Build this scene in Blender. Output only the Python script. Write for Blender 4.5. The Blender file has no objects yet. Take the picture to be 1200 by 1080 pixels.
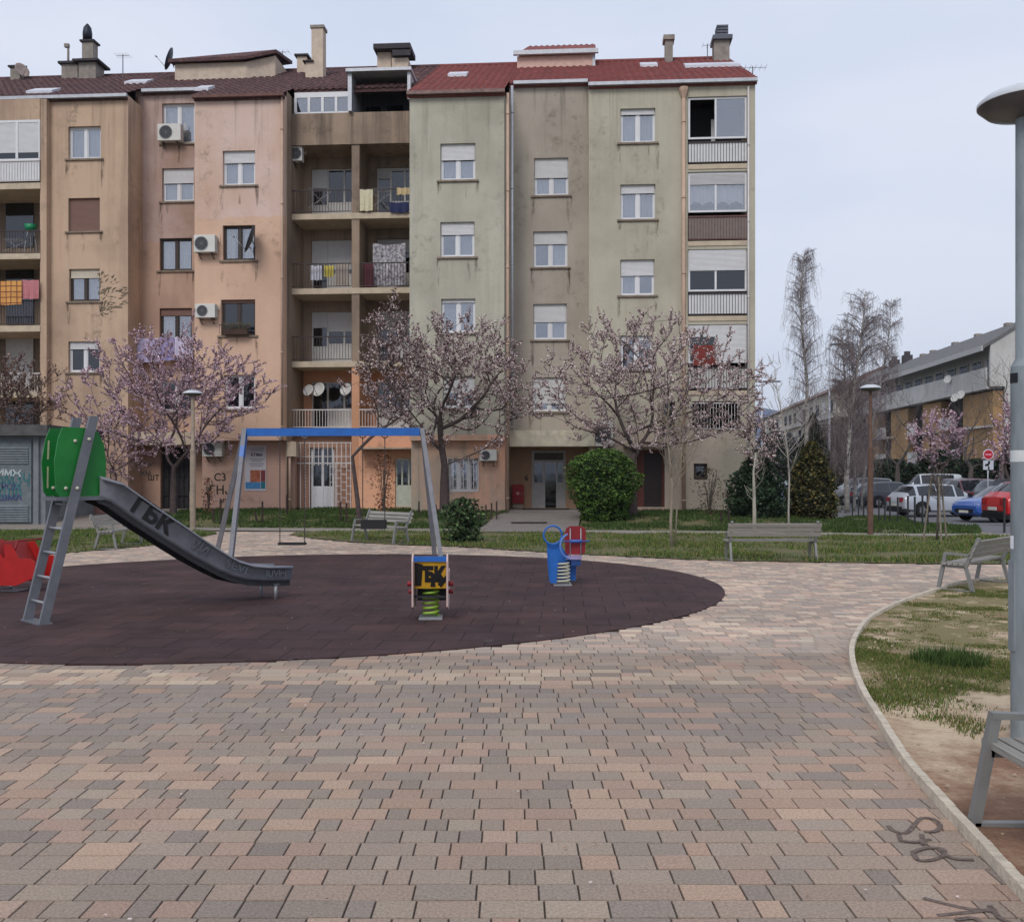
import bpy, bmesh, math, random
from mathutils import Vector, Matrix, noise
from mathutils.geometry import delaunay_2d_cdt
R = math.radians
sc = bpy.context.scene
C = sc.collection
F, H, V0 = 1150.0, 1.65, 553.0            # focal length in pixels, eye height, horizon row of the photograph

# ---------------------------------------------------------------- camera, light, exposure
cam = bpy.data.objects.new('camera', bpy.data.cameras.new('camera')); C.objects.link(cam)
cam.location = (0, 0, H); cam.rotation_euler = (R(90), 0, 0)
cam.data.sensor_width = 36; cam.data.lens = 36*F/1200; cam.data.shift_y = 13/1200
cam.data.clip_end = 9000; cam.data.clip_start = 0.1
sc.camera = cam
SUN_EL, SUN_ROT = 42, 198
w = bpy.data.worlds.new('World'); sc.world = w; w.use_nodes = True
nt = w.node_tree; nt.nodes.clear()
def wn(t, **k):
    n = nt.nodes.new(t)
    for a, b in k.items(): setattr(n, a, b)
    return n
sky = wn('ShaderNodeTexSky', sky_type='NISHITA'); sky.sun_disc = False
sky.sun_elevation = R(SUN_EL); sky.sun_rotation = R(SUN_ROT); sky.dust_density = 3; sky.air_density = 1.2
tc = wn('ShaderNodeTexCoord'); mp = wn('ShaderNodeMapping'); mp.inputs['Scale'].default_value = (1, 1, 3.2)
nz = wn('ShaderNodeTexNoise'); nz.inputs['Scale'].default_value = 1.6; nz.inputs['Detail'].default_value = 5; nz.inputs['Roughness'].default_value = .5
cr = wn('ShaderNodeValToRGB')
cr.color_ramp.elements[0].position = .36; cr.color_ramp.elements[0].color = (5.9, 6.65, 8.3, 1)
cr.color_ramp.elements[1].position = .64; cr.color_ramp.elements[1].color = (7.3, 7.75, 8.9, 1)
mx = wn('ShaderNodeMix', data_type='RGBA'); mx.inputs['Factor'].default_value = .93
bg = wn('ShaderNodeBackground'); bg.inputs['Strength'].default_value = .105
ow = wn('ShaderNodeOutputWorld')
L = nt.links
L.new(tc.outputs['Generated'], mp.inputs['Vector']); L.new(mp.outputs[0], nz.inputs['Vector']); L.new(nz.outputs[0], cr.inputs[0])
L.new(sky.outputs[0], mx.inputs['A']); L.new(cr.outputs[0], mx.inputs['B']); L.new(mx.outputs['Result'], bg.inputs['Color']); L.new(bg.outputs[0], ow.inputs[0])
sl = bpy.data.lights.new('sun', 'SUN'); sl.energy = 1.5; sl.angle = R(22); sl.color = (1, .96, .9)
sun = bpy.data.objects.new('sun', sl); C.objects.link(sun)
az = R(SUN_ROT)                              # direction the sun stands in, clockwise from +Y
sd = Vector((math.sin(az)*math.cos(R(SUN_EL)), math.cos(az)*math.cos(R(SUN_EL)), math.sin(R(SUN_EL))))
sun.rotation_euler = sd.to_track_quat('Z', 'Y').to_euler(); sun.location = sd*60
sc.view_settings.view_transform = 'Standard'; sc.view_settings.look = 'None'
sc.view_settings.exposure = .06; sc.view_settings.gamma = 1

# ---------------------------------------------------------------- helpers
def ss(a, b, x):
    t = min(1, max(0, (x-a)/(b-a))); return t*t*(3-2*t)
def gz(x, y):
    up = ss(29.0, 32.5, y)*(1-ss(8, 12, x))*.2
    dn = ss(29.5, 38, y)*ss(8, 13, x)*.36
    return up-dn
def G(u, v, z=None):
    """ground point seen at photo pixel u,v"""
    zz = 0 if z is None else z
    for _ in range(6):
        Y = F*(H-zz)/(v-V0); X = (u-600)/F*Y
        if z is None: zz = .5*zz+.5*gz(X, Y)
    return Vector((X, Y, zz))
def P(u, v, Y): return Vector(((u-600)/F*Y, Y, H-(v-V0)*Y/F))

def lin(c):
    return tuple(((x/255)/12.92 if x/255 <= .04045 else ((x/255+.055)/1.055)**2.4) for x in c)

class MB:
    def __init__(s): s.v = []; s.f = []; s.m = []; s.col = None
    def add(s, vs, fs, mi=0):
        b = len(s.v); s.v += [tuple(p) for p in vs]
        for f in fs: s.f.append(tuple(b+i for i in f)); s.m.append(mi)
    def box(s, x0, x1, y0, y1, z0, z1, mi=0, M=None):
        vs = [Vector((x, y, z)) for x in (x0, x1) for y in (y0, y1) for z in (z0, z1)]
        if M: vs = [M @ p for p in vs]
        s.add(vs, [(0,1,3,2), (4,6,7,5), (0,4,5,1), (2,3,7,6), (0,2,6,4), (1,5,7,3)], mi)
    def beam(s, a, b, w, d, up=(0,0,1), mi=0):
        """box section from a to b; w across, d along 'up' side"""
        a = Vector(a); b = Vector(b); t = (b-a).normalized(); up = Vector(up)
        sx = t.cross(up)
        if sx.length < 1e-4: sx = t.cross(Vector((1,0,0)))
        sx.normalize(); sy = sx.cross(t)
        vs = [p+sx*(i*w/2)+sy*(j*d/2) for p in (a, b) for i in (-1, 1) for j in (-1, 1)]
        s.add(vs, [(0,2,3,1), (4,5,7,6), (0,1,5,4), (2,6,7,3), (0,4,6,2), (1,3,7,5)], mi)
    def tube(s, pts, rs, n=8, cap=True, mi=0):
        pts = [Vector(p) for p in pts]
        if not hasattr(rs, '__len__'): rs = [rs]*len(pts)
        vs = []; prev = None
        for i, p in enumerate(pts):
            t = (pts[min(i+1, len(pts)-1)]-pts[max(i-1, 0)])
            if t.length < 1e-9: t = Vector((0,0,1))
            t.normalize()
            if prev is None:
                a = Vector((0,0,1)) if abs(t.z) < .9 else Vector((1,0,0)); u = t.cross(a).normalized()
            else: u = (prev-t*prev.dot(t)).normalized()
            prev = u; q = t.cross(u)
            vs += [p+(u*math.cos(2*math.pi*k/n)+q*math.sin(2*math.pi*k/n))*rs[i] for k in range(n)]
        fs = [(i*n+k, i*n+(k+1) % n, (i+1)*n+(k+1) % n, (i+1)*n+k) for i in range(len(pts)-1) for k in range(n)]
        if cap: fs += [tuple(range(n))[::-1], tuple((len(pts)-1)*n+k for k in range(n))]
        s.add(vs, fs, mi)
    def lathe(s, prof, c=(0,0,0), n=24, axis='z', mi=0):
        c = Vector(c); vs = []
        for r, z in prof:
            for k in range(n):
                a = 2*math.pi*k/n; x, y = r*math.cos(a), r*math.sin(a)
                vs.append(c+(Vector((x, y, z)) if axis == 'z' else Vector((z, x, y)) if axis == 'x' else Vector((x, z, y))))
        s.add(vs, [(i*n+k, i*n+(k+1) % n, (i+1)*n+(k+1) % n, (i+1)*n+k) for i in range(len(prof)-1) for k in range(n)], mi)
    def prism(s, poly, vec, mi=0):
        """closed solid: polygon (3d points) swept along vec"""
        a = [Vector(p) for p in poly]; vec = Vector(vec); n = len(a)
        s.add(a+[p+vec for p in a], [tuple(range(n)), tuple(range(2*n-1, n-1, -1))]+[(k, n+k, n+(k+1) % n, (k+1) % n) for k in range(n)], mi)
    def quad(s, a, b, c, d, mi=0): s.add([a, b, c, d], [(0,1,2,3)], mi)
    def xf(s, M): s.v = [tuple(M @ Vector(p)) for p in s.v]; return s

def obj(name, mb, mats, parent=None, smooth=False, recalc=True, auto=None):
    me = bpy.data.meshes.new(name); me.from_pydata(mb.v, [], mb.f)
    if not isinstance(mats, (list, tuple)): mats = [mats]
    for m in mats: me.materials.append(m)
    if any(mb.m): me.polygons.foreach_set('material_index', mb.m)
    if recalc:
        bm = bmesh.new(); bm.from_mesh(me); bmesh.ops.recalc_face_normals(bm, faces=bm.faces); bm.to_mesh(me); bm.free()
    if mb.col:
        at = me.color_attributes.new('Col', 'FLOAT_COLOR', 'POINT')
        at.data.foreach_set('color', [x for c in mb.col for x in (*c, 1)])
    if smooth:
        me.polygons.foreach_set('use_smooth', [True]*len(me.polygons))
        if auto is not None: me.set_sharp_from_angle(angle=R(auto))
    me.update()
    o = bpy.data.objects.new(name, me); C.objects.link(o)
    if parent: o.parent = parent
    return o
def tag(o, label=None, cat=None, group=None, kind=None):
    for k, v in (('label', label), ('category', cat), ('group', group), ('kind', kind)):
        if v: o[k] = v
    return o
def thing(name, label, cat, loc=(0,0,0), rz=0, group=None):
    o = bpy.data.objects.new(name, None); C.objects.link(o); o.empty_display_size = .2
    o.location = loc; o.rotation_euler = (0, 0, rz)
    return tag(o, label, cat, group)
def dup(o, loc=None, rz=None, label=None, sc_=None, parent=None):
    r = o.copy(); C.objects.link(r)
    if parent: r.parent = parent
    if loc is not None: r.location = loc
    if rz is not None: r.rotation_euler = (0, 0, rz)
    if sc_ is not None: r.scale = (sc_,)*3
    if label: r['label'] = label
    for ch in list(o.children): dup(ch, parent=r)
    return r

_mc = {}
def mat(name, col, rough=.8, metal=0, var=.15, scale=6, bump=0, bscale=40, spec=.4, stretch=(1,1,1), col2=None, coords='Object', emit=0):
    """procedural principled material: colour varied by two noises, optional bump. col in sRGB 0-255"""
    if name in _mc: return _mc[name]
    m = bpy.data.materials.new(name); m.use_nodes = True; n = m.node_tree; b = n.nodes['Principled BSDF']
    c = lin(col); c2 = lin(col2) if col2 else tuple(x*(1-var) for x in c); c1 = c if col2 else tuple(min(1, x*(1+var)) for x in c)
    t = n.nodes.new('ShaderNodeTexCoord'); mpn = n.nodes.new('ShaderNodeMapping'); mpn.inputs['Scale'].default_value = stretch
    nn = n.nodes.new('ShaderNodeTexNoise'); nn.inputs['Scale'].default_value = scale; nn.inputs['Detail'].default_value = 6; nn.inputs['Roughness'].default_value = .65
    r = n.nodes.new('ShaderNodeValToRGB'); r.color_ramp.elements[0].position = .32; r.color_ramp.elements[1].position = .68
    r.color_ramp.elements[0].color = (*c2, 1); r.color_ramp.elements[1].color = (*c1, 1)
    n.links.new(t.outputs[coords], mpn.inputs[0]); n.links.new(mpn.outputs[0], nn.inputs['Vector']); n.links.new(nn.outputs[0], r.inputs[0])
    n.links.new(r.outputs[0], b.inputs['Base Color'])
    b.inputs['Roughness'].default_value = rough; b.inputs['Metallic'].default_value = metal; b.inputs['Specular IOR Level'].default_value = spec
    if bump:
        n2 = n.nodes.new('ShaderNodeTexNoise'); n2.inputs['Scale'].default_value = bscale; n2.inputs['Detail'].default_value = 4
        bp = n.nodes.new('ShaderNodeBump'); bp.inputs['Strength'].default_value = bump; bp.inputs['Distance'].default_value = .02
        n.links.new(mpn.outputs[0], n2.inputs['Vector']); n.links.new(n2.outputs[0], bp.inputs['Height']); n.links.new(bp.outputs[0], b.inputs['Normal'])
    _mc[name] = m
    return m
def vcmat(name, rough=.85, nscale=60, nvar=.25, bump=.3, spec=.3, trans=0):
    """colour from the 'Col' attribute times fine noise"""
    m = bpy.data.materials.new(name); m.use_nodes = True; n = m.node_tree; b = n.nodes['Principled BSDF']
    a = n.nodes.new('ShaderNodeAttribute'); a.attribute_name = 'Col'
    t = n.nodes.new('ShaderNodeTexCoord'); nn = n.nodes.new('ShaderNodeTexNoise'); nn.inputs['Scale'].default_value = nscale; nn.inputs['Detail'].default_value = 5
    mr = n.nodes.new('ShaderNodeMapRange'); mr.inputs['From Min'].default_value = .25; mr.inputs['From Max'].default_value = .75
    mr.inputs['To Min'].default_value = 1-nvar; mr.inputs['To Max'].default_value = 1+nvar
    mu = n.nodes.new('ShaderNodeVectorMath'); mu.operation = 'SCALE'
    n.links.new(t.outputs['Object'], nn.inputs['Vector']); n.links.new(nn.outputs[0], mr.inputs[0])
    n.links.new(a.outputs['Color'], mu.inputs[0]); n.links.new(mr.outputs[0], mu.inputs['Scale']); n.links.new(mu.outputs[0], b.inputs['Base Color'])
    b.inputs['Roughness'].default_value = rough; b.inputs['Specular IOR Level'].default_value = spec
    if bump:
        bp = n.nodes.new('ShaderNodeBump'); bp.inputs['Strength'].default_value = bump; bp.inputs['Distance'].default_value = .01
        n.links.new(nn.outputs[0], bp.inputs['Height']); n.links.new(bp.outputs[0], b.inputs['Normal'])
    return m
def glassmat(name, tint=(40,50,60), refl=.35, op=.5):
    m = bpy.data.materials.new(name); m.use_nodes = True; n = m.node_tree; n.nodes.clear()
    o = n.nodes.new('ShaderNodeOutputMaterial'); g = n.nodes.new('ShaderNodeBsdfGlossy'); g.inputs['Roughness'].default_value = .04
    g.inputs['Color'].default_value = (.9, .93, 1, 1)
    tr = n.nodes.new('ShaderNodeBsdfTransparent'); df = n.nodes.new('ShaderNodeBsdfDiffuse'); df.inputs['Color'].default_value = (*lin(tint), 1)
    m1 = n.nodes.new('ShaderNodeMixShader'); m1.inputs[0].default_value = op; m2 = n.nodes.new('ShaderNodeMixShader'); m2.inputs[0].default_value = refl
    nz_ = n.nodes.new('ShaderNodeTexNoise'); nz_.inputs['Scale'].default_value = 1.2; bp = n.nodes.new('ShaderNodeBump'); bp.inputs['Strength'].default_value = .06; bp.inputs['Distance'].default_value = .1
    n.links.new(nz_.outputs[0], bp.inputs['Height']); n.links.new(bp.outputs[0], g.inputs['Normal'])
    n.links.new(tr.outputs[0], m1.inputs[1]); n.links.new(df.outputs[0], m1.inputs[2]); n.links.new(m1.outputs[0], m2.inputs[1]); n.links.new(g.outputs[0], m2.inputs[2]); n.links.new(m2.outputs[0], o.inputs[0])
    return m
_tc = {}
def text_mb(s, size, depth=.004, bold=0.0):
    """text as mesh builder in the XZ plane, centred at origin, facing -Y"""
    cu = bpy.data.curves.new('lettering', 'FONT'); cu.body = s; cu.size = size; cu.extrude = depth/2; cu.offset = bold
    cu.align_x = 'CENTER'; cu.align_y = 'CENTER'; cu.resolution_u = 3
    o = bpy.data.objects.new('lettering', cu); C.objects.link(o)
    dg = bpy.context.evaluated_depsgraph_get(); me = bpy.data.meshes.new_from_object(o.evaluated_get(dg))
    mb = MB(); mb.add([(v.co.x, -v.co.z, v.co.y) for v in me.vertices], [tuple(p.vertices) for p in me.polygons])
    bpy.data.objects.remove(o); bpy.data.curves.remove(cu); bpy.data.meshes.remove(me)
    return mb
def inpoly(x, y, poly):
    r = False; j = len(poly)-1
    for i in range(len(poly)):
        xi, yi = poly[i][0], poly[i][1]; xj, yj = poly[j][0], poly[j][1]
        if (yi > y) != (yj > y) and x < (xj-xi)*(y-yi)/(yj-yi)+xi: r = not r
        j = i
    return r
def sheet_mb(poly, dz, step=1.0, jitter=0.0):
    """triangulated sheet following the terrain inside a ground polygon"""
    pts = []
    n = len(poly)
    for i in range(n):
        a = Vector((poly[i][0], poly[i][1])); b = Vector((poly[(i+1) % n][0], poly[(i+1) % n][1]))
        k = max(1, min(60, int((b-a).length/step)))
        pts += [a.lerp(b, j/k) for j in range(k)]
    nb = len(pts)
    x0 = min(p.x for p in pts); x1 = max(p.x for p in pts); y0 = min(p.y for p in pts); y1 = max(p.y for p in pts)
    inner = []
    y = y0+step/2
    while y < y1:
        x = x0+step/2
        while x < x1:
            if inpoly(x, y, pts): inner.append(Vector((x, y)))
            x += step
        y += step
    vs, es, fs, *_ = delaunay_2d_cdt(pts+inner, [], [list(range(nb))], 1, 1e-5)
    mb = MB(); mb.add([(p.x, p.y, gz(p.x, p.y)+dz+(noise.noise(Vector((p.x*1.3, p.y*1.3, 0)))*jitter if jitter else 0)) for p in vs], [tuple(f) for f in fs])
    return mb
def up_normals(o):
    me = o.data
    bm = bmesh.new(); bm.from_mesh(me)
    for f in bm.faces:
        if f.normal.z < 0: f.normal_flip()
    bm.to_mesh(me); bm.free(); return o
# ---------------------------------------------------------------- ground, paving, lawns
rnd = random.Random(7)
ELC = Vector((-3.02, 14.02)); ELA = Vector((.9127, .4087)); ELB = Vector((-.4087, .9127)); RA, RB = 6.14, 5.50
def in_el(x, y, g=0):
    d = Vector((x, y))-ELC
    return (d.dot(ELA)/(RA+g))**2+(d.dot(ELB)/(RB+g))**2 < 1
def GP(l): return [tuple(G(u, v)[:2]) for u, v in l]
path_lo = [(-80,620.6),(150,621),(300,622),(560,624),(840,625.5),(1040,628),(1200,628.5),(1300,628.5)]
path_hi = [(1300,625.6),(1200,625.8),(1040,625.4),(840,622.6),(560,620.3),(300,618.6),(150,618),(-80,617.5)]
PATH = GP(path_lo+path_hi)
LAWN_MID = GP([(340,627),(366,631),(410,635),(478,639),(516,640),(545,641),(620,646),(690,650),(800,655.5),(850,657),(960,659),(1100,661),(1300,661.5),
               (1300,628.7),(1200,628.7),(1040,628.2),(840,625.7),(560,624.2),(450,623.2),(367,622.6),(345,624)])
LAWN_LEFT = GP([(-120,661),(0,654),(68,649),(181,639),(225,632),(255,625),(235,621.8),(150,621.2),(-120,620.9)])
kerb_px = [(1200,1049),(1147,991),(1104,944),(1063,897),(1034,850.6),(1010.6,812),(999,777),(1001,753),(1018,728),(1053,709),(1098,693),(1128,684),(1187,677),(1260,672)]
KERB = [Vector(G(u, v, 0)[:2]) for u, v in kerb_px]
KERB = [KERB[0]+(KERB[0]-KERB[1])*1.5]+KERB
def smooth_line(p, n=8):
    out = []
    for i in range(len(p)-1):
        a, b, c, d = p[max(i-1, 0)], p[i], p[i+1], p[min(i+2, len(p)-1)]
        for k in range(n):
            t = k/n
            out.append(.5*((2*b)+(c-a)*t+(2*a-5*b+4*c-d)*t*t+(3*b-a-3*c+d)*t**3))
    return out+[p[-1]]
KL = smooth_line(KERB)
PLANTER = [tuple(p) for p in KL]+[(13.5, KL[-1].y+.3), (13.5, 2.0), (KL[0].x+1.0, 2.0)]

# far ground to the horizon
mb = MB(); xs = [-3500,-800,-200,-60]+[-30+2.5*i for i in range(41)]+[90,200,500,1200,3500]; ys = [-200,-40,0,10,20]+[24+1.5*i for i in range(16)]+[60,80,130,250,500,1000,2000,4500]
for y in ys:
    for x in xs: mb.v.append((x, y, gz(x, y)-.05))
nx = len(xs)
for j in range(len(ys)-1):
    for i in range(nx-1): mb.f.append((j*nx+i, j*nx+i+1, (j+1)*nx+i+1, (j+1)*nx+i)); mb.m.append(0)
grass_soil = mat('grass_soil', (80,84,44), .95, scale=.8, var=.3, col2=(104,92,66), bump=.6, bscale=12)
up_normals(tag(obj('ground', mb, mat('ground_soil', (92,92,70), .95, scale=.3, var=.2, bump=.4, bscale=5)), kind='structure'))
# bedding under the pavers
joint = mat('joint_sand', (66,58,52), .95, scale=30, var=.3)
up_normals(tag(obj('paving_bed', sheet_mb([(-24,1.2),(24,1.2),(24,28.5),(-24,28.5)], -.007, 3), joint), kind='structure'))
# pavers, one small stone each
pal = [((122,115,109),3),((133,121,112),4),((146,128,116),4),((141,129,119),3),((160,131,117),2),((112,108,106),2),((150,138,124),2),((168,142,126),1)]
palw = [p for p, k in pal for _ in range(k)]
light = [(196,172,148),(182,160,140),(190,158,140),(172,158,142),(204,184,160)]
pink = [(168,136,118),(176,146,126),(158,130,114),(182,152,132)]
mb = MB(); mb.col = []
y = 2.6; row = 0; RW = .148
LAWNS = [LAWN_MID, LAWN_LEFT]
while y < 28.0:
    xm = .53*y+2.4; x = -xm-rnd.random()*.3
    while x < xm:
        ln = rnd.choice([.105,.157,.157,.245,.245]); cx = x+ln/2; cy = y+RW/2
        if not in_el(cx, cy, -.03) and not inpoly(cx-.12, cy+.08, PLANTER) and not any(inpoly(cx, cy, q) for q in LAWNS) and cy < 27.2:
            n1 = noise.noise(Vector((cx*.45, cy*.45, 3))); n2 = noise.noise(Vector((cx*1.6, cy*1.6, 9)))
            c = rnd.choice(palw)
            if 7.62 < cy < 8.2 and rnd.random() < .8: c = rnd.choice(light)
            elif 4.5 < cy < 5.7 and rnd.random() < .30+n1*.6: c = rnd.choice(pink)
            elif cy > 9.5 and rnd.random() < .3: c = rnd.choice(light)
            elif 6.2 < cy < 7.6 and rnd.random() < .4: c = (122,118,116)
            elif rnd.random() < .06: c = rnd.choice(pink)
            k = 1+n1*.16+n2*.10+rnd.uniform(-.06, .06)
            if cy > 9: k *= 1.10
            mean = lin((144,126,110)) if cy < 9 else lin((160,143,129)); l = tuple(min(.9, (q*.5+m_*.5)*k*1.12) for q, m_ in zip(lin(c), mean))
            g = .0017; a0, a1, b0, b1 = x+g, x+ln-g, y+g, y+RW-g; e = .003
            j = (noise.random()-.5)*.003; zt = [rnd.uniform(-.0012, .0012)+j for _ in range(4)]
            b = len(mb.v)
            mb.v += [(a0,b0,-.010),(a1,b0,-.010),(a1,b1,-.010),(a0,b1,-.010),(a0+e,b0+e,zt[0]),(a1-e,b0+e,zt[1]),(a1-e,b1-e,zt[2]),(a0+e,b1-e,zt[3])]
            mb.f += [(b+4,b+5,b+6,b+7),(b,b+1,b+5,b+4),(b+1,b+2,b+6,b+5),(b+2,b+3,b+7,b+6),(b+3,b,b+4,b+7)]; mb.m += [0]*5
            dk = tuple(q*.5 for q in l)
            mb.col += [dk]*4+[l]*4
        x += ln
    y += RW; row += 1
paver = vcmat('concrete_paver', .88, 85, .3, .35)
tag(obj('paving', mb, paver, recalc=False), kind='structure')
# faded black spray marks lying on the paving
spray = mat('black_spray', (74,64,60), .9, scale=45, col2=(124,108,98))
def spray_on_ground(name, strokes, w=.022):
    m = MB()
    for st in strokes:
        pts = smooth_line([Vector(G(u, v, 0)[:2]) for u, v in st], 5)
        for a, b in zip(pts[:-1], pts[1:]):
            d = (b-a); 
            if d.length < 1e-5: continue
            d.normalize(); nn_ = Vector((-d.y, d.x))*w/2; a2 = a-d*.004; b2 = b+d*.004
            zz = .0045+len(m.f)*.00001
            m.quad((*(a2+nn_), zz), (*(a2-nn_), zz), (*(b2-nn_), zz), (*(b2+nn_), zz))
    o = obj(name, m, spray, recalc=False); up_normals(o); return o
tag(spray_on_ground('pavement_graffiti', [[(1041,968),(1048,974),(1062,976),(1072,966),(1080,959),(1094,960),(1102,968),(1096,974),(1084,975)],
    [(1053,978),(1056,986)],[(1054,985),(1072,987),(1090,984)],[(1080,978),(1082,990)],
    [(1070,998),(1076,1008),(1092,1008),(1106,1002),(1104,995),(1086,994),(1072,998)],[(1100,996),(1116,1006),(1140,1008)]]),
    'dark sprayed letters fading on the paving beside the kerb', 'graffiti')
tag(spray_on_ground('pavement_graffiti', [[(1083,1053),(1110,1060),(1140,1066),(1166,1068)],[(1100,1073),(1130,1070),(1166,1066)],[(1160,1062),(1172,1076),(1190,1084)],[(1122,1078),(1140,1076),(1150,1082)]]),
    'sprayed strokes on the paving at the very bottom right corner', 'graffiti')
# rubber safety surface
m = bpy.data.materials.new('rubber_tiles'); m.use_nodes = True; n = m.node_tree; b = n.nodes['Principled BSDF']
t = n.nodes.new('ShaderNodeTexCoord'); mpn = n.nodes.new('ShaderNodeMapping'); mpn.inputs['Rotation'].default_value = (0,0,R(3))
bt = n.nodes.new('ShaderNodeTexBrick'); bt.offset = .5; bt.inputs['Scale'].default_value = 1; bt.inputs['Brick Width'].default_value = .5; bt.inputs['Row Height'].default_value = .5
bt.inputs['Mortar Size'].default_value = .006; bt.inputs['Mortar Smooth'].default_value = .3; bt.inputs['Bias'].default_value = 0
bt.inputs['Color1'].default_value = (*lin((72,52,51)), 1); bt.inputs['Color2'].default_value = (*lin((61,46,47)), 1); bt.inputs['Mortar'].default_value = (*lin((26,20,22)), 1)
nn = n.nodes.new('ShaderNodeTexNoise'); nn.inputs['Scale'].default_value = 1.1; nn.inputs['Detail'].default_value = 8; nn.inputs['Roughness'].default_value = .7
rr = n.nodes.new('ShaderNodeMapRange'); rr.inputs['From Min'].default_value = .3; rr.inputs['From Max'].default_value = .7; rr.inputs['To Min'].default_value = .6; rr.inputs['To Max'].default_value = 1.4
mu = n.nodes.new('ShaderNodeVectorMath'); mu.operation = 'SCALE'
nw = n.nodes.new('ShaderNodeTexNoise'); nw.inputs['Scale'].default_value = 3.2; nw.inputs['Detail'].default_value = 9; nw.inputs['Roughness'].default_value = .8
wr = n.nodes.new('ShaderNodeValToRGB'); wr.color_ramp.elements[0].position = .60; wr.color_ramp.elements[0].color = (0,0,0,1); wr.color_ramp.elements[1].position = .72; wr.color_ramp.elements[1].color = (.5,.5,.5,1)
mxx = n.nodes.new('ShaderNodeMix'); mxx.data_type = 'RGBA'; mxx.inputs['B'].default_value = (*lin((140,130,130)), 1)
n3 = n.nodes.new('ShaderNodeTexNoise'); n3.inputs['Scale'].default_value = 160
bp = n.nodes.new('ShaderNodeBump'); bp.inputs['Strength'].default_value = .5; bp.inputs['Distance'].default_value = .012
ad = n.nodes.new('ShaderNodeMath'); ad.operation = 'MULTIPLY_ADD'; ad.inputs[1].default_value = .12
iv = n.nodes.new('ShaderNodeMath'); iv.operation = 'SUBTRACT'; iv.inputs[0].default_value = 1
n.links.new(t.outputs['Object'], mpn.inputs[0])
for q in (bt, nn, n3, nw): n.links.new(mpn.outputs[0], q.inputs['Vector'])
n.links.new(nn.outputs[0], rr.inputs[0]); n.links.new(bt.outputs['Color'], mu.inputs[0]); n.links.new(rr.outputs[0], mu.inputs['Scale'])
n.links.new(nw.outputs[0], wr.inputs[0]); n.links.new(wr.outputs[0], mxx.inputs['Factor']); n.links.new(mu.outputs[0], mxx.inputs['A']); n.links.new(mxx.outputs['Result'], b.inputs['Base Color'])
n.links.new(bt.outputs['Fac'], iv.inputs[1]); n.links.new(n3.outputs[0], ad.inputs[0]); n.links.new(iv.outputs[0], ad.inputs[2]); n.links.new(ad.outputs[0], bp.inputs['Height']); n.links.new(bp.outputs[0], b.inputs['Normal'])
b.inputs['Roughness'].default_value = .9; b.inputs['Specular IOR Level'].default_value = .25
mb = MB(); N = 160
ring = [ELC+ELA*RA*math.cos(2*math.pi*k/N)+ELB*RB*math.sin(2*math.pi*k/N) for k in range(N)]
mb.add([(p.x, p.y, .012) for p in ring]+[(p.x, p.y, -.02) for p in ring], [tuple(range(N))]+[(k, N+k, N+(k+1) % N, (k+1) % N) for k in range(N)])
up_normals(tag(obj('rubber_surface', mb, m, recalc=False), kind='structure'))

# concrete walkways
conc = mat('walk_concrete', (150,142,132), .9, scale=2.5, var=.14, bump=.3, bscale=30, col2=(128,121,112))
up_normals(tag(obj('path', sheet_mb(PATH, .012, .8), conc), kind='structure'))
up_normals(tag(obj('entrance_path', sheet_mb(GP([(550,624.1),(674,624.4),(684,600),(596,600)]), .030, .7), mat('entrance_paving', (124,116,110), .9, scale=4, var=.15, bump=.3)), kind='structure'))
up_normals(tag(obj('side_pavement', sheet_mb([(-26,28.9),(-10.6,28.9),(-11.2,31.5),(-12.6,38.5),(-26,38.5)], .016, 1), mat('side_concrete', (138,128,118), .9, scale=2, var=.12, bump=.2)), kind='structure'))
# asphalt parking and road
ASPH = [tuple(G(u, v)[:2]) for u, v in [(870,603.5),(1000,604),(1030,604),(1044,604),(1058,606),(1080,611),(1112,615),(1146,616),(1153,624),(1200,628)]]+[(22,26.4),(60,26.4),(60,140),(8,140)]
up_normals(tag(obj('parking_road', sheet_mb(ASPH, .004, 3), mat('asphalt', (104,103,106), .92, scale=1.5, var=.12, bump=.4, bscale=60)), kind='structure'))
# lawns: soil sheets with blades growing on them
lawn_soil = mat('lawn_soil', (74,82,44), .95, scale=1.4, var=.3, col2=(108,98,66), bump=.8, bscale=14)
LAWN_BACK = [tuple(G(u, v)[:2]) for u, v in [(152,617.9),(300,618.5),(552,620.2),(596,602)]]+[(-.2,39),(-12.4,39.5)]
LAWN_BACK2 = [tuple(G(u, v)[:2]) for u, v in [(686,602),(676,621.3),(840,622.4),(1040,625.2),(1150,625.6),(1146,616.6),(1112,615.6),(1080,611.6),(1058,606.6),(1044,604.6),(1000,604.6),(872,604)]]+[(8.6,39),(2.6,39)]
for nm, poly, dz in (('lawn', LAWN_MID, .014), ('lawn', LAWN_LEFT, .014), ('lawn', LAWN_BACK, .010), ('lawn', LAWN_BACK2, .010)):
    up_normals(tag(obj(nm, sheet_mb(poly, dz, .6, .012), lawn_soil), kind='structure'))
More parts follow.
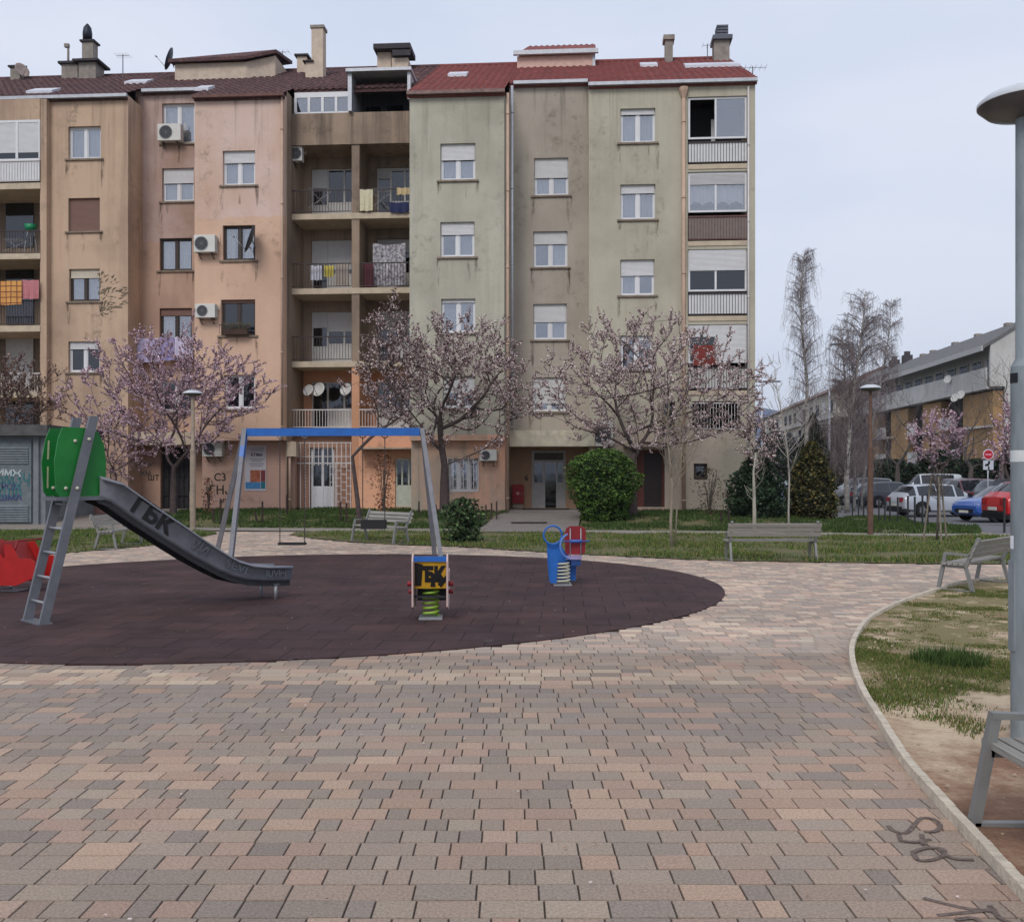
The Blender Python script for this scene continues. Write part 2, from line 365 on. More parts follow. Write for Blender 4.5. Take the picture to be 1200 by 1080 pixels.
# planter bed at the right with bare dirt
m = bpy.data.materials.new('dirt_bed'); m.use_nodes = True; n = m.node_tree; b = n.nodes['Principled BSDF']
t = n.nodes.new('ShaderNodeTexCoord'); sx = n.nodes.new('ShaderNodeSeparateXYZ')
n1 = n.nodes.new('ShaderNodeTexNoise'); n1.inputs['Scale'].default_value = 1.5; n1.inputs['Detail'].default_value = 8; n1.inputs['Roughness'].default_value = .7
r1 = n.nodes.new('ShaderNodeValToRGB'); e = r1.color_ramp.elements; e[0].position = .3; e[0].color = (*lin((92,62,46)), 1); e[1].position = .7; e[1].color = (*lin((196,174,146)), 1)
e2 = r1.color_ramp.elements.new(.5); e2.color = (*lin((138,104,80)), 1)
n2 = n.nodes.new('ShaderNodeTexNoise'); n2.inputs['Scale'].default_value = 1.7; n2.inputs['Detail'].default_value = 9; n2.inputs['Roughness'].default_value = .75
r2 = n.nodes.new('ShaderNodeValToRGB'); r2.color_ramp.elements[0].position = .47; r2.color_ramp.elements[1].position = .56
m1 = n.nodes.new('ShaderNodeMix'); m1.data_type = 'RGBA'; m1.inputs['B'].default_value = (*lin((124,112,74)), 1)
mm = n.nodes.new('ShaderNodeMapRange'); mm.inputs['From Min'].default_value = 6.2; mm.inputs['From Max'].default_value = 7.4; mm.inputs['To Min'].default_value = -.5; mm.inputs['To Max'].default_value = .06
ad = n.nodes.new('ShaderNodeMath'); ad.operation = 'ADD'
bp = n.nodes.new('ShaderNodeBump'); bp.inputs['Strength'].default_value = .9; bp.inputs['Distance'].default_value = .03
n3 = n.nodes.new('ShaderNodeTexNoise'); n3.inputs['Scale'].default_value = 35; n3.inputs['Detail'].default_value = 8
for q in (n1, n2, n3): n.links.new(t.outputs['Object'], q.inputs['Vector'])
n.links.new(t.outputs['Object'], sx.inputs[0]); n.links.new(sx.outputs['Y'], mm.inputs[0]); n.links.new(n2.outputs[0], ad.inputs[0]); n.links.new(mm.outputs[0], ad.inputs[1])
n.links.new(ad.outputs[0], r2.inputs[0]); n.links.new(r2.outputs[0], m1.inputs['Factor']); my = n.nodes.new('ShaderNodeMapRange'); my.inputs['From Min'].default_value = 4.9; my.inputs['From Max'].default_value = 5.8; my.inputs['To Min'].default_value = -.08; my.inputs['To Max'].default_value = .16; as_ = n.nodes.new('ShaderNodeMath'); n.links.new(sx.outputs['Y'], my.inputs[0]); n.links.new(my.outputs[0], as_.inputs[0]); n.links.new(n1.outputs[0], as_.inputs[1]); n.links.new(as_.outputs[0], r1.inputs[0]); n.links.new(r1.outputs[0], m1.inputs['A'])
n.links.new(m1.outputs['Result'], b.inputs['Base Color']); n.links.new(n3.outputs[0], bp.inputs['Height']); n.links.new(bp.outputs[0], b.inputs['Normal']); b.inputs['Roughness'].default_value = .95
up_normals(tag(obj('dirt_bed', sheet_mb(PLANTER, .012, .25, .02), m), kind='structure'))
# kerb edging round the bed
mb = MB()
kc = [Vector((p.x, p.y, 0)) for p in KL]
for i in range(len(kc)-1):
    a, b_ = kc[i], kc[i+1]; d = (b_-a).normalized(); s_ = Vector((-d.y, d.x, 0))*.028; g_ = d*.002
    z = .05+rnd.uniform(-.003, .003)
    mb.add([a+g_+s_, a+g_-s_, b_-g_-s_, b_-g_+s_, a+g_+s_*.8+Vector((0,0,z)), a+g_-s_*.8+Vector((0,0,z)), b_-g_-s_*.8+Vector((0,0,z)), b_-g_+s_*.8+Vector((0,0,z))],
           [(4,5,6,7), (0,1,5,4), (1,2,6,5), (2,3,7,6), (3,0,4,7)])
tag(obj('kerb', mb, mat('kerb_concrete', (192,180,162), .9, scale=9, var=.2, bump=.5)), 'curved pale concrete edging kerb round the grass and dirt bed', 'kerb')
# hills far off
mb = MB(); pts = []
N = 60
for i in range(N+1):
    x = -1500+i*80; h = 0
    u = 600+F*x/2600
    h = 118+70*math.exp(-((u-840)/150)**2)+22*noise.noise(Vector((x*.002, 0, 1)))+6*noise.noise(Vector((x*.012, 0, 5)))
    pts.append((x, h))
for x, h in pts:
    for k, (dy, hh) in enumerate(((-700, 0), (-400, .45), (-150, .8), (0, 1), (500, .5), (900, 0))):
        mb.v.append((x+noise.noise(Vector((x*.01, dy, 2)))*30, 2600+dy, -2+h*hh*(1+.12*noise.noise(Vector((x*.006, dy*.01, 7))))))
for i in range(N):
    for k in range(5): mb.f.append((i*6+k, (i+1)*6+k, (i+1)*6+k+1, i*6+k+1)); mb.m.append(0)
tag(obj('hills', mb, mat('hazy_hill', (48,62,92), 1, scale=.01, var=.3), smooth=True), kind='structure')  # blue of the distant air is mixed into the hill colour
# grass blades
def grass(name, poly, dens, h, label, seed, cols, keep=None, w=.006, dz=.01):
    r = random.Random(seed); m = MB(); m.col = []
    x0 = min(p[0] for p in poly); x1 = max(p[0] for p in poly); y0 = min(p[1] for p in poly); y1 = max(p[1] for p in poly)
    n_ = int((x1-x0)*(y1-y0)*dens)
    for _ in range(n_):
        x = r.uniform(x0, x1); y = r.uniform(y0, y1)
        if abs(x) > .53*y+1.5 or not inpoly(x, y, poly): continue
        q = noise.noise(Vector((x*.8, y*.8, seed)))+.5*noise.noise(Vector((x*2.6, y*2.6, seed)))
        p_ = .62+q*1.5 if keep is None else keep(x, y, q)
        if r.random() > p_: continue
        hh = h*r.uniform(.4, 1.2)*(.8+.8*max(0, q)); a = r.uniform(0, math.pi); c_, s_ = math.cos(a)*w, math.sin(a)*w
        z = gz(x, y)+dz-.004; lx, ly = r.uniform(-.5, .5)*hh, r.uniform(-.5, .5)*hh
        b = len(m.v); m.v += [(x-c_, y-s_, z), (x+c_, y+s_, z), (x+lx, y+ly, z+hh)]; m.f.append((b, b+1, b+2)); m.m.append(0)
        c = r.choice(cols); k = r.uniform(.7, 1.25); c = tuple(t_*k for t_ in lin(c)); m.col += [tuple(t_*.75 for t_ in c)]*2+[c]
    return tag(obj(name, m, blade, recalc=False), label, 'grass', kind='stuff')
blade = vcmat('grass_blade', .8, 5, .1, 0)
gc = [(88,112,46),(72,98,40),(104,122,56),(112,112,62),(62,86,36)]
gd = [(66,88,38),(56,78,34),(80,98,46),(50,66,30)]
def near(x, y, q): return (1.0+q*.9) if y < 24.5 else .8
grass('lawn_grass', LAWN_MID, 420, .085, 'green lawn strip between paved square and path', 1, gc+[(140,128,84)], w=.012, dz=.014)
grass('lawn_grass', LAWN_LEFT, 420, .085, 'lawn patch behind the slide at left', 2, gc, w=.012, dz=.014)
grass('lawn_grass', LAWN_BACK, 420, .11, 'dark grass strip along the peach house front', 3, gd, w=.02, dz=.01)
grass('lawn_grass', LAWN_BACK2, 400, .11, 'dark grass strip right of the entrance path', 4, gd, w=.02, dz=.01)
def bedk(x, y, q):
    if y < 6.6: return .0+max(0, q-.28)*1.6
    return (.10+q*1.9+.7*noise.noise(Vector((x*6, y*6, 3))))*ss(6.5, 7.5, y)
grass('bed_grass', PLANTER, 8200, .03, 'patchy short grass on the curved dirt bed', 5, gc+[(116,112,62),(132,122,76),(104,104,52)], keep=bedk, w=.0045, dz=.012)
tc_ = G(1112, 778, 0)
grass('grass_tuft', [(tc_.x+.75*math.cos(k)*(1+.2*math.sin(3*k)), tc_.y+.55*math.sin(k)) for k in [i*.4 for i in range(16)]], 9000, .15, 'taller dark green tuft in the curved bed', 6, gd+[(84,110,50)],
      keep=lambda x, y, q: max(0, 1.1-((x-tc_.x)/.34)**2-((y-tc_.y)/.34)**2+q*.5), w=.006, dz=.012)
# pebbles on the dirt
mb = MB()
for _ in range(1400):
    x, y = rnd.uniform(2.2, 7), rnd.uniform(3.4, 9.5)
    if inpoly(x, y, PLANTER):
        s_ = rnd.choice([.003,.004,.005,.006,.007,.009,.014]); z = .02
        mb.add([(x-s_, y, z), (x, y-s_*.8, z), (x+s_, y, z), (x, y+s_, z), (x, y, z+s_*.8), (x, y, z-s_*.5)], [(0,1,4),(1,2,4),(2,3,4),(3,0,4)])
tag(obj('pebbles', mb, mat('pebble', (164,146,124), .9, scale=30)), 'loose pale pebbles scattered on the bare dirt', 'pebbles', kind='stuff')

mb = MB(); mb.col = []
for _ in range(2600):
    x, y = rnd.uniform(-15, 15), rnd.uniform(3.2, 27)
    if abs(x) > .54*y+1 or (noise.noise(Vector((x*.5, y*.5, 20))) < -.05 and rnd.random() < .8): continue
    lv = any(inpoly(x, y, q) for q in LAWNS) or inpoly(x, y, PLANTER); z = (.05 if lv else .017) ; s_ = rnd.uniform(.004, .011); a = rnd.uniform(0, 6)
    c_ = rnd.choice([(190,176,166),(150,120,96),(110,84,64),(206,190,184),(96,90,60)])
    i = len(mb.v); mb.v += [(x+s_*math.cos(a+k), y+s_*math.sin(a+k), z+rnd.uniform(0,.003)) for k in (0,1.7,3.1,4.8)]; mb.f.append((i,i+1,i+2,i+3)); mb.m.append(0); mb.col += [lin(c_)]*4
up_normals(tag(obj('litter', mb, blade, recalc=False), 'small fallen petals, leaf bits and crumbs strewn over the ground', 'litter', kind='stuff'))
# ---------------------------------------------------------------- the row of flats
TH = R(4.0); Pc = Vector((-1.99, 35.8, 0)); Dd = Vector((math.cos(TH), -math.sin(TH), 0)); Dn = Vector((math.sin(TH), math.cos(TH), 0))
def S(u, t):
    k = (u-600)/F
    return (k*(Pc.y+t*Dn.y)-Pc.x-t*Dn.x)/(Dd.x-k*Dd.y)
def W(s, t, z): return Pc+Dd*s+Dn*t+Vector((0, 0, z))
def Zv(u, v, t):
    Y = W(S(u, t), t, 0).y; return H-(v-V0)*Y/F
SLOPE = .52; TR = 8.3; ZE = 15.55
def rz(t): return ZE+SLOPE*t
def roof_t(u, v):
    t = 4.
    for _ in range(40): t = .5*t+.5*(Zv(u, v, t)-ZE)/SLOPE if False else t+(Zv(u, v, t)-rz(t))*.8
    return t
SPLIT = S(481, 0)
class House: pass
def house(label, s_off):
    h = House(); h.off = s_off
    h.root = thing('apartment_building', label, 'building', tuple(W(s_off, 0, 0)), -TH, 'joined blocks of flats'); return h
HL = house('peach and tan block of flats with dark weathered roof and stacked open loggias', S(240, 1))
HR = house('grey green block of flats with red tiled roof and one column of glazed balconies', S(700, 1))
def part(h, name, mb, m, parent=None, **k):
    mb.v = [(x-h.off, y, z) for x, y, z in mb.v]
    return obj(name, mb, m, parent or h.root, **k)

def wallmat(name, base, streak, stain=(96,86,74), zthr=None, top=None, bottom=None, streak_amt=.35, zb=None):
    m = bpy.data.materials.new(name); m.use_nodes = True; n = m.node_tree; b = n.nodes['Principled BSDF']; l = n.links
    def N(t, **k):
        q = n.nodes.new(t)
        for a, v in k.items(): setattr(q, a, v)
        return q
    t = N('ShaderNodeTexCoord'); sep = N('ShaderNodeSeparateXYZ'); l.new(t.outputs['Object'], sep.inputs[0])
    def nz_(sx, sz, scale, det=6, ro=.6):
        mp_ = N('ShaderNodeMapping'); mp_.inputs['Scale'].default_value = (sx, sx, sz); q = N('ShaderNodeTexNoise'); q.inputs['Scale'].default_value = scale; q.inputs['Detail'].default_value = det; q.inputs['Roughness'].default_value = ro
        l.new(t.outputs['Object'], mp_.inputs[0]); l.new(mp_.outputs[0], q.inputs['Vector']); return q
    def mixc(a, bcol, fac):
        q = N('ShaderNodeMix', data_type='RGBA')
        if isinstance(a, tuple): q.inputs['A'].default_value = (*lin(a), 1)
        else: l.new(a, q.inputs['A'])
        if isinstance(bcol, tuple): q.inputs['B'].default_value = (*lin(bcol), 1)
        else: l.new(bcol, q.inputs['B'])
        l.new(fac, q.inputs['Factor']); return q.outputs['Result']
    def ramp(src, a, b_, hi=1.0):
        q = N('ShaderNodeMapRange'); q.inputs['From Min'].default_value = a; q.inputs['From Max'].default_value = b_; q.inputs['To Max'].default_value = hi; l.new(src, q.inputs[0]); return q.outputs[0]
    col = base
    if zthr is not None:                     # repainted zone above a ragged line
        ed = nz_(1, 1, 1.1); ma = N('ShaderNodeMath', operation='MULTIPLY_ADD'); ma.inputs[1].default_value = .7; l.new(ed.outputs[0], ma.inputs[0]); l.new(sep.outputs['Z'], ma.inputs[2])
        col = mixc(base, top, ramp(ma.outputs[0], zthr+.33, zthr+.37))
    if bottom is not None:                   # ground storey painted another colour
        col = mixc(bottom, col, ramp(sep.outputs['Z'], zb-.01, zb+.01))
    big = nz_(1, .8, .35, 5); col = mixc(col, streak, ramp(big.outputs[0], .42, .66, .9))
    st = nz_(2.2, .10, 1.0, 7, .65); col = mixc(col, streak, ramp(st.outputs[0], .5, .72, streak_amt*1.6))
    st2 = nz_(2.6, .13, 1.0, 7, .7); topm = ramp(sep.outputs['Z'], 11.5, 16.5); mm = N('ShaderNodeMath', operation='MULTIPLY'); l.new(ramp(st2.outputs[0], .54, .70, .9), mm.inputs[0]); l.new(topm, mm.inputs[1])
    col = mixc(col, stain, mm.outputs[0])
    sp = nz_(1, 1, 2.6, 8, .75); bl = nz_(1, .5, .5, 3); m3 = N('ShaderNodeMath', operation='MULTIPLY'); l.new(ramp(sp.outputs[0], .52, .68, .7), m3.inputs[0]); l.new(ramp(bl.outputs[0], .48, .62), m3.inputs[1])
    col = mixc(col, stain, m3.outputs[0])
    l.new(col, b.inputs['Base Color']); b.inputs['Roughness'].default_value = .92; b.inputs['Specular IOR Level'].default_value = .2
    fb = nz_(1, 1, 9, 5); bp = N('ShaderNodeBump'); bp.inputs['Strength'].default_value = .35; bp.inputs['Distance'].default_value = .03; l.new(fb.outputs[0], bp.inputs['Height']); l.new(bp.outputs[0], b.inputs['Normal'])
    return m
wm_A = wallmat('plaster_tan', (196,168,144), (156,132,114), streak_amt=.5, bottom=(190,158,140), zb=3.0)
wm_B = wallmat('plaster_lilac', (192,160,140), (160,132,116), zthr=10.9, top=(190,166,158), streak_amt=.3, bottom=(186,152,134), zb=3.0)
wm_C = wallmat('plaster_peach', (210,176,152), (194,160,138), zthr=11.25, top=(210,184,172), streak_amt=.15, bottom=(196,160,146), zb=2.9)
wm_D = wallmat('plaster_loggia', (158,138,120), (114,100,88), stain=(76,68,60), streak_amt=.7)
wm_Dl = wallmat('plaster_orange', (208,156,124), (188,140,110), streak_amt=.2)
wm_E = wallmat('plaster_sage', (184,180,164), (158,153,139), stain=(110,106,92), streak_amt=.45, bottom=(222,172,146), zb=3.02)
wm_F = wallmat('plaster_grey_beige', (178,168,156), (158,148,136), stain=(112,106,92), streak_amt=.25)
wm_G = wallmat('plaster_green_grey', (182,176,158), (160,152,136), stain=(116,110,96), streak_amt=.4, bottom=(184,170,154), zb=3.4)
wm_end = wallmat('plaster_end', (190,170,146), (160,146,126), streak_amt=.3)
pvc = mat('white_pvc', (214,214,216), .45, var=.05, scale=3); pvc_dirty = mat('greyed_pvc', (190,188,186), .5, var=.1, scale=5)
dkframe = mat('dark_wood_frame', (58,46,42), .5, var=.2); brown_sh = mat('brown_shutter', (128,96,84), .6, var=.1)
def slatmat(name, col, per=.045):
    m = mat(name, col, .5, var=.05, scale=4); n = m.node_tree; t = n.nodes.new('ShaderNodeTexCoord'); wv = n.nodes.new('ShaderNodeTexWave'); wv.bands_direction = 'Z'; wv.inputs['Scale'].default_value = 1/per/3.18
    bp = n.nodes.new('ShaderNodeBump'); bp.inputs['Strength'].default_value = .8; bp.inputs['Distance'].default_value = .012
    n.links.new(t.outputs['Object'], wv.inputs['Vector']); n.links.new(wv.outputs[0], bp.inputs['Height']); n.links.new(bp.outputs[0], n.nodes['Principled BSDF'].inputs['Normal']); return m
sh_w = slatmat('white_shutter', (206,205,206)); sh_g = slatmat('grey_shutter', (182,180,180)); sh_b = slatmat('brown_roller', (120,88,78)); sh_c = slatmat('cream_shutter', (200,188,170))
glass = glassmat('window_glass', (50,56,62), .22, .25); glass_dark = glassmat('dark_glass', (16,18,22), .08, .8)
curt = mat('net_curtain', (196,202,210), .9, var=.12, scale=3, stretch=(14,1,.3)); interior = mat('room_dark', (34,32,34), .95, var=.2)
sillm = mat('stone_sill', (132,118,104), .9, var=.25, scale=5); conc_slab = mat('slab_concrete', (188,172,150), .9, var=.15, scale=3, bump=.3); metal_dk = mat('dark_rail', (58,48,48), .6, var=.2)
metal_w = mat('white_rail', (206,200,198), .5, var=.08); tin = mat('grey_tin', (176,178,184), .45, metal=.3, var=.15); tin_rust = mat('rusty_tin', (104,72,66), .7, var=.3)
copper = mat('pink_pipe', (186,158,138), .7, var=.15, scale=3, stretch=(1,1,.4)); acw = mat('ac_casing', (206,204,198), .5, var=.06, scale=4); blk = mat('black_plastic', (32,32,34), .5)

hr = random.Random(3)
dripm = bpy.data.materials.new('drip_dirt'); dripm.use_nodes = True; n = dripm.node_tree; b_ = n.nodes['Principled BSDF']; b_.inputs['Base Color'].default_value = (*lin((96,84,70)), 1); b_.inputs['Roughness'].default_value = .95
t_ = n.nodes.new('ShaderNodeTexCoord'); mp_ = n.nodes.new('ShaderNodeMapping'); mp_.inputs['Scale'].default_value = (9,9,1.6); q_ = n.nodes.new('ShaderNodeTexNoise'); q_.inputs['Scale'].default_value = 1; q_.inputs['Detail'].default_value = 8; q_.inputs['Roughness'].default_value = .7; r_ = n.nodes.new('ShaderNodeMapRange'); r_.inputs['From Min'].default_value = .45; r_.inputs['From Max'].default_value = .75; r_.inputs['To Max'].default_value = .75
n.links.new(t_.outputs['Object'], mp_.inputs[0]); n.links.new(mp_.outputs[0], q_.inputs['Vector']); n.links.new(q_.outputs[0], r_.inputs[0]); n.links.new(r_.outputs[0], b_.inputs['Alpha'])
def wall(h, m, u0, u1, v_top, t, holes=(), zb=-.3, ztop=None, depth=.32, name='wall', s0=None, s1=None):
    """plaster wall with real openings; holes = (s0,s1,z0,z1)"""
    a = S(u0, t) if s0 is None else s0; b = S(u1, t) if s1 is None else s1
    zt = ztop if ztop is not None else rz(t)-.04
    xs_ = sorted({a, b, *[q for hh in holes for q in hh[:2] if a < q < b]}); zs_ = sorted({zb, zt, *[q for hh in holes for q in hh[2:4] if zb < q < zt]})
    mb = MB(); hs = [hh for hh in holes]
    def solid(i, j):
        if i < 0 or j < 0 or i >= len(xs_)-1 or j >= len(zs_)-1: return False
        cx, cz = (xs_[i]+xs_[i+1])/2, (zs_[j]+zs_[j+1])/2
        return not any(hh[0] < cx < hh[1] and hh[2] < cz < hh[3] for hh in hs)
    t0, t1 = t, t+depth
    for i in range(len(xs_)-1):
        for j in range(len(zs_)-1):
            if not solid(i, j): continue
            x0, x1, z0, z1 = xs_[i], xs_[i+1], zs_[j], zs_[j+1]
            mb.quad((x0,t0,z0),(x1,t0,z0),(x1,t0,z1),(x0,t0,z1)); mb.quad((x0,t1,z0),(x0,t1,z1),(x1,t1,z1),(x1,t1,z0))
            if not solid(i-1, j): mb.quad((x0,t0,z0),(x0,t0,z1),(x0,t1,z1),(x0,t1,z0))
            if not solid(i+1, j): mb.quad((x1,t0,z0),(x1,t1,z0),(x1,t1,z1),(x1,t0,z1))
            if not solid(i, j-1): mb.quad((x0,t0,z0),(x0,t1,z0),(x1,t1,z0),(x1,t0,z0))
            if not solid(i, j+1): mb.quad((x0,t0,z1),(x1,t0,z1),(x1,t1,z1),(x0,t1,z1))
    return part(h, name, mb, m, recalc=False)
def hole(u0, u1, v0, v1, t): 
    uc = (u0+u1)/2
    return (S(u0, t), S(u1, t), Zv(uc, v1, t), Zv(uc, v0, t))
def window(h, hl, t, sh=0.0, shm=None, fm=None, cur=True, mull=1, sill=True, open_=False, gl=None, in_=.14, name='window', tilt=None):
    """frame in an opening; glass, roller shutter lowered by fraction sh, net curtain, sill as sub-parts"""
    s0, s1, z0, z1 = hl; fm = fm or pvc; shm = shm or sh_w; f = .055; y0, y1 = t+in_, t+in_+.07
    mb = MB(); mb.box(s0, s1, y0, y1, z0, z0+f); mb.box(s0, s1, y0, y1, z1-f, z1); mb.box(s0, s0+f, y0, y1, z0+f, z1-f); mb.box(s1-f, s1, y0, y1, z0+f, z1-f)
    W_ = s1-s0
    for k in range(mull):
        c = s0+W_*(k+1)/(mull+1); mb.box(c-.05, c+.05, y0-.01, y1, z0+f, z1-f)
    for k in range(mull+1):                   # sash frames
        a = s0+f+.0 if k == 0 else s0+W_*k/(mull+1)+.05; b = s1-f if k == mull else s0+W_*(k+1)/(mull+1)-.05
        mb.box(a, a+.04, y0+.012, y1-.01, z0+f, z1-f); mb.box(b-.04, b, y0+.012, y1-.01, z0+f, z1-f); mb.box(a+.04, b-.04, y0+.012, y1-.01, z0+f, z0+f+.045); mb.box(a+.04, b-.04, y0+.012, y1-.01, z1-f-.045, z1-f)
    fr = part(h, name, mb, fm)
    g = MB(); g.box(s0+f, s1-f, y0+.03, y0+.04, z0+f, z1-f); part(h, 'pane', g, gl or glass, fr)
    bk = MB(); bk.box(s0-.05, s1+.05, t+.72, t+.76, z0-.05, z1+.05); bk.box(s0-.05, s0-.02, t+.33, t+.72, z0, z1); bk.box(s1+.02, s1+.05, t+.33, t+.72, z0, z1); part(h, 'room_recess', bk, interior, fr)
    if sh > 0:
        q = MB(); q.box(s0+.03, s1-.03, y0-.045, y0-.015, z1-(z1-z0)*sh, z1); q.box(s0+.02, s1-.02, y0-.05, y0-.01, z1-(z1-z0)*sh-.03, z1-(z1-z0)*sh); part(h, 'shutter', q, shm, fr)
    if cur:
        q = MB(); n_ = 40; fo = [(s0+.06+(W_-.12)*i/n_, y1+.08+.025*math.sin(i*1.9)+.012*math.sin(i*4.3+s0)) for i in range(n_+1)]
        gap = {True: None, 'gap': .5}.get(cur)
        for i in range(n_):
            x = (i+.5)/n_
            if cur == 'l' and x > .55 or cur == 'r' and x < .45 or cur == 'half' and .3 < x < .62: continue
            q.quad((fo[i][0], fo[i][1], z0+.06), (fo[i+1][0], fo[i+1][1], z0+.06), (fo[i+1][0], fo[i+1][1], z1-.05), (fo[i][0], fo[i][1], z1-.05))
        part(h, 'curtain', q, curt, fr, recalc=False)
    if sill:
        q = MB(); q.box(s0-.12, s1+.12, t-.07, t+.13, z0-.07, z0-.003); part(h, 'sill', q, sillm, fr)
        q = MB()
        for xx in (s0-.08, s1+.08, s0+(s1-s0)*hr.random(), s0-.02, s1+.03):
            w2, l2 = hr.uniform(.03,.09), hr.uniform(.25,1.1); yy = t-.0025-.0006*len(q.f); n_ = 5; q.add([(xx-w2, yy, z0-.07), (xx+w2, yy, z0-.07), (xx+w2*.8, yy, z0-.07-l2*.6), (xx+w2*.3, yy, z0-.07-l2), (xx-w2*.5, yy, z0-.07-l2*.9)], [(0,1,2,3,4)])
        q.add([(s0-.12, t-.0022, z0-.07), (s1+.12, t-.0022, z0-.07), (s1+.12, t-.0022, z0-.10), (s0-.12, t-.0022, z0-.10)], [(0,1,2,3)])
        part(h, 'drip_stain', q, dripm, fr, recalc=False)
    return fr
def winset(h, t, lst):
    hs = []
    for a in lst:
        hs.append(hole(*a[0], t))
    return hs

# ---- wall sections, left block
tA, tB, tC, tD, tE, tF, tG = 1.7, 3.0, .7, 1.7, 0., 2.2, 1.15
specA = [((80,118,148,186), dict(sh=0, cur=True)), ((80,117,232,271), dict(sh=1.0, shm=sh_b, cur=False, fm=dkframe)), ((81,117,315,353), dict(sh=.25, shm=sh_c, fm=dkframe)), ((80,117,400,436), dict(sh=.22, cur='l', gl=glass_dark))]
hA = winset(HL, tA, specA)
wall(HL, wm_A, 47, 150, 0, tA, hA)
for hl, (_, k) in zip(hA, specA): window(HL, hl, tA, **k)
part(HL, 'return_wall', (lambda m: (m.box(S(150,tA)-.3, S(150,tA)-.004, tA+.33, tB+.34, -.3, rz(tA)-.05), m)[1])(MB()), wm_A)
specB = [((190,228.0,121,168), dict(cur=True)), ((190,227,197,236), dict(sh=.42, cur=True)), ((187,225,279,317), dict(fm=dkframe, cur=True)), ((187,225,361,400), dict(fm=dkframe, sh=.2, shm=sh_b, cur='l')), ((188,225,446,482), dict(cur=True, gl=glass_dark))]
hB = winset(HL, tB, specB); doorB = (S(188,tB), S(226,tB), .1, Zv(205,524,tB))
wall(HL, wm_B, 150, 240, 0, tB, hB+[doorB], s0=S(150,tA)-.3+.001, s1=S(228,tC)+.29)
for hl, (_, k) in zip(hB, specB): window(HL, hl, tB, **k)
specC = [((261,299,176.5,217), dict(sh=.32, cur=True)), ((261,299,264,305), dict(fm=dkframe, cur='half', )), ((259,299,351,393), dict(fm=dkframe, sh=.06, shm=sh_b, cur=False, gl=glass_dark)), ((263,299,439,479), dict(cur=False, gl=glass_dark, mull=1))]
hC = winset(HL, tC, specC); zC = Zv(280, 516, tC)
wall(HL, wm_C, 228, 333, 0, tC, hC, zb=zC)
for hl, (_, k) in zip(hC, specC): window(HL, hl, tC, **k)
m_ = MB(); a, b = S(228,tC), S(333,tC)
m_.box(a+.002, a+.3, tC+.33, tB+.33, zC, rz(tC)-.05); m_.box(b-.3, b-.002, tC+.33, tD+1.6, zC, rz(tC)-.05); m_.box(a+.3, b-.3, tC+.33, tD+1.6, zC, zC+.25); part(HL, 'return_wall', m_, wm_C)
tCg = tC+.75
wall(HL, wm_C, 228, 345, 0, tCg, [], ztop=zC-.003, s0=a+.002, s1=S(345,tCg), name='ground_floor_wall')
part(HL, 'ground_floor_wall', (lambda m: (m.box(a+.002, a+.3, tCg+.33, tB-.003, -.3, zC-.003), m)[1])(MB()), wm_C)
# entrance slab over the recessed doorway of the left block
q = MB(); q.box(S(150,tB)+.02, a-.01, tB-1.15, tB-.004, Zv(190,521,tB-1), Zv(190,506,tB-1)); part(HL, 'canopy', q, conc_slab)
q = MB(); q.box(doorB[0], doorB[1], tB+.2, tB+.26, .1, doorB[3]);
for k in range(7): q.box(doorB[0]+.05+k*(doorB[1]-doorB[0]-.1)/6-.02, doorB[0]+.05+k*(doorB[1]-doorB[0]-.1)/6+.02, tB+.15, tB+.2, .15, doorB[3]-.05)
for z in (.7, 1.5, 2.2): q.box(doorB[0]+.03, doorB[1]-.03, tB+.13, tB+.15, z, z+.05)
part(HL, 'entrance_door', q, mat('dark_steel_door', (38,36,40), .6, var=.3))
# ---- loggia stack D (two bays)
sD0, sD1 = S(341,tD), S(481,tE)-.0
pil0, pil1 = S(412,tD), S(421,tD)
zfl = [Zv(380, v, tD) for v in (503, 424, 338.5, 251)]      # slab tops seen edge-on, floors 1..4
zpar0, zpar1 = Zv(380,170,tD), Zv(380,133,tD)
q = MB()
q.box(b+.002, sD0, tC+.34, tD+1.6, -.3, rz(tD)-.3)                                         # left cheek
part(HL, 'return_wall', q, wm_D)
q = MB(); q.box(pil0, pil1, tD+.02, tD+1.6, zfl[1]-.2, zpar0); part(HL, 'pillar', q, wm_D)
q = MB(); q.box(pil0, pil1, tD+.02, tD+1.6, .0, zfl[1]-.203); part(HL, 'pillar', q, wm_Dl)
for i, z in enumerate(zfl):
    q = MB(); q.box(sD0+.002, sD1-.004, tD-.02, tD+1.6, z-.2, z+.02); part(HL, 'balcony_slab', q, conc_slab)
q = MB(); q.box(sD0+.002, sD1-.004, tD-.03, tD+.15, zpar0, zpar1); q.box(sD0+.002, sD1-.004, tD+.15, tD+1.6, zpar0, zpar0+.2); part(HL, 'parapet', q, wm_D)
# back wall of loggias with door and window units
bw = MB(); tb = tD+1.6; doors = []
zl = [z+.02 for z in zfl]+[zpar0+.2]
backs = []
for i in range(4):
    z0 = zl[i]; z1 = (zl[i+1]-.22) if i < 3 else zpar0
    for bay, (x0, x1) in enumerate(((sD0, pil0), (pil1, sD1))):
        backs.append((i, bay, x0+.35, x1-.02 if bay == 0 else x1-.25, z0+.05, z1-.42))
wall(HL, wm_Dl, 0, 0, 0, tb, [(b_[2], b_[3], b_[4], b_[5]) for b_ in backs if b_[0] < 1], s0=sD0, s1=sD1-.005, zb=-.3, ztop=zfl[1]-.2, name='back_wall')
wall(HL, wm_D, 0, 0, 0, tb, [(b_[2], b_[3], b_[4], b_[5]) for b_ in backs if b_[0] >= 1], s0=sD0, s1=sD1-.005, zb=zfl[1]-.198, ztop=rz(tD), name='back_wall')
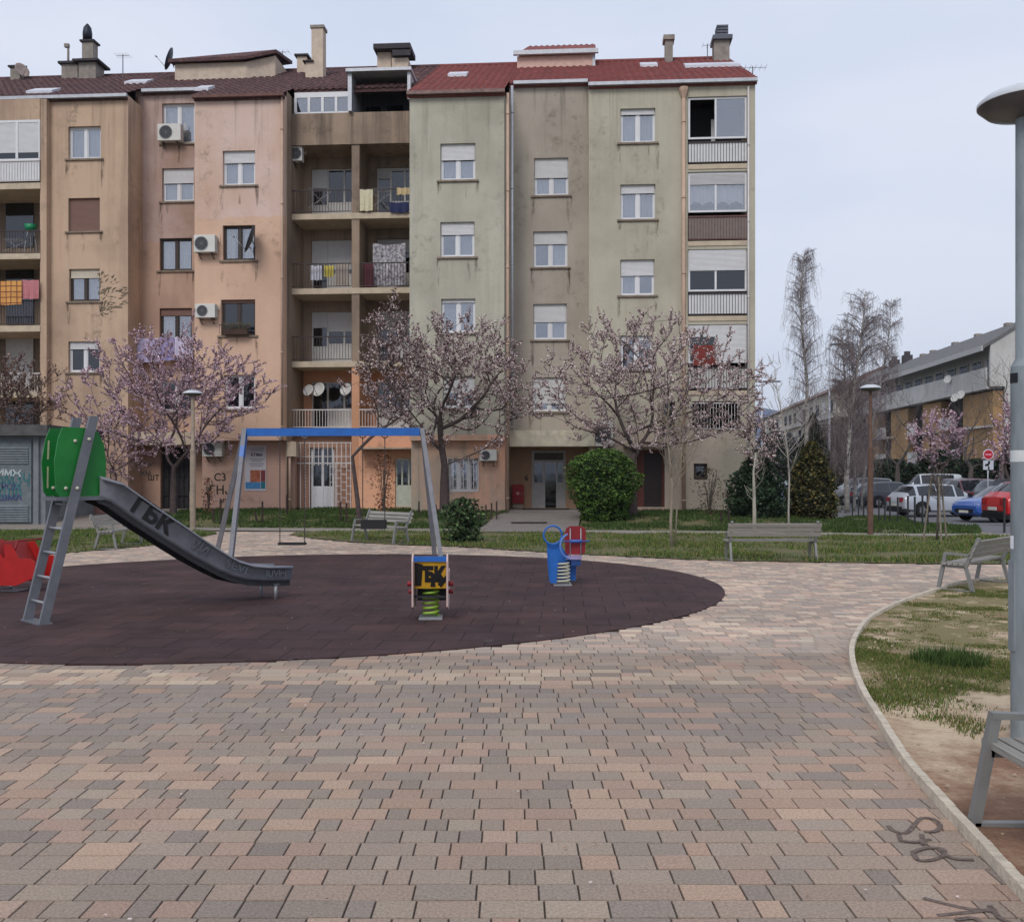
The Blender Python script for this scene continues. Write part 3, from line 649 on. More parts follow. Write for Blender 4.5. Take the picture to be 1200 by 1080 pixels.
for i, bay, x0, x1, z0, z1 in backs:
    W_ = x1-x0; dx = x0+W_*.33; y = tb+.08
    q = MB(); q.box(x0, x1, y, y+.06, z1-.06, z1); q.box(x0, x0+.06, y, y+.06, z0, z1-.06); q.box(dx-.04, dx+.04, y, y+.06, z0, z1-.06); q.box(x1-.06, x1, y, y+.06, z0, z1-.06)
    q.box(x0+.06, dx-.04, y+.01, y+.05, z0, z0+.75 if (i+bay) % 2 else z0+.1); q.box(dx+.04, x1-.06, y+.01, y+.05, z0, z0+.85)
    q.box((dx+x1)/2-.035, (dx+x1)/2+.035, y, y+.06, z0+.85, z1-.06)
    fr = part(HL, 'balcony_door_unit', q, pvc_dirty)
    q = MB(); q.box(x0+.06, dx-.04, y+.03, y+.04, z0+.1, z1-.06); q.box(dx+.04, x1-.06, y+.03, y+.04, z0+.85, z1-.06); part(HL, 'pane', q, glass_dark, fr)
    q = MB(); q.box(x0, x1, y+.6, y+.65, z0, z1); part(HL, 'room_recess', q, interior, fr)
    shd = {(3,0): (.35,.0), (2,0): (.45,.95), (1,0): (.3,.6), (2,1): (.3,.4), (1,1): (.35,.6), (3,1): (.2,.1)}.get((i, bay), (0,0))
    q = MB()
    if shd[0]: q.box(x0+.03, dx-.02, y-.03, y-.005, z1-(z1-z0)*shd[0], z1-.02)
    if shd[1]: q.box(dx+.02, x1-.03, y-.03, y-.005, z1-.85*(z1-z0-.8)*1-.0 if shd[1] > .9 else z1-(z1-z0-.8)*shd[1], z1-.02)
    if q.v: part(HL, 'shutter', q, sh_g if bay else sh_w, fr)
def railing(h, x0, x1, y, z0, z1, m, infill=None, nb=None, top=.04, parent=None):
    q = MB(); q.box(x0, x1, y-.03, y+.01, z1-top, z1); q.box(x0, x1, y-.02, y, z0, z0+.03)
    nb = nb or int((x1-x0)/.11)
    for k in range(nb+1):
        c = x0+(x1-x0)*k/nb; w_ = .009
        q.box(max(x0, c-w_), min(x1, c+w_), y-.02, y-.004, z0+.03, z1-top)
    fr = part(h, 'railing', q, m)
    if infill:
        i_ = MB(); i_.box(x0+.01, x1-.01, y+.012, y+.022, z0+.05, z1-.03); part(h, 'infill_panel', i_, infill, fr)
    return fr
for i, vt in enumerate((479.5, 394, 308.5, 222.5)):
    for bay, (x0, x1) in enumerate(((sD0, pil0), (pil1, sD1))):
        railing(HL, x0+.01, x1-.01, tD, zfl[i]+.08, Zv(380, vt, tD), metal_w if i == 0 else metal_dk)
# top floor of the stack: glazed strip at left, open shed-roofed loggia at right
x0, x1 = S(345,tD), S(411,tD); z0, z1 = zpar1+.005, Zv(380,108,tD)
q = MB(); q.box(x0, x1, tD, tD+.06, z0, z0+.06); q.box(x0, x1, tD, tD+.06, z1-.2, z1)
for k in range(5): c = x0+.04+(x1-x0-.08)*k/4; q.box(c-.05, c+.05, tD-.01, tD+.06, z0+.06, z1-.2)
fr = part(HL, 'glazed_strip', q, pvc); g = MB(); g.box(x0+.03, x1-.03, tD+.025, tD+.035, z0+.06, z1-.2); part(HL, 'pane', g, glass, fr)
g = MB(); g.box(x0, x1, tD+1.0, tD+1.05, z0, z1); part(HL, 'room_recess', g, interior, fr)
x2, x3 = S(418,tD), S(479,tD)
zt = Zv(450,87,tD)
q = MB(); q.box(x2-.35, x3+.15, tD-.35, tD+3.4, zt, zt+.12); q.box(x2-.3, x2-.15, tD-.2, tD+3, zpar1, zt); q.box(x3-.02, x3+.1, tD-.2, tD+3, zpar1+.4, zt); part(HL, 'dormer', q, tin)
q = MB(); q.box(x2-.1, x3, tD+1.5, tD+1.56, zpar1-.4, zt); part(HL, 'dormer_back', q, mat('dormer_dark', (66,66,74), .8, var=.3, scale=2))
q = MB()
for a_, b_ in ((430,446),(454,472)): q.box(S(a_,tD+1.4), S(b_,tD+1.4), tD+1.40, tD+1.44, zpar1-.1, zpar1+.75)
part(HL, 'dormer_window', q, glass_dark)
q = MB(); q.box(x1+.01, x2-.31, tD-.02, tD+.2, zpar1, rz(tD)+.2); part(HL, 'parapet', q, wm_D)
# ---- far left balcony stack
tL = 1.4; sl0, sl1 = S(-60,tL), S(47,tL)-.0
q = MB(); q.box(sl1-.02, sl1+.0, tL, tL+.01, 0, .01)
zL = [Zv(20, v, tL) for v in (550, 462, 385, 300, 218)]
for i, z in enumerate(zL):
    q = MB(); q.box(sl0, sl1, tL, tL+2.0, z-.12, z+.12); part(HL, 'balcony_slab', q, conc_slab)
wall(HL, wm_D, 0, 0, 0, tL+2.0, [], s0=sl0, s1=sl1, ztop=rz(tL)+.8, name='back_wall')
q = MB(); q.box(sl1+.003, sl1+.25, tL+.02, tL+2.0, -.3, rz(tL)-.05); part(HL, 'return_wall', q, wm_A)
wall(HL, wm_A, 0, 0, 0, tL+.3, [], s0=S(-60,tL)-8, s1=sl0, ztop=rz(tL)-.05)
q = MB(); q.box(sl0, sl1, tL-.02, tL+.2, Zv(20,141,tL), rz(tL)-.05); part(HL, 'lintel', q, wm_A)
# glazed top balcony
z0, z1 = Zv(20,188,tL), Zv(20,141,tL); fr_ = MB(); ns = 4
fr_.box(sl0, sl1, tL-.02, tL+.05, z1-.1, z1-.002); fr_.box(sl0, sl1, tL-.02, tL+.05, z0, z0+.06)
for k in range(ns+1): c = sl0+(sl1-sl0)*k/ns; fr_.box(max(sl0, c-.05), min(sl1, c+.05), tL-.03, tL+.05, z0+.06, z1-.1)
fr = part(HL, 'glazed_strip', fr_, pvc); g = MB(); g.box(sl0+.02, sl1-.02, tL-.005, tL+.005, z0+.3, z1-.1); part(HL, 'shutter', g, sh_w, fr); g = MB(); g.box(sl0+.02, sl1-.02, tL+.01, tL+.02, z0+.06, z0+.3); part(HL, 'pane', g, glass_dark, fr)
railing(HL, sl0, sl1, tL-.03, Zv(20,213,tL), z0-.01, metal_w, infill=pvc)
for i, (va, vb, m_) in enumerate(((270,297,metal_dk),(352,380,metal_dk),(437,460,metal_w))): railing(HL, sl0, sl1, tL+.02, Zv(20,vb,tL), Zv(20,va,tL), m_)
for v0_, v1_ in ((230,290),(315,380),(395,455),(470,530)):
    q = MB(); q.box(S(8,tL+2), S(40,tL+2), tL+1.93, tL+1.97, Zv(20,v1_,tL+2), Zv(20,v0_,tL+2)); part(HL, 'balcony_door_unit', q, glass_dark if v0_ != 395 else pvc_dirty)
# ---- right block: sections E, F, G
specE = [((516,557,168,211), dict(sh=.42, cur=True)), ((516,556,260,301), dict(sh=.33, cur='r')), ((517,557,350,390), dict(sh=.08, cur=True)), ((519,557,441,478), dict(sh=.5, cur=True))]
hE = winset(HR, tE, specE); sE0, sE1 = S(480,tE), S(591,tE); doorE = (S(462,0.3), S(486,0.3), .3, 2.3)
zov = Zv(540,516,tE)
wall(HR, wm_E, 480, 591, 0, tE, hE, zb=zov, s0=sE0, s1=sE1)
for hl, (_, k) in zip(hE, specE): window(HR, hl, tE, **k)
tEg = .35
hEw = (S(525,tEg), S(561,tEg), Zv(540,576,tEg), Zv(540,537,tEg))
wall(HR, wm_E, 0, 0, 0, tEg, [hEw], s0=sE0+.01, s1=sE1-.01, ztop=zov-.004, name='ground_floor_wall')
fr = window(HR, hEw, tEg, sh=0, cur=True, sill=False, mull=2, in_=.2)
def grille(h, x0, x1, y, z0, z1, parent=None, offset=True, nx=6, name='grille', m=None):
    q = MB()
    for k in range(nx+1): c = x0+(x1-x0)*k/nx; q.box(c-.012, c+.012, y-.012, y+.012, z0, z1)
    for k in range(nx):
        nz2 = 4
        for j in range(nz2+1):
            z = z0+(z1-z0)*(j+(.5 if (k % 2 and offset) else 0))/nz2
            if z <= z1: q.box(x0+(x1-x0)*k/nx+.012, x0+(x1-x0)*(k+1)/nx-.012, y-.008, y+.008, z-.01, z+.01)
    return part(h, name, q, m or metal_w, parent)
grille(HR, hEw[0], hEw[1], tEg-.03, hEw[2], hEw[3])
q = MB(); q.box(sE0+.002, sE0+.28, .33, 3.0, -.3, rz(0)-.05); q.box(sE1-.28, sE1-.002, .33, tF+.3, -.3, rz(0)-.05); q.box(sE0+.28, sE1-.28, .33, tEg+.4, zov, zov+.2); part(HR, 'return_wall', q, wm_E)
specF = [((626,666,185,229), dict(sh=.5, cur=True)), ((625,665,271,313), dict(sh=.33, cur='r')), ((625,664,356,398), dict(sh=.48, cur='r')), ((624,663,442,482), dict(sh=.75, cur=False))]
hF = winset(HR, tF, specF); sF0, sF1 = S(595,tF), S(692,tF); zcan = Zv(640,507,tF)
wall(HR, wm_F, 0, 0, 0, tF, hF, zb=Zv(640,511,tF), s0=sE1+.003, s1=S(690,tG)+.28)
for hl, (_, k) in zip(hF, specF): window(HR, hl, tF, **k)
specG = [((727,768,127,167), dict(sh=.14, cur=True)), ((727,768,216,257), dict(sh=.22, cur=True)), ((727,767,304,346), dict(sh=.42, cur='l')), ((727,765,393,433), dict(sh=.12, cur='r')), ((776,791,470,512), dict(cur=False, gl=glass_dark, sill=False, fm=dkframe, mull=0)), ((813,829,543,562), dict(cur=False, gl=glass_dark, mull=0, sill=False, fm=dkframe))]
hG = winset(HR, tG, specG); sG0, sG1, sH0, sH1 = S(690,tG), S(876,tG), S(806,tG), S(876,tG)
def sv(v): return Zv(840, v, tG)
hH = [(sH0, sH1, sv(192), sv(113)), (sH0, sH1, sv(282), sv(201)), (sH0, sH1, sv(370), sv(292)), (sH0, sH1, sv(459), sv(380)), (sH0+.15, sH1-.25, sv(535)+1.0, sv(470))]
doorG = (S(746,tG), S(779,tG), .35, Zv(760,527,tG))
wall(HR, wm_G, 690, 885, 0, tG, hG+hH+[doorG], s0=sG0, s1=S(885,tG))
for hl, (_, k) in zip(hG, specG): window(HR, hl, tG, **k)
q = MB(); q.box(sG0+.002, sG0+.28, tG+.33, tF-.003, Zv(640,511,tF), rz(tG)-.05); part(HR, 'return_wall', q, wm_G)
# glazed balconies H
def hb(i, name): return hH[i]
Hcfg = [(113,162,166,191,.0,(0,0),pvc,metal_dk), (201,248,253,281,.25,(0,0),mat('smoked_panel', (122,110,104), .4, var=.1),tin_rust), (292,341,343,369,.5,(0,0),pvc,metal_dk), (380,425,430,456,.3,(0,0),pvc_dirty,metal_dk)]
for i, (va, vb, vc, vd, shf, _, inf, rm) in enumerate(Hcfg):
    x0, x1 = sH0+.02, sH1-.02; z0, z1 = sv(vb), sv(va)-.01; y = tG+.06
    q = MB(); q.box(x0, x1, y, y+.06, z0, z0+.07); q.box(x0, x1, y, y+.06, z1-.07, z1); xm = x0+(x1-x0)*(.47)
    for c in (x0+.035, xm, x1-.035): q.box(c-.035, c+.035, y-.004, y+.064, z0+.07, z1-.07)
    fr = part(HR, 'balcony_glazing', q, pvc)
    g = MB(); (g.box(xm+.04, x1-.07, y+.025, y+.035, z0+.07, z1-.07) if i == 0 else g.box(x0+.07, x1-.07, y+.025, y+.035, z0+.07, z1-.07)); part(HR, 'pane', g, glass if i < 2 else glass_dark, fr)
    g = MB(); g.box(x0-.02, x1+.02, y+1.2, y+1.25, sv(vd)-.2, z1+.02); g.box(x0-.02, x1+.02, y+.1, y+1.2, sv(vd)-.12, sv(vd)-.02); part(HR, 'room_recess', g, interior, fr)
    if i == 1: g = MB(); g.box(x0+.07, x1-.07, y-.02, y, z1-.46, z1-.07); part(HR, 'shutter', g, sh_g, fr)
    if i == 2: g = MB(); g.box(x0+.02, x1-.02, y-.03, y-.01, z1-(z1-z0)*.5, z1); part(HR, 'shutter', g, sh_w, fr)
    if i == 3: g = MB(); g.box(xm, x1-.02, y-.03, y-.01, z0, z1); g.box(x0, xm, y-.03, y-.01, z1-.45, z1); part(HR, 'shutter', g, sh_w, fr)
    if i == 0: g = MB(); g.box(x0+.95, x0+1.1, y+.8, y+.84, z0, z0+1.0); part(HR, 'door_leaf', g, pvc_dirty, fr)
    if i == 1:
        g = MB(); nn_ = 30
        for k in range(nn_):
            a0 = x0+.1+(x1-x0-.2)*k/nn_; a1 = x0+.1+(x1-x0-.2)*(k+1)/nn_; f0 = .05*math.sin(k*2.1); f1 = .05*math.sin((k+1)*2.1)
            zb_ = z0+.28+.12*abs(math.sin(k*.42+.4)); g.quad((a0,y+.11+f0,zb_),(a1,y+.11+f1,zb_),(a1,y+.11+f1,z1-.4),(a0,y+.11+f0,z1-.4))
        part(HR, 'curtain', g, mat('bright_curtain', (226,228,236), .9, var=.08, scale=4, stretch=(8,1,.3)), fr, recalc=False)
    railing(HR, x0, x1, tG-.02, sv(vd), sv(vc), rm, infill=inf, nb=20, top=.05)
    q = MB(); q.box(x0, x1, tG-.03, tG+1.3, sv(vd)-.22, sv(vd)-.05); part(HR, 'balcony_slab', q, conc_slab)
railing(HR, sH0+.15, sH1-.25, tG-.02, hH[4][2]+.02, hH[4][2]+1.0, metal_w)
q = MB(); q.box(sH0+.1, sH1-.2, tG+1.2, tG+1.25, hH[4][2]-.1, hH[4][3]+.1); part(HR, 'room_recess', q, interior)
# entrance of the right block
zc0, zc1 = Zv(640,523,tF-1.3), Zv(640,508,tF-1.3)
q = MB(); q.box(S(594,tF-1.4)+.1, S(697,tF-1.4), tF-1.5, tF+.0, zc0, zc1-.1); q.box(S(594,tF-1.4)+.1, S(697,tF-1.4), tF-1.5, tF-.9, zc1-.098, zc1+.12); part(HR, 'canopy', q, mat('canopy_concrete', (196,188,168), .9, var=.2, scale=3))
tN = tF+.9; zg = .24
dF = (S(623,tN), S(663,tN), zg, Zv(640,527,tN))
wall(HR, wallmat('plaster_entrance', (194,160,132), (170,140,116), streak_amt=.2), 0, 0, 0, tN, [dF], s0=sE1-.4, s1=S(700,tN), ztop=zc0+.6, name='ground_floor_wall')
q = MB(); q.box(sE1+.0, S(700,tF), tF+.02, tN, zc0+.3, zc0+.55); part(HR, 'soffit', q, conc_slab)
q = MB(); q.box(sE1, S(700,tF), tF-1.9, tN, -.2, zg-.01); q.box(sE1, S(700,tF), tF-2.25, tF-1.9, -.2, zg-.12); part(HR, 'entrance_step', q, mat('step_concrete', (150,142,134), .9, var=.15))
x0, x1, z0, z1 = dF; q = MB(); y = tN+.1
q.box(x0, x1, y, y+.08, z1-.5, z1-.02); q.box(x0, x0+.1, y, y+.08, z0, z1-.5); q.box(x1-.1, x1, y, y+.08, z0, z1-.5); xa = x0+.48; q.box(xa-.05, xa+.05, y, y+.08, z0, z1-.5)
q.box(x0+.1, xa-.05, y+.02, y+.06, z0, z0+1.0); q.box(xa+.50, x1-.1, y+.02, y+.06, z0, z0+1.0); q.box(xa+.48, xa+.54, y, y+.08, z0, z1-.5); q.box(xa+.75, xa+.79, y+.01, y+.07, z0+1.0, z1-.5)
fr = part(HR, 'entrance_door', q, pvc_dirty)
q = MB(); q.box(x0+.1, x1-.1, y+.03, y+.04, z0+1.0, z1-.5); q.box(xa+.06, xa+.48, y+.09, y+.1, z0, z1-.5); part(HR, 'pane', q, glass_dark, fr)
q = MB(); q.box(x0, x1, y+.7, y+.75, z0, z1); part(HR, 'room_recess', q, interior, fr)
q = MB(); q.box(x0+.1, x1-.1, y-.01, y, z1-.4, z1-.12); part(HR, 'transom_plate', q, mat('transom', (96,90,84), .6), fr)
# brown door G
x0, x1, z0, z1 = doorG; y = tG+.1; q = MB(); q.box(x0, x0+.28, y, y+.08, z0, z1); q.box(x1-.1, x1, y, y+.08, z0, z1); q.box(x0+.28, x1-.1, y, y+.08, z1-.12, z1)
fr = part(HR, 'entrance_door', q, mat('brown_paint', (92,48,40), .6, var=.2)); q = MB(); q.box(x0+.28, x1-.1, y+.05, y+.09, z0, z1-.12); part(HR, 'door_leaf', q, mat('dark_leaf', (42,30,30), .5, var=.3), fr)
q = MB(); q.box(x0-.05, x1+.1, tG-.5, tG+.12, -.1, .3); part(HR, 'entrance_step', q, mat('pink_step', (186,150,136), .9))
q = MB(); q.box(x0-.5, x1+.2, tG-.9, tG-.004, z1+.1, z1+.22); part(HR, 'canopy', q, conc_slab)
# ground storey doors of the left block (behind the swing) and of section E
x0, x1 = S(345,tD), S(412,tD); z1 = Zv(380,518,tD); tg_ = tD+.3
wall(HL, wallmat('plaster_brown_pink', (176,138,118), (160,122,104), streak_amt=.2), 0, 0, 0, tg_, [(S(363,tg_), S(392,tg_), .2, 2.6)], s0=S(333,tC)-.05, s1=pil0, ztop=zfl[0]-.21, name='ground_floor_wall')
q = MB(); a_, b_ = S(364,tg_), S(391,tg_); y = tg_+.1
q.box(a_, b_, y, y+.06, .2, 1.1); q.box(a_, a_+.08, y, y+.06, 1.1, 2.55); q.box(b_-.08, b_, y, y+.06, 1.1, 2.55); q.box((a_+b_)/2-.05, (a_+b_)/2+.05, y, y+.06, 1.1, 2.55); q.box(a_, b_, y, y+.06, 2.55, 2.6)
fr = part(HL, 'shop_door', q, pvc); q = MB(); q.box(a_+.08, b_-.08, y+.02, y+.03, 1.1, 2.55); part(HL, 'pane', q, glass_dark, fr)
q = MB(); yb = tD+.05
for k in range(13):
    c = x0+.05+(x1-x0-.1)*k/12; q.box(c-.014, c+.014, yb-.014, yb+.014, .2 if k in (0,1,2,3,6,9,12) else 1.9, z1)
for z in (z1-.02, z1-.55, z1-.82, 2.0): q.box(x0, x1, yb-.012, yb+.012, z-.014, z+.014)
for k in range(4):
    xa = x0+(x1-x0)*(.62+.095*k); q.box(xa-.012, xa+.012, yb-.012, yb+.012, .25, 1.98)
    for j in range(6): q.box(xa, xa+(x1-x0)*.09, yb-.008, yb+.008, .35+.3*j+(.15 if k % 2 else 0), .375+.3*j+(.15 if k % 2 else 0))
part(HL, 'grille', q, metal_w)
# orange-pink ground wall right of the pillar
hd = (S(463,tD-.1), S(486,tD-.1)-.12, .3, Zv(475,537,tD-.1))
wall(HL, wallmat('plaster_salmon', (226,172,140), (212,158,128), streak_amt=.15), 0, 0, 0, tD-.1, [(hd[0], sE0-.06, hd[2], hd[3])], s0=pil1+.0, s1=sE0-.003, ztop=zfl[0]-.21, name='ground_floor_wall')
def panel_door(h, x0, x1, y, z0, z1, name='shop_door', mm=None):
    q = MB(); q.box(x0, x1, y, y+.06, z1-.07, z1); q.box(x0, x0+.07, y, y+.06, z0, z1-.07); q.box(x1-.07, x1, y, y+.06, z0, z1-.07); q.box(x0+.07, x1-.07, y+.01, y+.05, z0, z0+.85)
    for k in (1, 2): c = x0+(x1-x0)*k/3; q.box(c-.03, c+.03, y, y+.06, z0+.85, z1-.07)
    for zz in (z0+.15, z0+.5): q.box(x0+.15, x1-.15, y, y+.012, zz, zz+.25)
    fr = part(h, name, q, mm or mat('mint_door', (188,192,178), .6, var=.1)); g = MB(); g.box(x0+.07, x1-.07, y+.02, y+.03, z0+.85, z1-.07); part(h, 'pane', g, glass_dark, fr)
panel_door(HL, hd[0], sE0-.07, tD-.02, .3, hd[3])
q = MB(); q.box(pil1+.1, S(483,tD-1), tD-1.0, tD-.12, Zv(450,535,tD-.5)+.28, Zv(450,535,tD-.5)+.34); part(HL, 'canopy', q, mat('awning_tin', (168,150,132), .8, var=.3))
# pale band under the loggias (slab edge of first floor) and at section C bottom
# ---- downpipes
def pipe(h, pts, r=.055, m=copper, hop=None):
    q = MB(); q.tube(pts, r, 8)
    for i in range(int(abs(pts[0][2]-pts[-1][2])/2.8)+1):
        z = pts[-1][2]+.5+i*2.8
        if z < pts[0][2]: q.lathe([(r+.002, z-.03), (r+.012, z-.03), (r+.012, z+.03), (r+.002, z+.03)], (pts[-1][0], pts[-1][1], 0), 8)
    o = part(h, 'downpipe', q, m, smooth=True)
    if hop: g = MB(); g.lathe([(.02,-.35),(.07,-.3),(.17,-.02),(.19,.1),(.17,.1)], (pts[0][0], pts[0][1], pts[0][2]), 8); part(h, 'hopper', g, m, o)
pipe(HL, [(S(50,tA), tA-.07, Zv(50,135,tA)), (S(50,tA), tA-.07, .1)], .06, copper, 1)
pipe(HR, [(S(594,tE)+.02, tE+.1, rz(0)-.1), (S(594,tE)+.02, tE+.1, .2)], .055, copper)
pipe(HR, [(S(597,tE)+.06, tE+.5, rz(1)-.2), (S(597,tE)+.06, tE+.5, 3.2)], .05, tin)
pipe(HR, [(S(801,tG), tG-.07, Zv(801,107,tG)), (S(801,tG), tG-.07, .1)], .07, copper, 1)
pipe(HL, [(S(331,tC), tC-.06, rz(tC)-.1), (S(331,tC), tC-.06, zC)], .045, copper)
pipe(HL, [(S(163,tB)+.0, tB-.07, rz(tB)-.3), (S(163,tB)+.0, tB-.07, 3.2)], .05, mat('dirty_pipe', (150,118,100), .8, var=.2))
pipe(HR, [(S(888,tG)-.35, tG-.06, rz(tG)-.3), (S(888,tG)-.35, tG-.06, 2)], .035, metal_w)
pipe(HL, [(S(340,tC+.5), tC+.45, zC-.1), (S(340,tC+.5), tC+.45, .1)], .05, copper)
q = MB(); q.box(S(331,tC-.1), S(343,tC-.1), tC+.35, tC+.7, zC-.6, zC-.05); part(HL, 'duct', q, conc_slab)
# ---- roofs: corrugated tile sheets, one slope per wall section, rear slope and gables
def tilemat(name, c1, c2, c3):
    m = mat(name, c1, .85, col2=c2, scale=2.2, bump=.3, bscale=20); n = m.node_tree; b = n.nodes['Principled BSDF']; lk = b.inputs['Base Color'].links[0]; src = lk.from_socket
    t = n.nodes.new('ShaderNodeTexCoord'); q = n.nodes.new('ShaderNodeTexNoise'); q.inputs['Scale'].default_value = 9; q.inputs['Detail'].default_value = 5
    r = n.nodes.new('ShaderNodeMapRange'); r.inputs['From Min'].default_value = .5; r.inputs['From Max'].default_value = .7; mx_ = n.nodes.new('ShaderNodeMix'); mx_.data_type = 'RGBA'; mx_.inputs['B'].default_value = (*lin(c3), 1)
    n.links.new(t.outputs['Object'], q.inputs['Vector']); n.links.new(q.outputs[0], r.inputs[0]); n.links.new(r.outputs[0], mx_.inputs['Factor']); n.links.new(src, mx_.inputs['A']); n.links.new(mx_.outputs['Result'], b.inputs['Base Color']); return m
red_tile = tilemat('red_roof_tile', (140,76,72), (116,62,60), (104,66,64)); old_tile = tilemat('old_roof_tile', (88,60,60), (66,50,52), (118,84,80))
def roof_sheet(h, s0, s1, t0, m, name='roof', rib=.28, amp=.035):
    q = MB(); ns = int((s1-s0)/(rib/5)); rows = max(1, int((TR-t0)/.42)); xs_ = [s0+(s1-s0)*i/ns for i in range(ns+1)]
    lines = []
    for k in range(rows):
        ta, tb_ = t0+(TR-t0)*k/rows, t0+(TR-t0)*(k+1)/rows
        lines += [(ta, .05), (tb_, .005)]
    lines = [(t0, -.06)]+lines
    for tt, dz in lines:
        for x in xs_: q.v.append((x, tt, rz(tt)+.03+dz+amp*max(-.35, math.cos(2*math.pi*x/rib))+.015*noise.noise(Vector((x*.9, tt, 4)))))
    n_ = ns+1
    for j in range(len(lines)-1):
        for i in range(ns): q.f.append((j*n_+i, j*n_+i+1, (j+1)*n_+i+1, (j+1)*n_+i)); q.m.append(0)
    q.box(s0, s1, t0+.05, t0+.12, rz(t0)-.16, rz(t0)-.02)
    return part(h, name, q, m, recalc=False)
sLE = S(-60,tL)-8
roof_root = roof_sheet(HL, sLE, S(150,tA), tA-.14, old_tile)
roof_sheet(HL, S(150,tA), S(228,tC), tB-.16, old_tile); roof_sheet(HL, S(228,tC), S(333,tC)+.04, tC-.14, old_tile)
roofL = roof_sheet(HL, S(333,tC)+.04, SPLIT-.12, tD+.1, old_tile)
roofR = roof_sheet(HR, SPLIT-.12, sE1+.03, tE-.14, red_tile); roof_sheet(HR, sE1+.03, sG0, tF-.16, red_tile); roof_sheet(HR, sG0, S(886,tG)+.02, tG-.14, red_tile)
for h, x0, x1, m_, wmm in ((HL, sLE, SPLIT-.12, old_tile, wm_A), (HR, SPLIT-.12, S(886,tG)+.02, red_tile, wm_end)):
    q = MB(); q.prism([(x0,TR,rz(TR)+.02),(x0,2*TR-1,rz(1)+.02),(x0,2*TR-1,rz(1)-.12),(x0,TR,rz(TR)-.12)], (x1-x0,0,0)); q.tube([(x0,TR,rz(TR)+.03),(x1,TR,rz(TR)+.03)], .12, 8); part(h, 'rear_roof', q, m_)
    a_, b_ = (x0+.01, x0+.3), (x1-.45, x1-.16)
    q = MB(); q.box(x0+.02, x1-.2, 2*TR-1.5, 2*TR-1.2, -.5, rz(1)); part(h, 'rear_wall', q, wmm)
e0, e1 = S(885,tG)-.3, S(885,tG)-.003
q = MB(); q.prism([(e0,tG+.325,-.5),(e0,2*TR-1.52,-.5),(e0,2*TR-1.52,rz(1.5)-.1),(e0,TR,rz(TR)-.12),(e0,tG+.325,rz(tG)-.06)], (e1-e0,0,0)); part(HR, 'gable_wall', q, wm_end)
q = MB(); q.prism([(sLE+.01,tL+.7,-.5),(sLE+.01,2*TR-1.52,-.5),(sLE+.01,2*TR-1.52,rz(1.5)-.1),(sLE+.01,TR,rz(TR)-.12),(sLE+.01,tL+.7,rz(tL)+.2)], (.3,0,0)); part(HL, 'gable_wall', q, wm_A)
def gutter(h, s0, s1, t0, m): q = MB(); q.box(s0, s1, t0-.12, t0+.02, rz(t0)-.10, rz(t0)+.02); part(h, 'gutter', q, m)
gutter(HL, sLE, S(150,tA)+.05, tA-.14, tin); gutter(HL, S(150,tA)+.06, S(228,tC)-.02, tB-.16, tin); gutter(HL, S(228,tC)-.02, S(333,tC)+.03, tC-.14, tin_rust)
gutter(HR, SPLIT-.1, sE1+.03, tE-.14, mat('brown_gutter', (122,98,92), .6, var=.3)); gutter(HR, sE1+.2, sG0-.03, tF-.16, tin); gutter(HR, sG0-.02, S(886,tG)+.02, tG-.14, tin)
# roof boxes, chimneys, skylights as sub-parts of the roofs
def rbox(h, roof, name, u0, u1, v0, v1, t, dt, m, cap=None, capm=None, over=.08, skew=0):
    s0, s1 = S(u0,t), S(u1,t); uc = (u0+u1)/2; z0 = min(Zv(uc,v1,t), rz(min(t, TR))-.1)-.6; z1 = Zv(uc,v0,t)
    q = MB(); q.box(s0, s1, t, t+dt, z0, z1); o = part(h, name, q, m, roof)
    if cap: q = MB(); q.box(s0-over, s1+over, t-over, t+dt+over, z1+.002, z1+cap); part(h, name+'_cap' if 'cap' not in name else name, q, capm or conc_slab, roof)
    return z1
rend = mat('chimney_render', (196,178,160), .9, var=.15, scale=4, bump=.3); rend_g = mat('chimney_grey', (140,132,124), .9, var=.25, scale=4, bump=.3); capd = mat('cap_dark', (58,54,58), .8, var=.3)
rbox(HL, roofL, 'chimney', 365, 378.5, 33, 93, 5.2, .5, rend, .12, rend_g, .05); rbox(HL, roofL, 'chimney', 358, 365, 73, 93, 5.2, .4, rend, .06, capd, .1); rbox(HL, roofL, 'chimney', 348, 359, 66, 82, 7.4, .4, rend, .08, capd, .1)
rbox(HL, roofL, 'chimney', 442, 458, 60, 80, 7.4, .7, rend, None); rbox(HL, roofL, 'chimney', 459, 478, 68, 80, 7.2, .7, rend, None)
q = MB(); z = Zv(460,60,7.3); q.box(S(439,7.3), S(482,7.3), 7.0, 8.4, z, z+.22); q.box(S(460,7), S(481,7), 6.95, 7.0, z-.35, z-.1); part(HL, 'chimney_cap', q, capd, roofL)
rbox(HL, roof_root, 'chimney', 12, 23, 79, 97, 7.6, .5, rend_g, .08, capd, .08); rbox(HL, roof_root, 'chimney', 72, 91, 75, 92, 7.6, .8, rend_g, .1, capd, .12); rbox(HL, roof_root, 'chimney', 92, 112, 73, 92, 7.3, .8, rend_g, .1, capd, .2)
rbox(HL, roof_root, 'chimney', 96, 109, 49, 74, 7.5, .45, rend_g, .08, capd, .08)
q = MB(); z = Zv(102,47,7.7); q.lathe([(.0,.75),(.05,.72),(.17,.55),(.21,.3),(.2,0),(.0,0)], (S(102.5,7.7),7.7,z), 12); part(HL, 'cowl', q, mat('cowl_dark', (40,44,56), .5, metal=.4), roof_root, smooth=True)
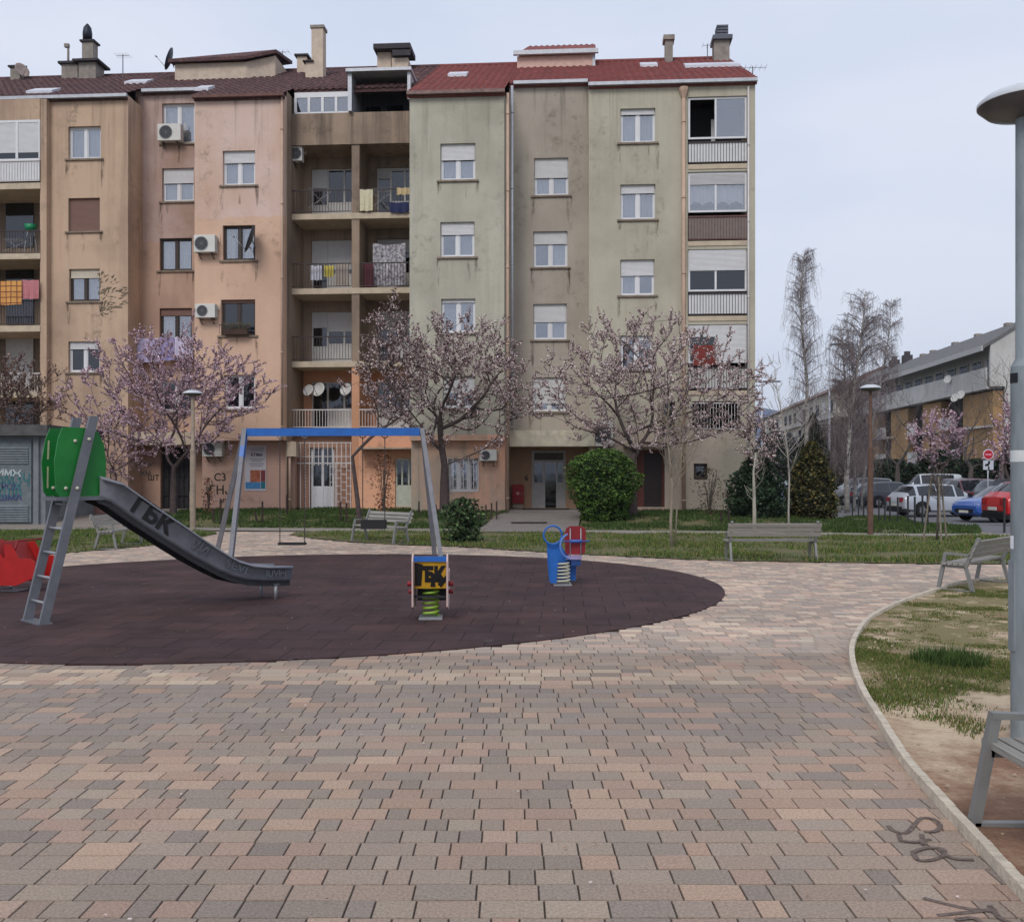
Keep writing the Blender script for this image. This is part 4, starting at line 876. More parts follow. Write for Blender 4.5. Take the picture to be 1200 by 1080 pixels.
q = MB(); s_ = S(80,7.9); q.tube([(s_,7.9,Zv(80,75,7.9)),(s_,7.9,Zv(80,52,7.9))], .05, 6); q.box(s_-.15, s_+.05, 7.8, 7.95, Zv(80,56,7.9), Zv(80,52,7.9)); part(HL, 'flue', q, rend_g, roof_root)
# penthouse boxes
t0 = 5.6; s0, s1, s2 = S(205,t0), S(288,t0), S(334,t0+2)
q = MB(); zb_, zt_ = rz(t0)-.4, Zv(245,74,t0); zt2 = Zv(300,64,t0+1)
q.box(s0, s1, t0, t0+2.6, zb_, zt_); q.prism([(s1,t0,zb_),(s2,t0+.6,zb_),(s2,t0+.6,Zv(330,65,t0+.6)),(s1,t0,zt_)], (0,2.6,0)); pb = part(HL, 'stair_tower', q, rend)
q = MB(); q.prism([(s0-.2,t0-.25,zt_-.02),(s1+.1,t0-.25,zt_+.02),(s2+.1,t0+.4,Zv(330,64,t0+.6)),(s2+.1,t0+2.8,Zv(330,64,t0+.6)+.5),(s0-.2,t0+2.8,zt_+.55)], (0,0,.14)); part(HL, 'stair_tower_roof', q, old_tile)
t0 = 6.6; s0, s1 = S(606,t0), S(697,t0); zt_ = Zv(650,65,t0)
q = MB(); q.box(s0, s1, t0, t0+3, rz(t0)-.5, zt_); part(HR, 'stair_tower', q, mat('pink_render', (206,172,158), .9, var=.12))
q = MB(); q.box(s0-.15, s1+.15, t0-.25, t0-.1, zt_-.02, zt_+.16); q.box(s1-.1, s1+.02, t0-.03, t0-.003, rz(t0)-.2, zt_-.03); part(HR, 'gutter', q, tin)
q = MB(); n_ = 60; x0_, x1_ = s0+.05, s1+.05; ztp = Zv(650,50,t0+1.2)
for tt, z in ((t0-.12, zt_+.1), (t0+1.5, ztp)):
    for i in range(n_+1): x = x0_+(x1_-x0_)*i/n_+(.35*(1-i/n_)*(tt > t0)); q.v.append((x, tt, z+.035*max(-.35, math.cos(2*math.pi*x/.25))))
for i in range(n_): q.f.append((i, i+1, n_+2+i, n_+1+i)); q.m.append(0)
q.prism([(x0_+.3,t0+1.5,ztp-.03),(x0_+.3,t0+3.1,zt_+.05),(x0_,t0-.1,zt_+.05)], (x1_-x0_-.3,0,0)); part(HR, 'stair_tower_roof', q, red_tile, recalc=False)
rbox(HR, roofR, 'chimney', 779.5, 788.5, 47, 68, 7.4, .4, rend_g, None); rbox(HR, roofR, 'chimney_cap', 777.5, 790, 41, 46, 7.3, .6, rend_g, None) if False else None
q = MB(); z = Zv(784,47,7.4); q.box(S(777.5,7.4), S(790.5,7.4), 7.3, 7.95, z, z+.2); part(HR, 'chimney_cap', q, rend_g, roofR)
rbox(HR, roofR, 'chimney', 837, 855, 47, 66, 7.4, .7, rend_g, None)
q = MB(); z = Zv(846,47,7.4); q.box(S(835,7.4), S(858,7.4), 7.25, 8.2, z, z+.18)
for k in range(4): q.box(S(840,7.4), S(853.5,7.4), 7.4, 8.0, z+.22+k*.12, z+.30+k*.12)
q.box(S(845.5,7.4), S(848,7.4), 7.6, 7.8, z+.18, z+.75); part(HR, 'chimney_cap', q, mat('cap_grey', (96,98,108), .8, var=.2), roofR)
def skylight(h, roof, u0, u1, v):
    t = roof_t((u0+u1)/2, v); s0, s1 = S(u0,t), S(u1,t); q = MB()
    q.prism([(s0,t-.35,rz(t-.35)+.06),(s1,t-.35,rz(t-.35)+.06),(s1,t+.35,rz(t+.35)+.06),(s0,t+.35,rz(t+.35)+.06)], (0,0,.12)); part(h, 'skylight', q, mat('skylight_tin', (196,196,204), .4, var=.1), roof)
skylight(HR, roofR, 526, 548, 90.5); skylight(HR, roofR, 750, 770, 79); skylight(HR, roofR, 802, 866, 79.5)
skylight(HL, roof_root, 36, 66, 110); skylight(HL, roof_root, 150, 176, 99); skylight(HL, roofL, 232, 248, 107)

# dried creeper left clinging to the tan wall
q = MB(); r_ = random.Random(9); c0 = (S(118,tA), Zv(118,372,tA))
for k in range(120):
    a = R(r_.uniform(20, 100)); d = r_.random()**.6*1.75; x, z = c0[0]+d*math.cos(a)*.75, c0[1]+d*math.sin(a); l = r_.uniform(.04,.13); b_ = a+r_.uniform(-.5,.5)-.5
    dx, dz = l*math.cos(b_), l*math.sin(b_); q.v += [(x-dx, tA-.006, z-dz), (x-dz*.25, tA-.012, z+dx*.25), (x+dx, tA-.006, z+dz), (x+dz*.25, tA-.004, z-dx*.25)]; i = len(q.v)-4; q.f.append((i,i+1,i+2,i+3)); q.m.append(0)
q.v = [(x-c0[0], y-tA, z-c0[1]) for x, y, z in q.v]
o = obj('dry_creeper', q, mat('creeper_grey', (104,94,78), .95, var=.3), recalc=False); o.location = W(c0[0], tA, c0[1]); o.rotation_euler = (0, 0, -TH); tag(o, 'fan of dried grey creeper on the tan wall beside a shuttered window', 'creeper')
# ---------------------------------------------------------------- playground
steel = mat('galvanised_grey', (112,114,120), .5, metal=.35, var=.15, scale=5, bump=.1); steel_l = mat('light_steel', (158,160,164), .45, metal=.4, var=.12, scale=6)
def planks(name, col): return mat(name, col, .85, var=.2, scale=3, stretch=(1,14,14), bump=.3, bscale=6)
green = mat('green_panel', (22,112,44), .45, var=.18, scale=3); boltm = mat('bolt_cap', (190,190,170), .4); black = mat('marker_black', (26,24,26), .7)
hole_m = mat('slot_pale', (176,178,140), .8)
blue = mat('blue_paint', (36,98,176), .4, var=.12); red = mat('red_paint', (168,30,28), .4, var=.15); redb = mat('red_board', (132,30,38), .45, var=.15)
def bolts(q, pts, r=.02, ax=Vector((0,-1,0))):
    for p in pts: p = Vector(p); q.tube([p, p+ax*.012], r, 8)

# slide: local x runs down the slide, y across, origin between the ladder feet
A0 = Vector((-5.08,10.5)); B0 = Vector((-5.39,10.84)); mid = (A0+B0)/2; sdir = Vector((.70,.715)).normalized(); wd = .23
sl = thing('slide', 'grey steel slide with green side panels standing on the dark rubber surface', 'slide', (mid.x, mid.y, .012), math.atan2(sdir.y, sdir.x))
lean = .54/2.26
for sy in (-1, 1):
    q = MB(); y = sy*wd; q.prism([(0,y-.022,0),(.10,y-.022,0),(.10+lean*2.26,y-.022,2.26),(lean*2.26,y-.022,2.26)], (0,.044,0))
    obj('ladder_rail', q, steel, sl)
for k in range(5):
    z = .22+.265*k; q = MB(); q.tube([(lean*z+.04,-wd,z),(lean*z+.04,wd,z)], .016, 8); obj('rung', q, steel_l, sl, smooth=True)
q = MB()
for z in (.02,): q.box(-.02,.14,-wd-.03,wd+.03,-.01,.012)
obj('foot_plate', q, steel, sl)
for sy in (-1, 1):
    y = sy*(wd-.05); pts = []
    for px, pz in ((.24,1.37),(.20,1.42),(.18,1.75),(.22,2.0),(.27,2.13),(.58,2.13),(.66,2.08),(.72,1.95),(.745,1.75),(.74,1.5),(.70,1.385),(.66,1.37)): pts.append((px, y-.01, pz))
    q = MB(); q.prism(pts, (0,.02,0)); o = obj('side_panel', q, green, sl)
    q = MB(); bolts(q, [(.30, y-.011*1, 1.46), (.30+.1, y-.011, 1.98)]); bolts(q, [(.10+lean*1.46-.05, sy*wd-.023, 1.46), (.10+lean*2.0-.05, sy*wd-.023, 2.0)]); obj('bolt', q, boltm, o, smooth=True)
    if sy < 0: continue
    q = MB(); q.prism([(.235,y-.0115,1.78),(.255,y-.0115,1.78),(.262,y-.0115,1.99),(.245,y-.0115,1.99)], (0,.0012,0)); q.prism([(.232,y-.0115,1.46),(.250,y-.0115,1.46),(.252,y-.0115,1.70),(.236,y-.0115,1.70)], (0,.0012,0)); obj('hand_slot', q, hole_m, o)
q = MB(); q.box(.2,.75,-wd+.04,wd-.04,1.325,1.36); obj('platform', q, steel, sl)
prof = [(.66,1.36),(.80,1.30),(1.0,1.155),(1.19,1.02),(1.5,.815),(1.8,.62),(2.1,.45),(2.31,.345),(2.55,.275),(2.8,.245),(3.16,.225)]
hts = [.22,.235,.24,.24,.24,.23,.21,.20,.19,.185,.18]
q = MB(); cs = []
yw = wd-.01
for i, ((x, z), hh) in enumerate(zip(prof, hts)):
    x2, z2 = prof[min(i+1, len(prof)-1)]; x1, z1 = prof[max(i-1, 0)]; t_ = Vector((x2-x1, 0, z2-z1)).normalized(); nrm = Vector((-t_.z, 0, t_.x)) if i else Vector((0, 0, 1))
    base = Vector((x, 0, z)); top = base+nrm*hh
    cs.append([top+Vector((0,-yw-.03,-.02)), top+Vector((0,-yw-.03,.0)), top+Vector((0,-yw,.012)), base+nrm*.03+Vector((0,-yw,0)), base+Vector((0,-yw+.05,0)), base+Vector((0,yw-.05,0)), base+nrm*.03+Vector((0,yw,0)), top+Vector((0,yw,.012)), top+Vector((0,yw+.03,0)), top+Vector((0,yw+.03,-.02))])
nc = len(cs[0])
for c in cs: q.v += [tuple(p) for p in c]
for i in range(len(cs)-1):
    for k in range(nc-1): q.f.append((i*nc+k, i*nc+k+1, (i+1)*nc+k+1, (i+1)*nc+k)); q.m.append(0)
chute = obj('chute', q, mat('chute_steel', (128,130,138), .75, metal=0, var=.18, scale=4, bump=.1), sl, smooth=True, recalc=False)
sm = chute.modifiers.new('thick', 'SOLIDIFY'); sm.thickness = .008; sm.offset = 0
for sy in (-1, 1):                        # stringers under the bed
    q = MB(); pts = [Vector((x, sy*(yw-.06), z-.035)) for x, z in prof]
    for a, b in zip(pts[:-1], pts[1:]): q.beam(a, b, .03, .06, (0,0,1))
    obj('stringer', q, mat('dark_under', (48,48,52), .7), sl)
for sy in (-1, 1):
    q = MB(); q.tube([(2.95, sy*.17, .2),(2.95, sy*.17, 0)], .022, 8); obj('leg', q, steel_l, sl, smooth=True)
q = MB(); q.box(2.91,2.99,-.2,.2,.185,.2); obj('brace', q, steel, sl)
def letters(txt, size, M, parent, m=None, name='lettering', bold=.0, depth=.003):
    q = text_mb(txt, size, depth, bold); q.xf(M); return obj(name, q, m or black, parent, recalc=False)
def sidetext(txt, size, x, z, slope, y=-yw-.012, bold=.01, sx=1):
    a = math.atan(slope); M = Matrix.Translation((x, y, z)) @ Matrix.Rotation(-a, 4, 'Y') @ Matrix.Diagonal((sx,1,1,1)); letters(txt, size, M, sl, m=None if bold > .01 else mat('faint_marker', (84,88,92), .7, var=.3, scale=20), bold=bold)
sidetext('ГБК', .27, 1.27, 1.125, -.68, bold=.012, sx=1.1)
sidetext('VИ', .2, 1.86, .72, -.62, sx=1.0, bold=.004); sidetext('SEVL', .15, 2.38, .45, -.42, sx=1.2, bold=.004); sidetext('IUVИI', .12, 2.92, .335, -.05, sx=1.0, bold=.006)

# swing set
sw = thing('swing_set', 'two seat swing with blue top bar and splayed grey legs', 'swing', (-3.45,18.9,0))
o0 = Vector((-3.45,18.9,0)); aL, aR = Vector((-5.13,19.0,2.42))-o0, Vector((-1.76,18.8,2.42))-o0
q = MB(); q.beam(aL, aR, .10, .15); obj('top_bar', q, blue, sw)
for tp, foot in ((aL,(-5.22,18.2)),(aL,(-5.93,19.7)),(aR,(-1.30,18.1)),(aR,(-1.56,19.75))):
    f_ = Vector((*foot, .0))-o0; t2 = tp+Vector((-.04 if tp is aL else .04, 0, .05)); q = MB(); q.beam(t2, f_, .12, .08, (1,0,0)); lg = obj('leg', q, mat('swing_leg', (120,120,126), .6, metal=.1, var=.15), sw)
    d_ = (f_-t2); c1 = t2+d_*.22
    if tp is aL and foot[0] > -5.5: q = MB(); q.beam(t2+Vector((.0,0,-.02)), c1, .125, .085, (1,0,0)); obj('bracket', q, blue, lg)
def swing_seat(u0, u1, zs, baby):
    xa, xb = (u0-600)/F*18.9-o0.x, (u1-600)/F*18.9-o0.x
    q = MB()
    if not baby: q.box(xa-.02, xb+.02, -.09, .09, zs-.02, zs+.025)
    else:
        q.box(xa-.02, xb+.02, -.13, .13, zs-.04, zs); q.box(xa-.02, xa+.02, -.13, .13, zs, zs+.13); q.box(xb-.02, xb+.02, -.13, .13, zs, zs+.13); q.box(xa+.02, xb-.02, -.13, -.10, zs, zs+.13); q.box(xa+.02, xb-.02, .10, .13, zs, zs+.13)
    s_ = obj('seat', q, mat('seat_rubber', (40,38,40), .8), sw)
    for x in (xa, xb):
        q = MB(); q.tube([(x, 0, zs),(x, 0, 2.34)], .006, 6)
        for k in range(34): z = zs+.03+k*(2.28-zs)/34; q.box(x-.011, x+.011, -.004, .004, z, z+.03)
        obj('chain', q, mat('chain_steel', (72,62,60), .6, metal=.4), s_)
    q = MB()
    for x in (xa, xb): q.tube([(x-.06,0,2.345),(x-.03,0,2.31),(x+.03,0,2.31),(x+.06,0,2.345)], .012, 6)
    obj('hook', q, steel, sw)
swing_seat(328, 357, .27, False); swing_seat(425, 451, .60, True)

def spring(r, z0, z1, turns, w, c=(0,0,0), m=None, parent=None, name='spring'):
    q = MB(); n_ = turns*16; q.tube([(c[0]+r*math.cos(2*math.pi*turns*i/n_), c[1]+r*math.sin(2*math.pi*turns*i/n_), z0+(z1-z0)*i/n_) for i in range(n_+1)], w, 6); return obj(name, q, m, parent, smooth=True)
# spring rider with the yellow front
rp = G(505, 724, .012); ra = thing('spring_rider', 'spring rider with scribbled yellow front board and lime green spring', 'spring rider', tuple(rp), R(2))
spring(.085, .03, .42, 7, .014, m=mat('lime_spring', (150,186,70), .5), parent=ra)
q = MB(); q.box(-.13,.13,-.13,.13,0,.025); obj('base_plate', q, steel_l, ra)
yb = mat('yellow_board', (196,150,40), .5, var=.15); wht = mat('pale_edge_board', (196,170,164), .5, var=.1)
q = MB(); q.prism([(-.175,-.14,.35),(.175,-.14,.35),(.175,-.20,.64),(.0,-.21,.655),(-.175,-.20,.64)], (0,.02,0)); fb = obj('front_board', q, yb, ra)
M = Matrix.Translation((.0,-.176,.50)) @ Matrix.Rotation(R(11.5), 4, 'X'); letters('ГБК', .17, M @ Matrix.Diagonal((.95,1,1.25,1)), fb, bold=.014)
q = MB()
for pts in ([(-.17,.38),(-.17,.64),(-.08,.62),(-.10,.38)], [(.08,.40),(.175,.50),(.175,.44),(.12,.36)], [(.0,.37),(.03,.52),(.06,.37)]):
    q.prism([(x, -.147-(z-.35)*.207, z) for x, z in pts], (0,.004,0))
obj('scribble', q, black, fb)
for sx in (-1, 1):
    q = MB(); x = sx*.19; q.prism([(x-.009,-.26,.16),(x-.009,-.05,.10),(x-.009,.30,.12),(x-.009,.44,.30),(x-.009,.40,.52),(x-.009,.10,.50),(x-.009,-.08,.66),(x-.009,-.20,.74),(x-.009,-.28,.66)], (.018,0,0)); obj('side_board', q, wht, ra)
    q = MB(); q.tube([(sx*.198,-.12,.40),(sx*.255,-.12,.40)], .03, 10); obj('hand_grip', q, redb, ra, smooth=True)
    q = MB(); q.tube([(sx*.198,.0,.30),(sx*.25,.0,.30)], .025, 10); obj('foot_rest', q, redb, ra, smooth=True)
q = MB(); q.box(-.18,.18,-.23,-.19,.655,.71); obj('top_bar', q, blue, ra)
q = MB(); q.box(-.18,.18,-.05,.25,.43,.455); obj('seat', q, mat('grey_seat', (82,84,90), .6), ra)
q = MB(); q.box(-.18,.18,-.15,-.11,.245,.27); obj('cross_bar', q, mat('dark_bar', (38,40,46), .6), ra)
q = MB(); q.box(-.17,.17,.30,.32,.16,.42); obj('rear_board', q, mat('grey_board', (70,72,80), .6), ra)
# blue spring rider with rings
rp = G(661, 685, .012); k = 14.27/F
rb = thing('spring_rider', 'blue spring rider with two rings and a dark red backrest', 'spring rider', tuple(rp), R(0))
def bp_(u, v, y=0): return ((u-661)*k, y, (685-v)*k)
q = MB(); q.prism([bp_(641,634,-.05), bp_(646,638,-.05), bp_(655,635,-.05), bp_(662,646,-.05), bp_(672,655,-.05), bp_(680,656,-.05), bp_(680,662,-.05), bp_(676,664,-.05), bp_(675,681,-.05), bp_(644,682,-.05), bp_(642,660,-.05)], (0,.02,0)); q.v = [(x, y+.16, z) for x, y, z in q.v]; obj('side_board', q, blue, rb)
q = MB(); q.prism([bp_(643,682,.0), bp_(643,650,.0), bp_(648,643,.0), bp_(652,650,.0), bp_(650,682,.0)], (0,.02,0)); q.v = [(x+.02, y-.12, z) for x, y, z in q.v]; obj('side_board', q, blue, rb)
def ring(cx, cz, r, y, tilt, w=.014, a0=0, a1=360):
    q = MB(); n_ = 28; pts = []
    for i in range(n_+1):
        a = R(a0+(a1-a0)*i/n_); pts.append((cx+r*math.cos(a)*math.cos(tilt), y+r*math.cos(a)*math.sin(tilt), cz+r*math.sin(a)))
    q.tube(pts, w, 8); return q
x, _, z = bp_(648,627); obj('ring', ring(x, z, .135, .05, .1), blue, rb, smooth=True)
x, _, z = bp_(671,639); obj('ring', ring(x, z, .19, -.10, .2, a0=115, a1=275), mat('pale_blue_paint', (96,130,196), .4), rb, smooth=True)
pts = [(663,649),(662,626),(664,619),(668,616.5),(681,616.5),(686,619),(687,626),(686,648),(681,650),(668,650)]
q = MB(); q.prism([bp_(u, v, .06) for u, v in pts], (0,.02,0)); bk = obj('backrest', q, redb, rb)
for u in (668.5, 681): q = MB(); a = bp_(u, 619, .05); c = bp_(u, 653, .05); q.tube([a, c], .009, 6); obj('bracket', q, steel_l, bk, smooth=True)
q = MB(); q.tube([bp_(659,634,-.02), bp_(691,634,.02)], .010, 8); q.tube([bp_(668,634,-.012), bp_(682,634,.01)], .024, 8); obj('handlebar', q, mat('mid_blue', (60,96,170), .4), rb, smooth=True)
q = MB(); a = bp_(663,653); b = bp_(681,650); q.box(a[0], b[0], -.12, .16, a[2]-.02, a[2]+.02); obj('seat', q, mat('lilac_seat', (150,138,176), .5, var=.2), rb)
q = MB(); a = bp_(669,662); b = bp_(680,655); q.box(a[0], b[0], -.1, .1, a[2], b[2]); obj('seat_block', q, mat('dark_blue_block', (34,66,124), .5), rb)
x = bp_(659,0)[0]; spring(.105, .03, .33, 6, .013, (x,-.02,0), mat('cream_spring', (196,192,170), .5), rb); q = MB(); q.box(x-.13, x+.13,-.13,.11,0,.02); obj('base_plate', q, steel_l, rb)
# red spring car at the left edge
rp = G(2, 691, .012); k = rp.y/F
rc = thing('spring_rider', 'red spring rocker with two seats cut by the left picture edge', 'spring rider', tuple(rp), R(-4))
def cp(u, v, y=0): return ((u-2)*k, y, (691-v)*k)
prof_r = [(-60,648),(-52,636),(-44,635),(-36,651),(-22,651),(-14,636),(-8,635),(8,635),(19,651),(21,651),(20,636),(28,635),(38,652),(50,652),(57,656),(58,668),(53,675),(34,683),(-50,683),(-60,670)]
for yy in (-.30, .28): q = MB(); q.prism([cp(u, v, yy) for u, v in prof_r], (0,.02,0)); obj('side_board', q, red, rc)
for u0 in (-34, 10): q = MB(); a = cp(u0-14,664); b = cp(u0+10,664); q.box(a[0], b[0], -.28, .28, a[2]-.01, a[2]+.02); obj('seat', q, mat('orange_seat', (216,110,70), .5), rc)
for u0 in (-40, -3, 25): q = MB(); a = cp(u0+6,652,-.26); b = cp(u0-8,634,-.26); q.beam((a[0],0,a[2]-.1),(b[0],0,b[2]+.01), .54, .02, (1,0,.3)); obj('backrest', q, mat('dark_red_board', (150,36,34), .5), rc)
q = MB(); q.tube([cp(30,652,-.28), cp(34,632,-.26), cp(38,632,.26), cp(40,650,.28)], .014, 8); obj('handlebar', q, redb, rc, smooth=True)
for u0 in (-40, 8): spring(.09, .02, .14, 3, .014, ((u0-2)*k,0,0), steel_l, rc); 
q = MB(); q.box(-.75,.30,-.14,.14,-.005,.012); obj('base_plate', q, steel_l, rc)

# ---------------------------------------------------------------- benches (one built, then copied)
slat = planks('grey_slat', (142,138,132)); bsteel = mat('bench_steel', (128,128,126), .5, metal=.3, var=.1)
def bench(label, loc, rz_, L=1.72, pal=None):
    """length along x, sitter faces -y"""
    b = thing('park_bench', label, 'bench', loc, rz_, 'grey slatted benches round the playground')
    for sx in (-1, 1):
        x = sx*(L/2-.07); q = MB()
        q.beam((x,-.30,0),(x,-.20,.52), .04, .048, (0,1,0)); q.beam((x,.16,0),(x,.06,.36), .04, .048, (0,1,0)); q.beam((x,.06,.33),(x,.24,.74), .045, .05, (0,1,0))
        q.beam((x,-.225,.345),(x,.08,.335), .04, .04); q.beam((x,-.222,.515),(x,.14,.50), .045, .03); q.beam((x,-.30,.012),(x,.16,.012), .04, .02)
        obj('side_frame', q, bsteel, b)
    for k in range(4): q = MB(); y = -.20+.075*k; q.box(-L/2, L/2, y-.03, y+.03, .362, .392); obj('seat_slat', q, slat, b)
    for k in range(3): q = MB(); z = .50+.085*k; y = .115+(z-.4)*.42; q.beam((-L/2,y,z),(L/2,y,z), .022, .07, (0,.42,1)); obj('back_slat', q, slat, b)
    return b
p = G(906, 657.3, 0); bn = bench('grey bench seen from behind between the playground and the lawn strip', (p.x, p.y+.1, 0), R(180))
def pb(u, v, dz=0): return G(u, v, dz)
fl, fr_ = G(410,634,.01), G(463,638.5,.01); c = (fl+fr_)/2; d = (fr_-fl)
dup(bn, (c.x+.2, c.y+.3, .012), math.atan2(d.y, d.x), label='grey bench on the lawn behind the hanging swing seats')
dup(bn, (-8.72, 21.6, .012), R(92), label='grey bench on grass behind the slide chute')
f1 = Vector((5.95,13.65)); Ld = Vector((.68,.73)); c = f1+Ld*.79; ang = math.atan2(Ld.y, Ld.x)
cb = c+Vector((Ld.y, -Ld.x))*.28
# sitter faces the playground: -y local must point to (-.73,.68)
dup(bn, (cb.x, cb.y, .012), math.atan2(-Ld.y, -Ld.x), label='grey bench with armrest beside the curved kerb near the parked cars')
dup(bn, (2.135+.30, 4.54-.79, .012), R(-90)+R(0), label='grey bench on bare dirt cut by the lower right picture corner')

# ---------------------------------------------------------------- lamps
def park_lamp(label, loc, polem, lowm, h=3.88, rl=.08, ru=.052, rd=.268, zsplit=2.28):
    l = thing('street_lamp', label, 'street lamp', loc, 0, 'disc headed park lamps')
    q = MB(); q.tube([(0,0,0),(0,0,zsplit)], rl, 20); lo = obj('lower_pole', q, lowm, l, smooth=True, auto=40)
    q = MB(); q.box(-rl-.004,-rl+.02,-.035,.035,.55,1.1); obj('hatch', q, lowm, lo)
    q = MB(); q.lathe([(rl,zsplit),(ru,zsplit+.05),(ru,h-.02)], n=18); obj('upper_pole', q, polem, l, smooth=True, auto=40)
    q = MB(); q.lathe([(.0,h+.10),(rd*.5,h+.09),(rd*.85,h+.055),(rd,h+.02),(rd,h+.0),(rd*.96,h-.004)], n=32); hd = obj('lamp_head', q, mat('lamp_white', (196,200,206), .5, var=.1), l, smooth=True, auto=50)
    q = MB(); q.lathe([(rd*.985,h-.003),(rd*.80,h-.05),(rd*.4,h-.078),(ru-.01,h-.088)], n=32); obj('diffuser', q, mat('lamp_glass', (92,90,92), .35, var=.25, scale=6), hd, smooth=True)
    return l
bigp = mat('grey_blue_pole', (128,136,140), .6, metal=.1, var=.22, scale=7, bump=.15, stretch=(1,1,.3)); rust = mat('rusty_pole', (98,74,62), .8, var=.3, scale=5); beige = mat('beige_pole', (150,134,118), .7, var=.2)
lp = thing  # keep name short below
pos = (3.13,5.99,.012)
big = park_lamp('tall grey blue lamp post standing in the dirt bed at right', pos, bigp, bigp)
for (z0, z1, w_, m_, nm) in ((1.70,1.77,.09,mat('pale_sticker',(206,210,210),.6),'sticker'),(1.17,1.25,.05,mat('paper_sticker',(220,222,226),.7),'sticker'),(2.18,2.24,.07,mat('black_sticker',(22,24,30),.5),'sticker')):
    q = MB(); n_ = 10; a0 = R(150 if w_ > .06 else 165); a1 = R(290 if w_ > .08 else 215 if w_ > .06 else 195); r_ = .0815
    for i in range(n_):
        b0, b1 = a0+(a1-a0)*i/n_, a0+(a1-a0)*(i+1)/n_
        q.quad((r_*math.cos(b0),r_*math.sin(b0),z0),(r_*math.cos(b1),r_*math.sin(b1),z0),(r_*math.cos(b1),r_*math.sin(b1),z1),(r_*math.cos(b0),r_*math.sin(b0),z1))
    obj(nm, q, m_, big, recalc=False)
p = G(226, 621); park_lamp('beige lamp post in front of the shop poster and blossoming tree', tuple(p), beige, beige)
p = G(1020, 626.5); park_lamp('rust brown lamp post on the right lawn before the parked cars', tuple(p), rust, rust, h=3.85, rl=.07, ru=.04)
def street(label, loc, h, arms):
    l = thing('street_lamp', label, 'street lamp', loc); q = MB(); q.tube([(0,0,-.3),(0,0,h)], [.09,.05], 8); obj('pole', q, tin, l, smooth=True)
    for a in arms: q = MB(); q.box(min(.1*a,1.3*a), max(.1*a,1.3*a), -.12, .12, h-.05, h+.06); q.tube([(0,0,h-.1),(.3*a,0,h-.02)], .03, 6); obj('lamp_head', q, mat('lamp_dark', (110,116,124), .6), l)
    return l
Y = 70.; street('distant double headed street light left of the birches', (P(893,0,Y).x, Y, -.3), 8.4, (-1, 1))
Y = 62.; street('distant single arm street light behind the tall birch', (P(972,0,Y).x, Y, -.3), 10, (1,))

# ---------------------------------------------------------------- substation kiosk
Y = 30.; kx = P(57,0,Y).x
ks = thing('utility_kiosk', 'grey concrete substation hut with louvred doors and teal graffiti', 'kiosk', (kx-2.2, Y, 0))
kc_ = mat('kiosk_concrete', (116,120,124), .9, var=.2, scale=2, bump=.3); louv = mat('louvre_grey', (100,108,112), .6, var=.2)
q = MB(); q.box(-3,2.1,0,3.5,-.1,2.75); obj('wall', q, kc_, ks)
q = MB(); q.box(-3.3,2.32,-.35,3.8,2.752,3.08); obj('roof', q, mat('kiosk_roof', (84,82,82), .95, var=.3, scale=3), ks)
for x0 in (-1.6, .35):
    q = MB(); q.box(x0, x0+1.35, -.06, -.004, .12, 2.6); dr = obj('door', q, louv, ks)
    for zz0, zz1 in ((1.92,2.5),(.15,.68)):
        q = MB(); n_ = int((zz1-zz0)/.075)
        for j in range(n_): z = zz0+j*.075; q.prism([(x0+.08,-.062,z),(x0+.08,-.10,z-.012),(x0+.08,-.062,z+.05)], (1.18,0,0))
        obj('louvre', q, louv, dr)
    teal = mat('teal_spray', (52,104,108), .7, var=.3, scale=9); gw = mat('white_spray', (176,184,186), .7); gb = mat('blue_spray', (58,64,104), .7)
    for txt, m_, zz, sz, sx_ in (('ЊМЗЧ', teal, 1.42, .62, .7), ('ЖШВ', teal, 1.0, .5, .85), ('ГРОМ', gb, 1.2, .34, .9), ('ИМЖ', gw, 1.62, .3, 1.1), ('ШМА', gb, .86, .28, 1.2)):
        letters(txt, sz*.85, Matrix.Translation((x0+.66+rnd.uniform(-.05,.05), -.066-.004*(sz*3 % 1), zz)) @ Matrix.Rotation(rnd.uniform(-.08,.08), 4, 'Y') @ Matrix.Diagonal((sx_,1,1,1)), dr, m_, 'graffiti', bold=.008)
q = MB(); q.box(.05,.2,-.09,-.004,0,2.75); q.box(1.78,1.93,-.09,-.004,0,2.75); q.box(-1.9,-1.75,-.09,-.004,0,2.75); obj('pilaster', q, kc_, ks)
# low reddish wall behind the slide
q = MB(); p0, p1 = P(84,0,34.), P(147,0,34.)
q.box(p0.x-.8, p1.x, 34, 34.25, -.1, .62); q.box(p0.x-.85, p1.x+.05, 33.95, 34.3, .622, .68); tag(obj('low_wall', q, mat('pink_wall', (172,128,116), .9, var=.2, scale=3)), 'low pinkish garden wall behind the slide and bench', 'wall')

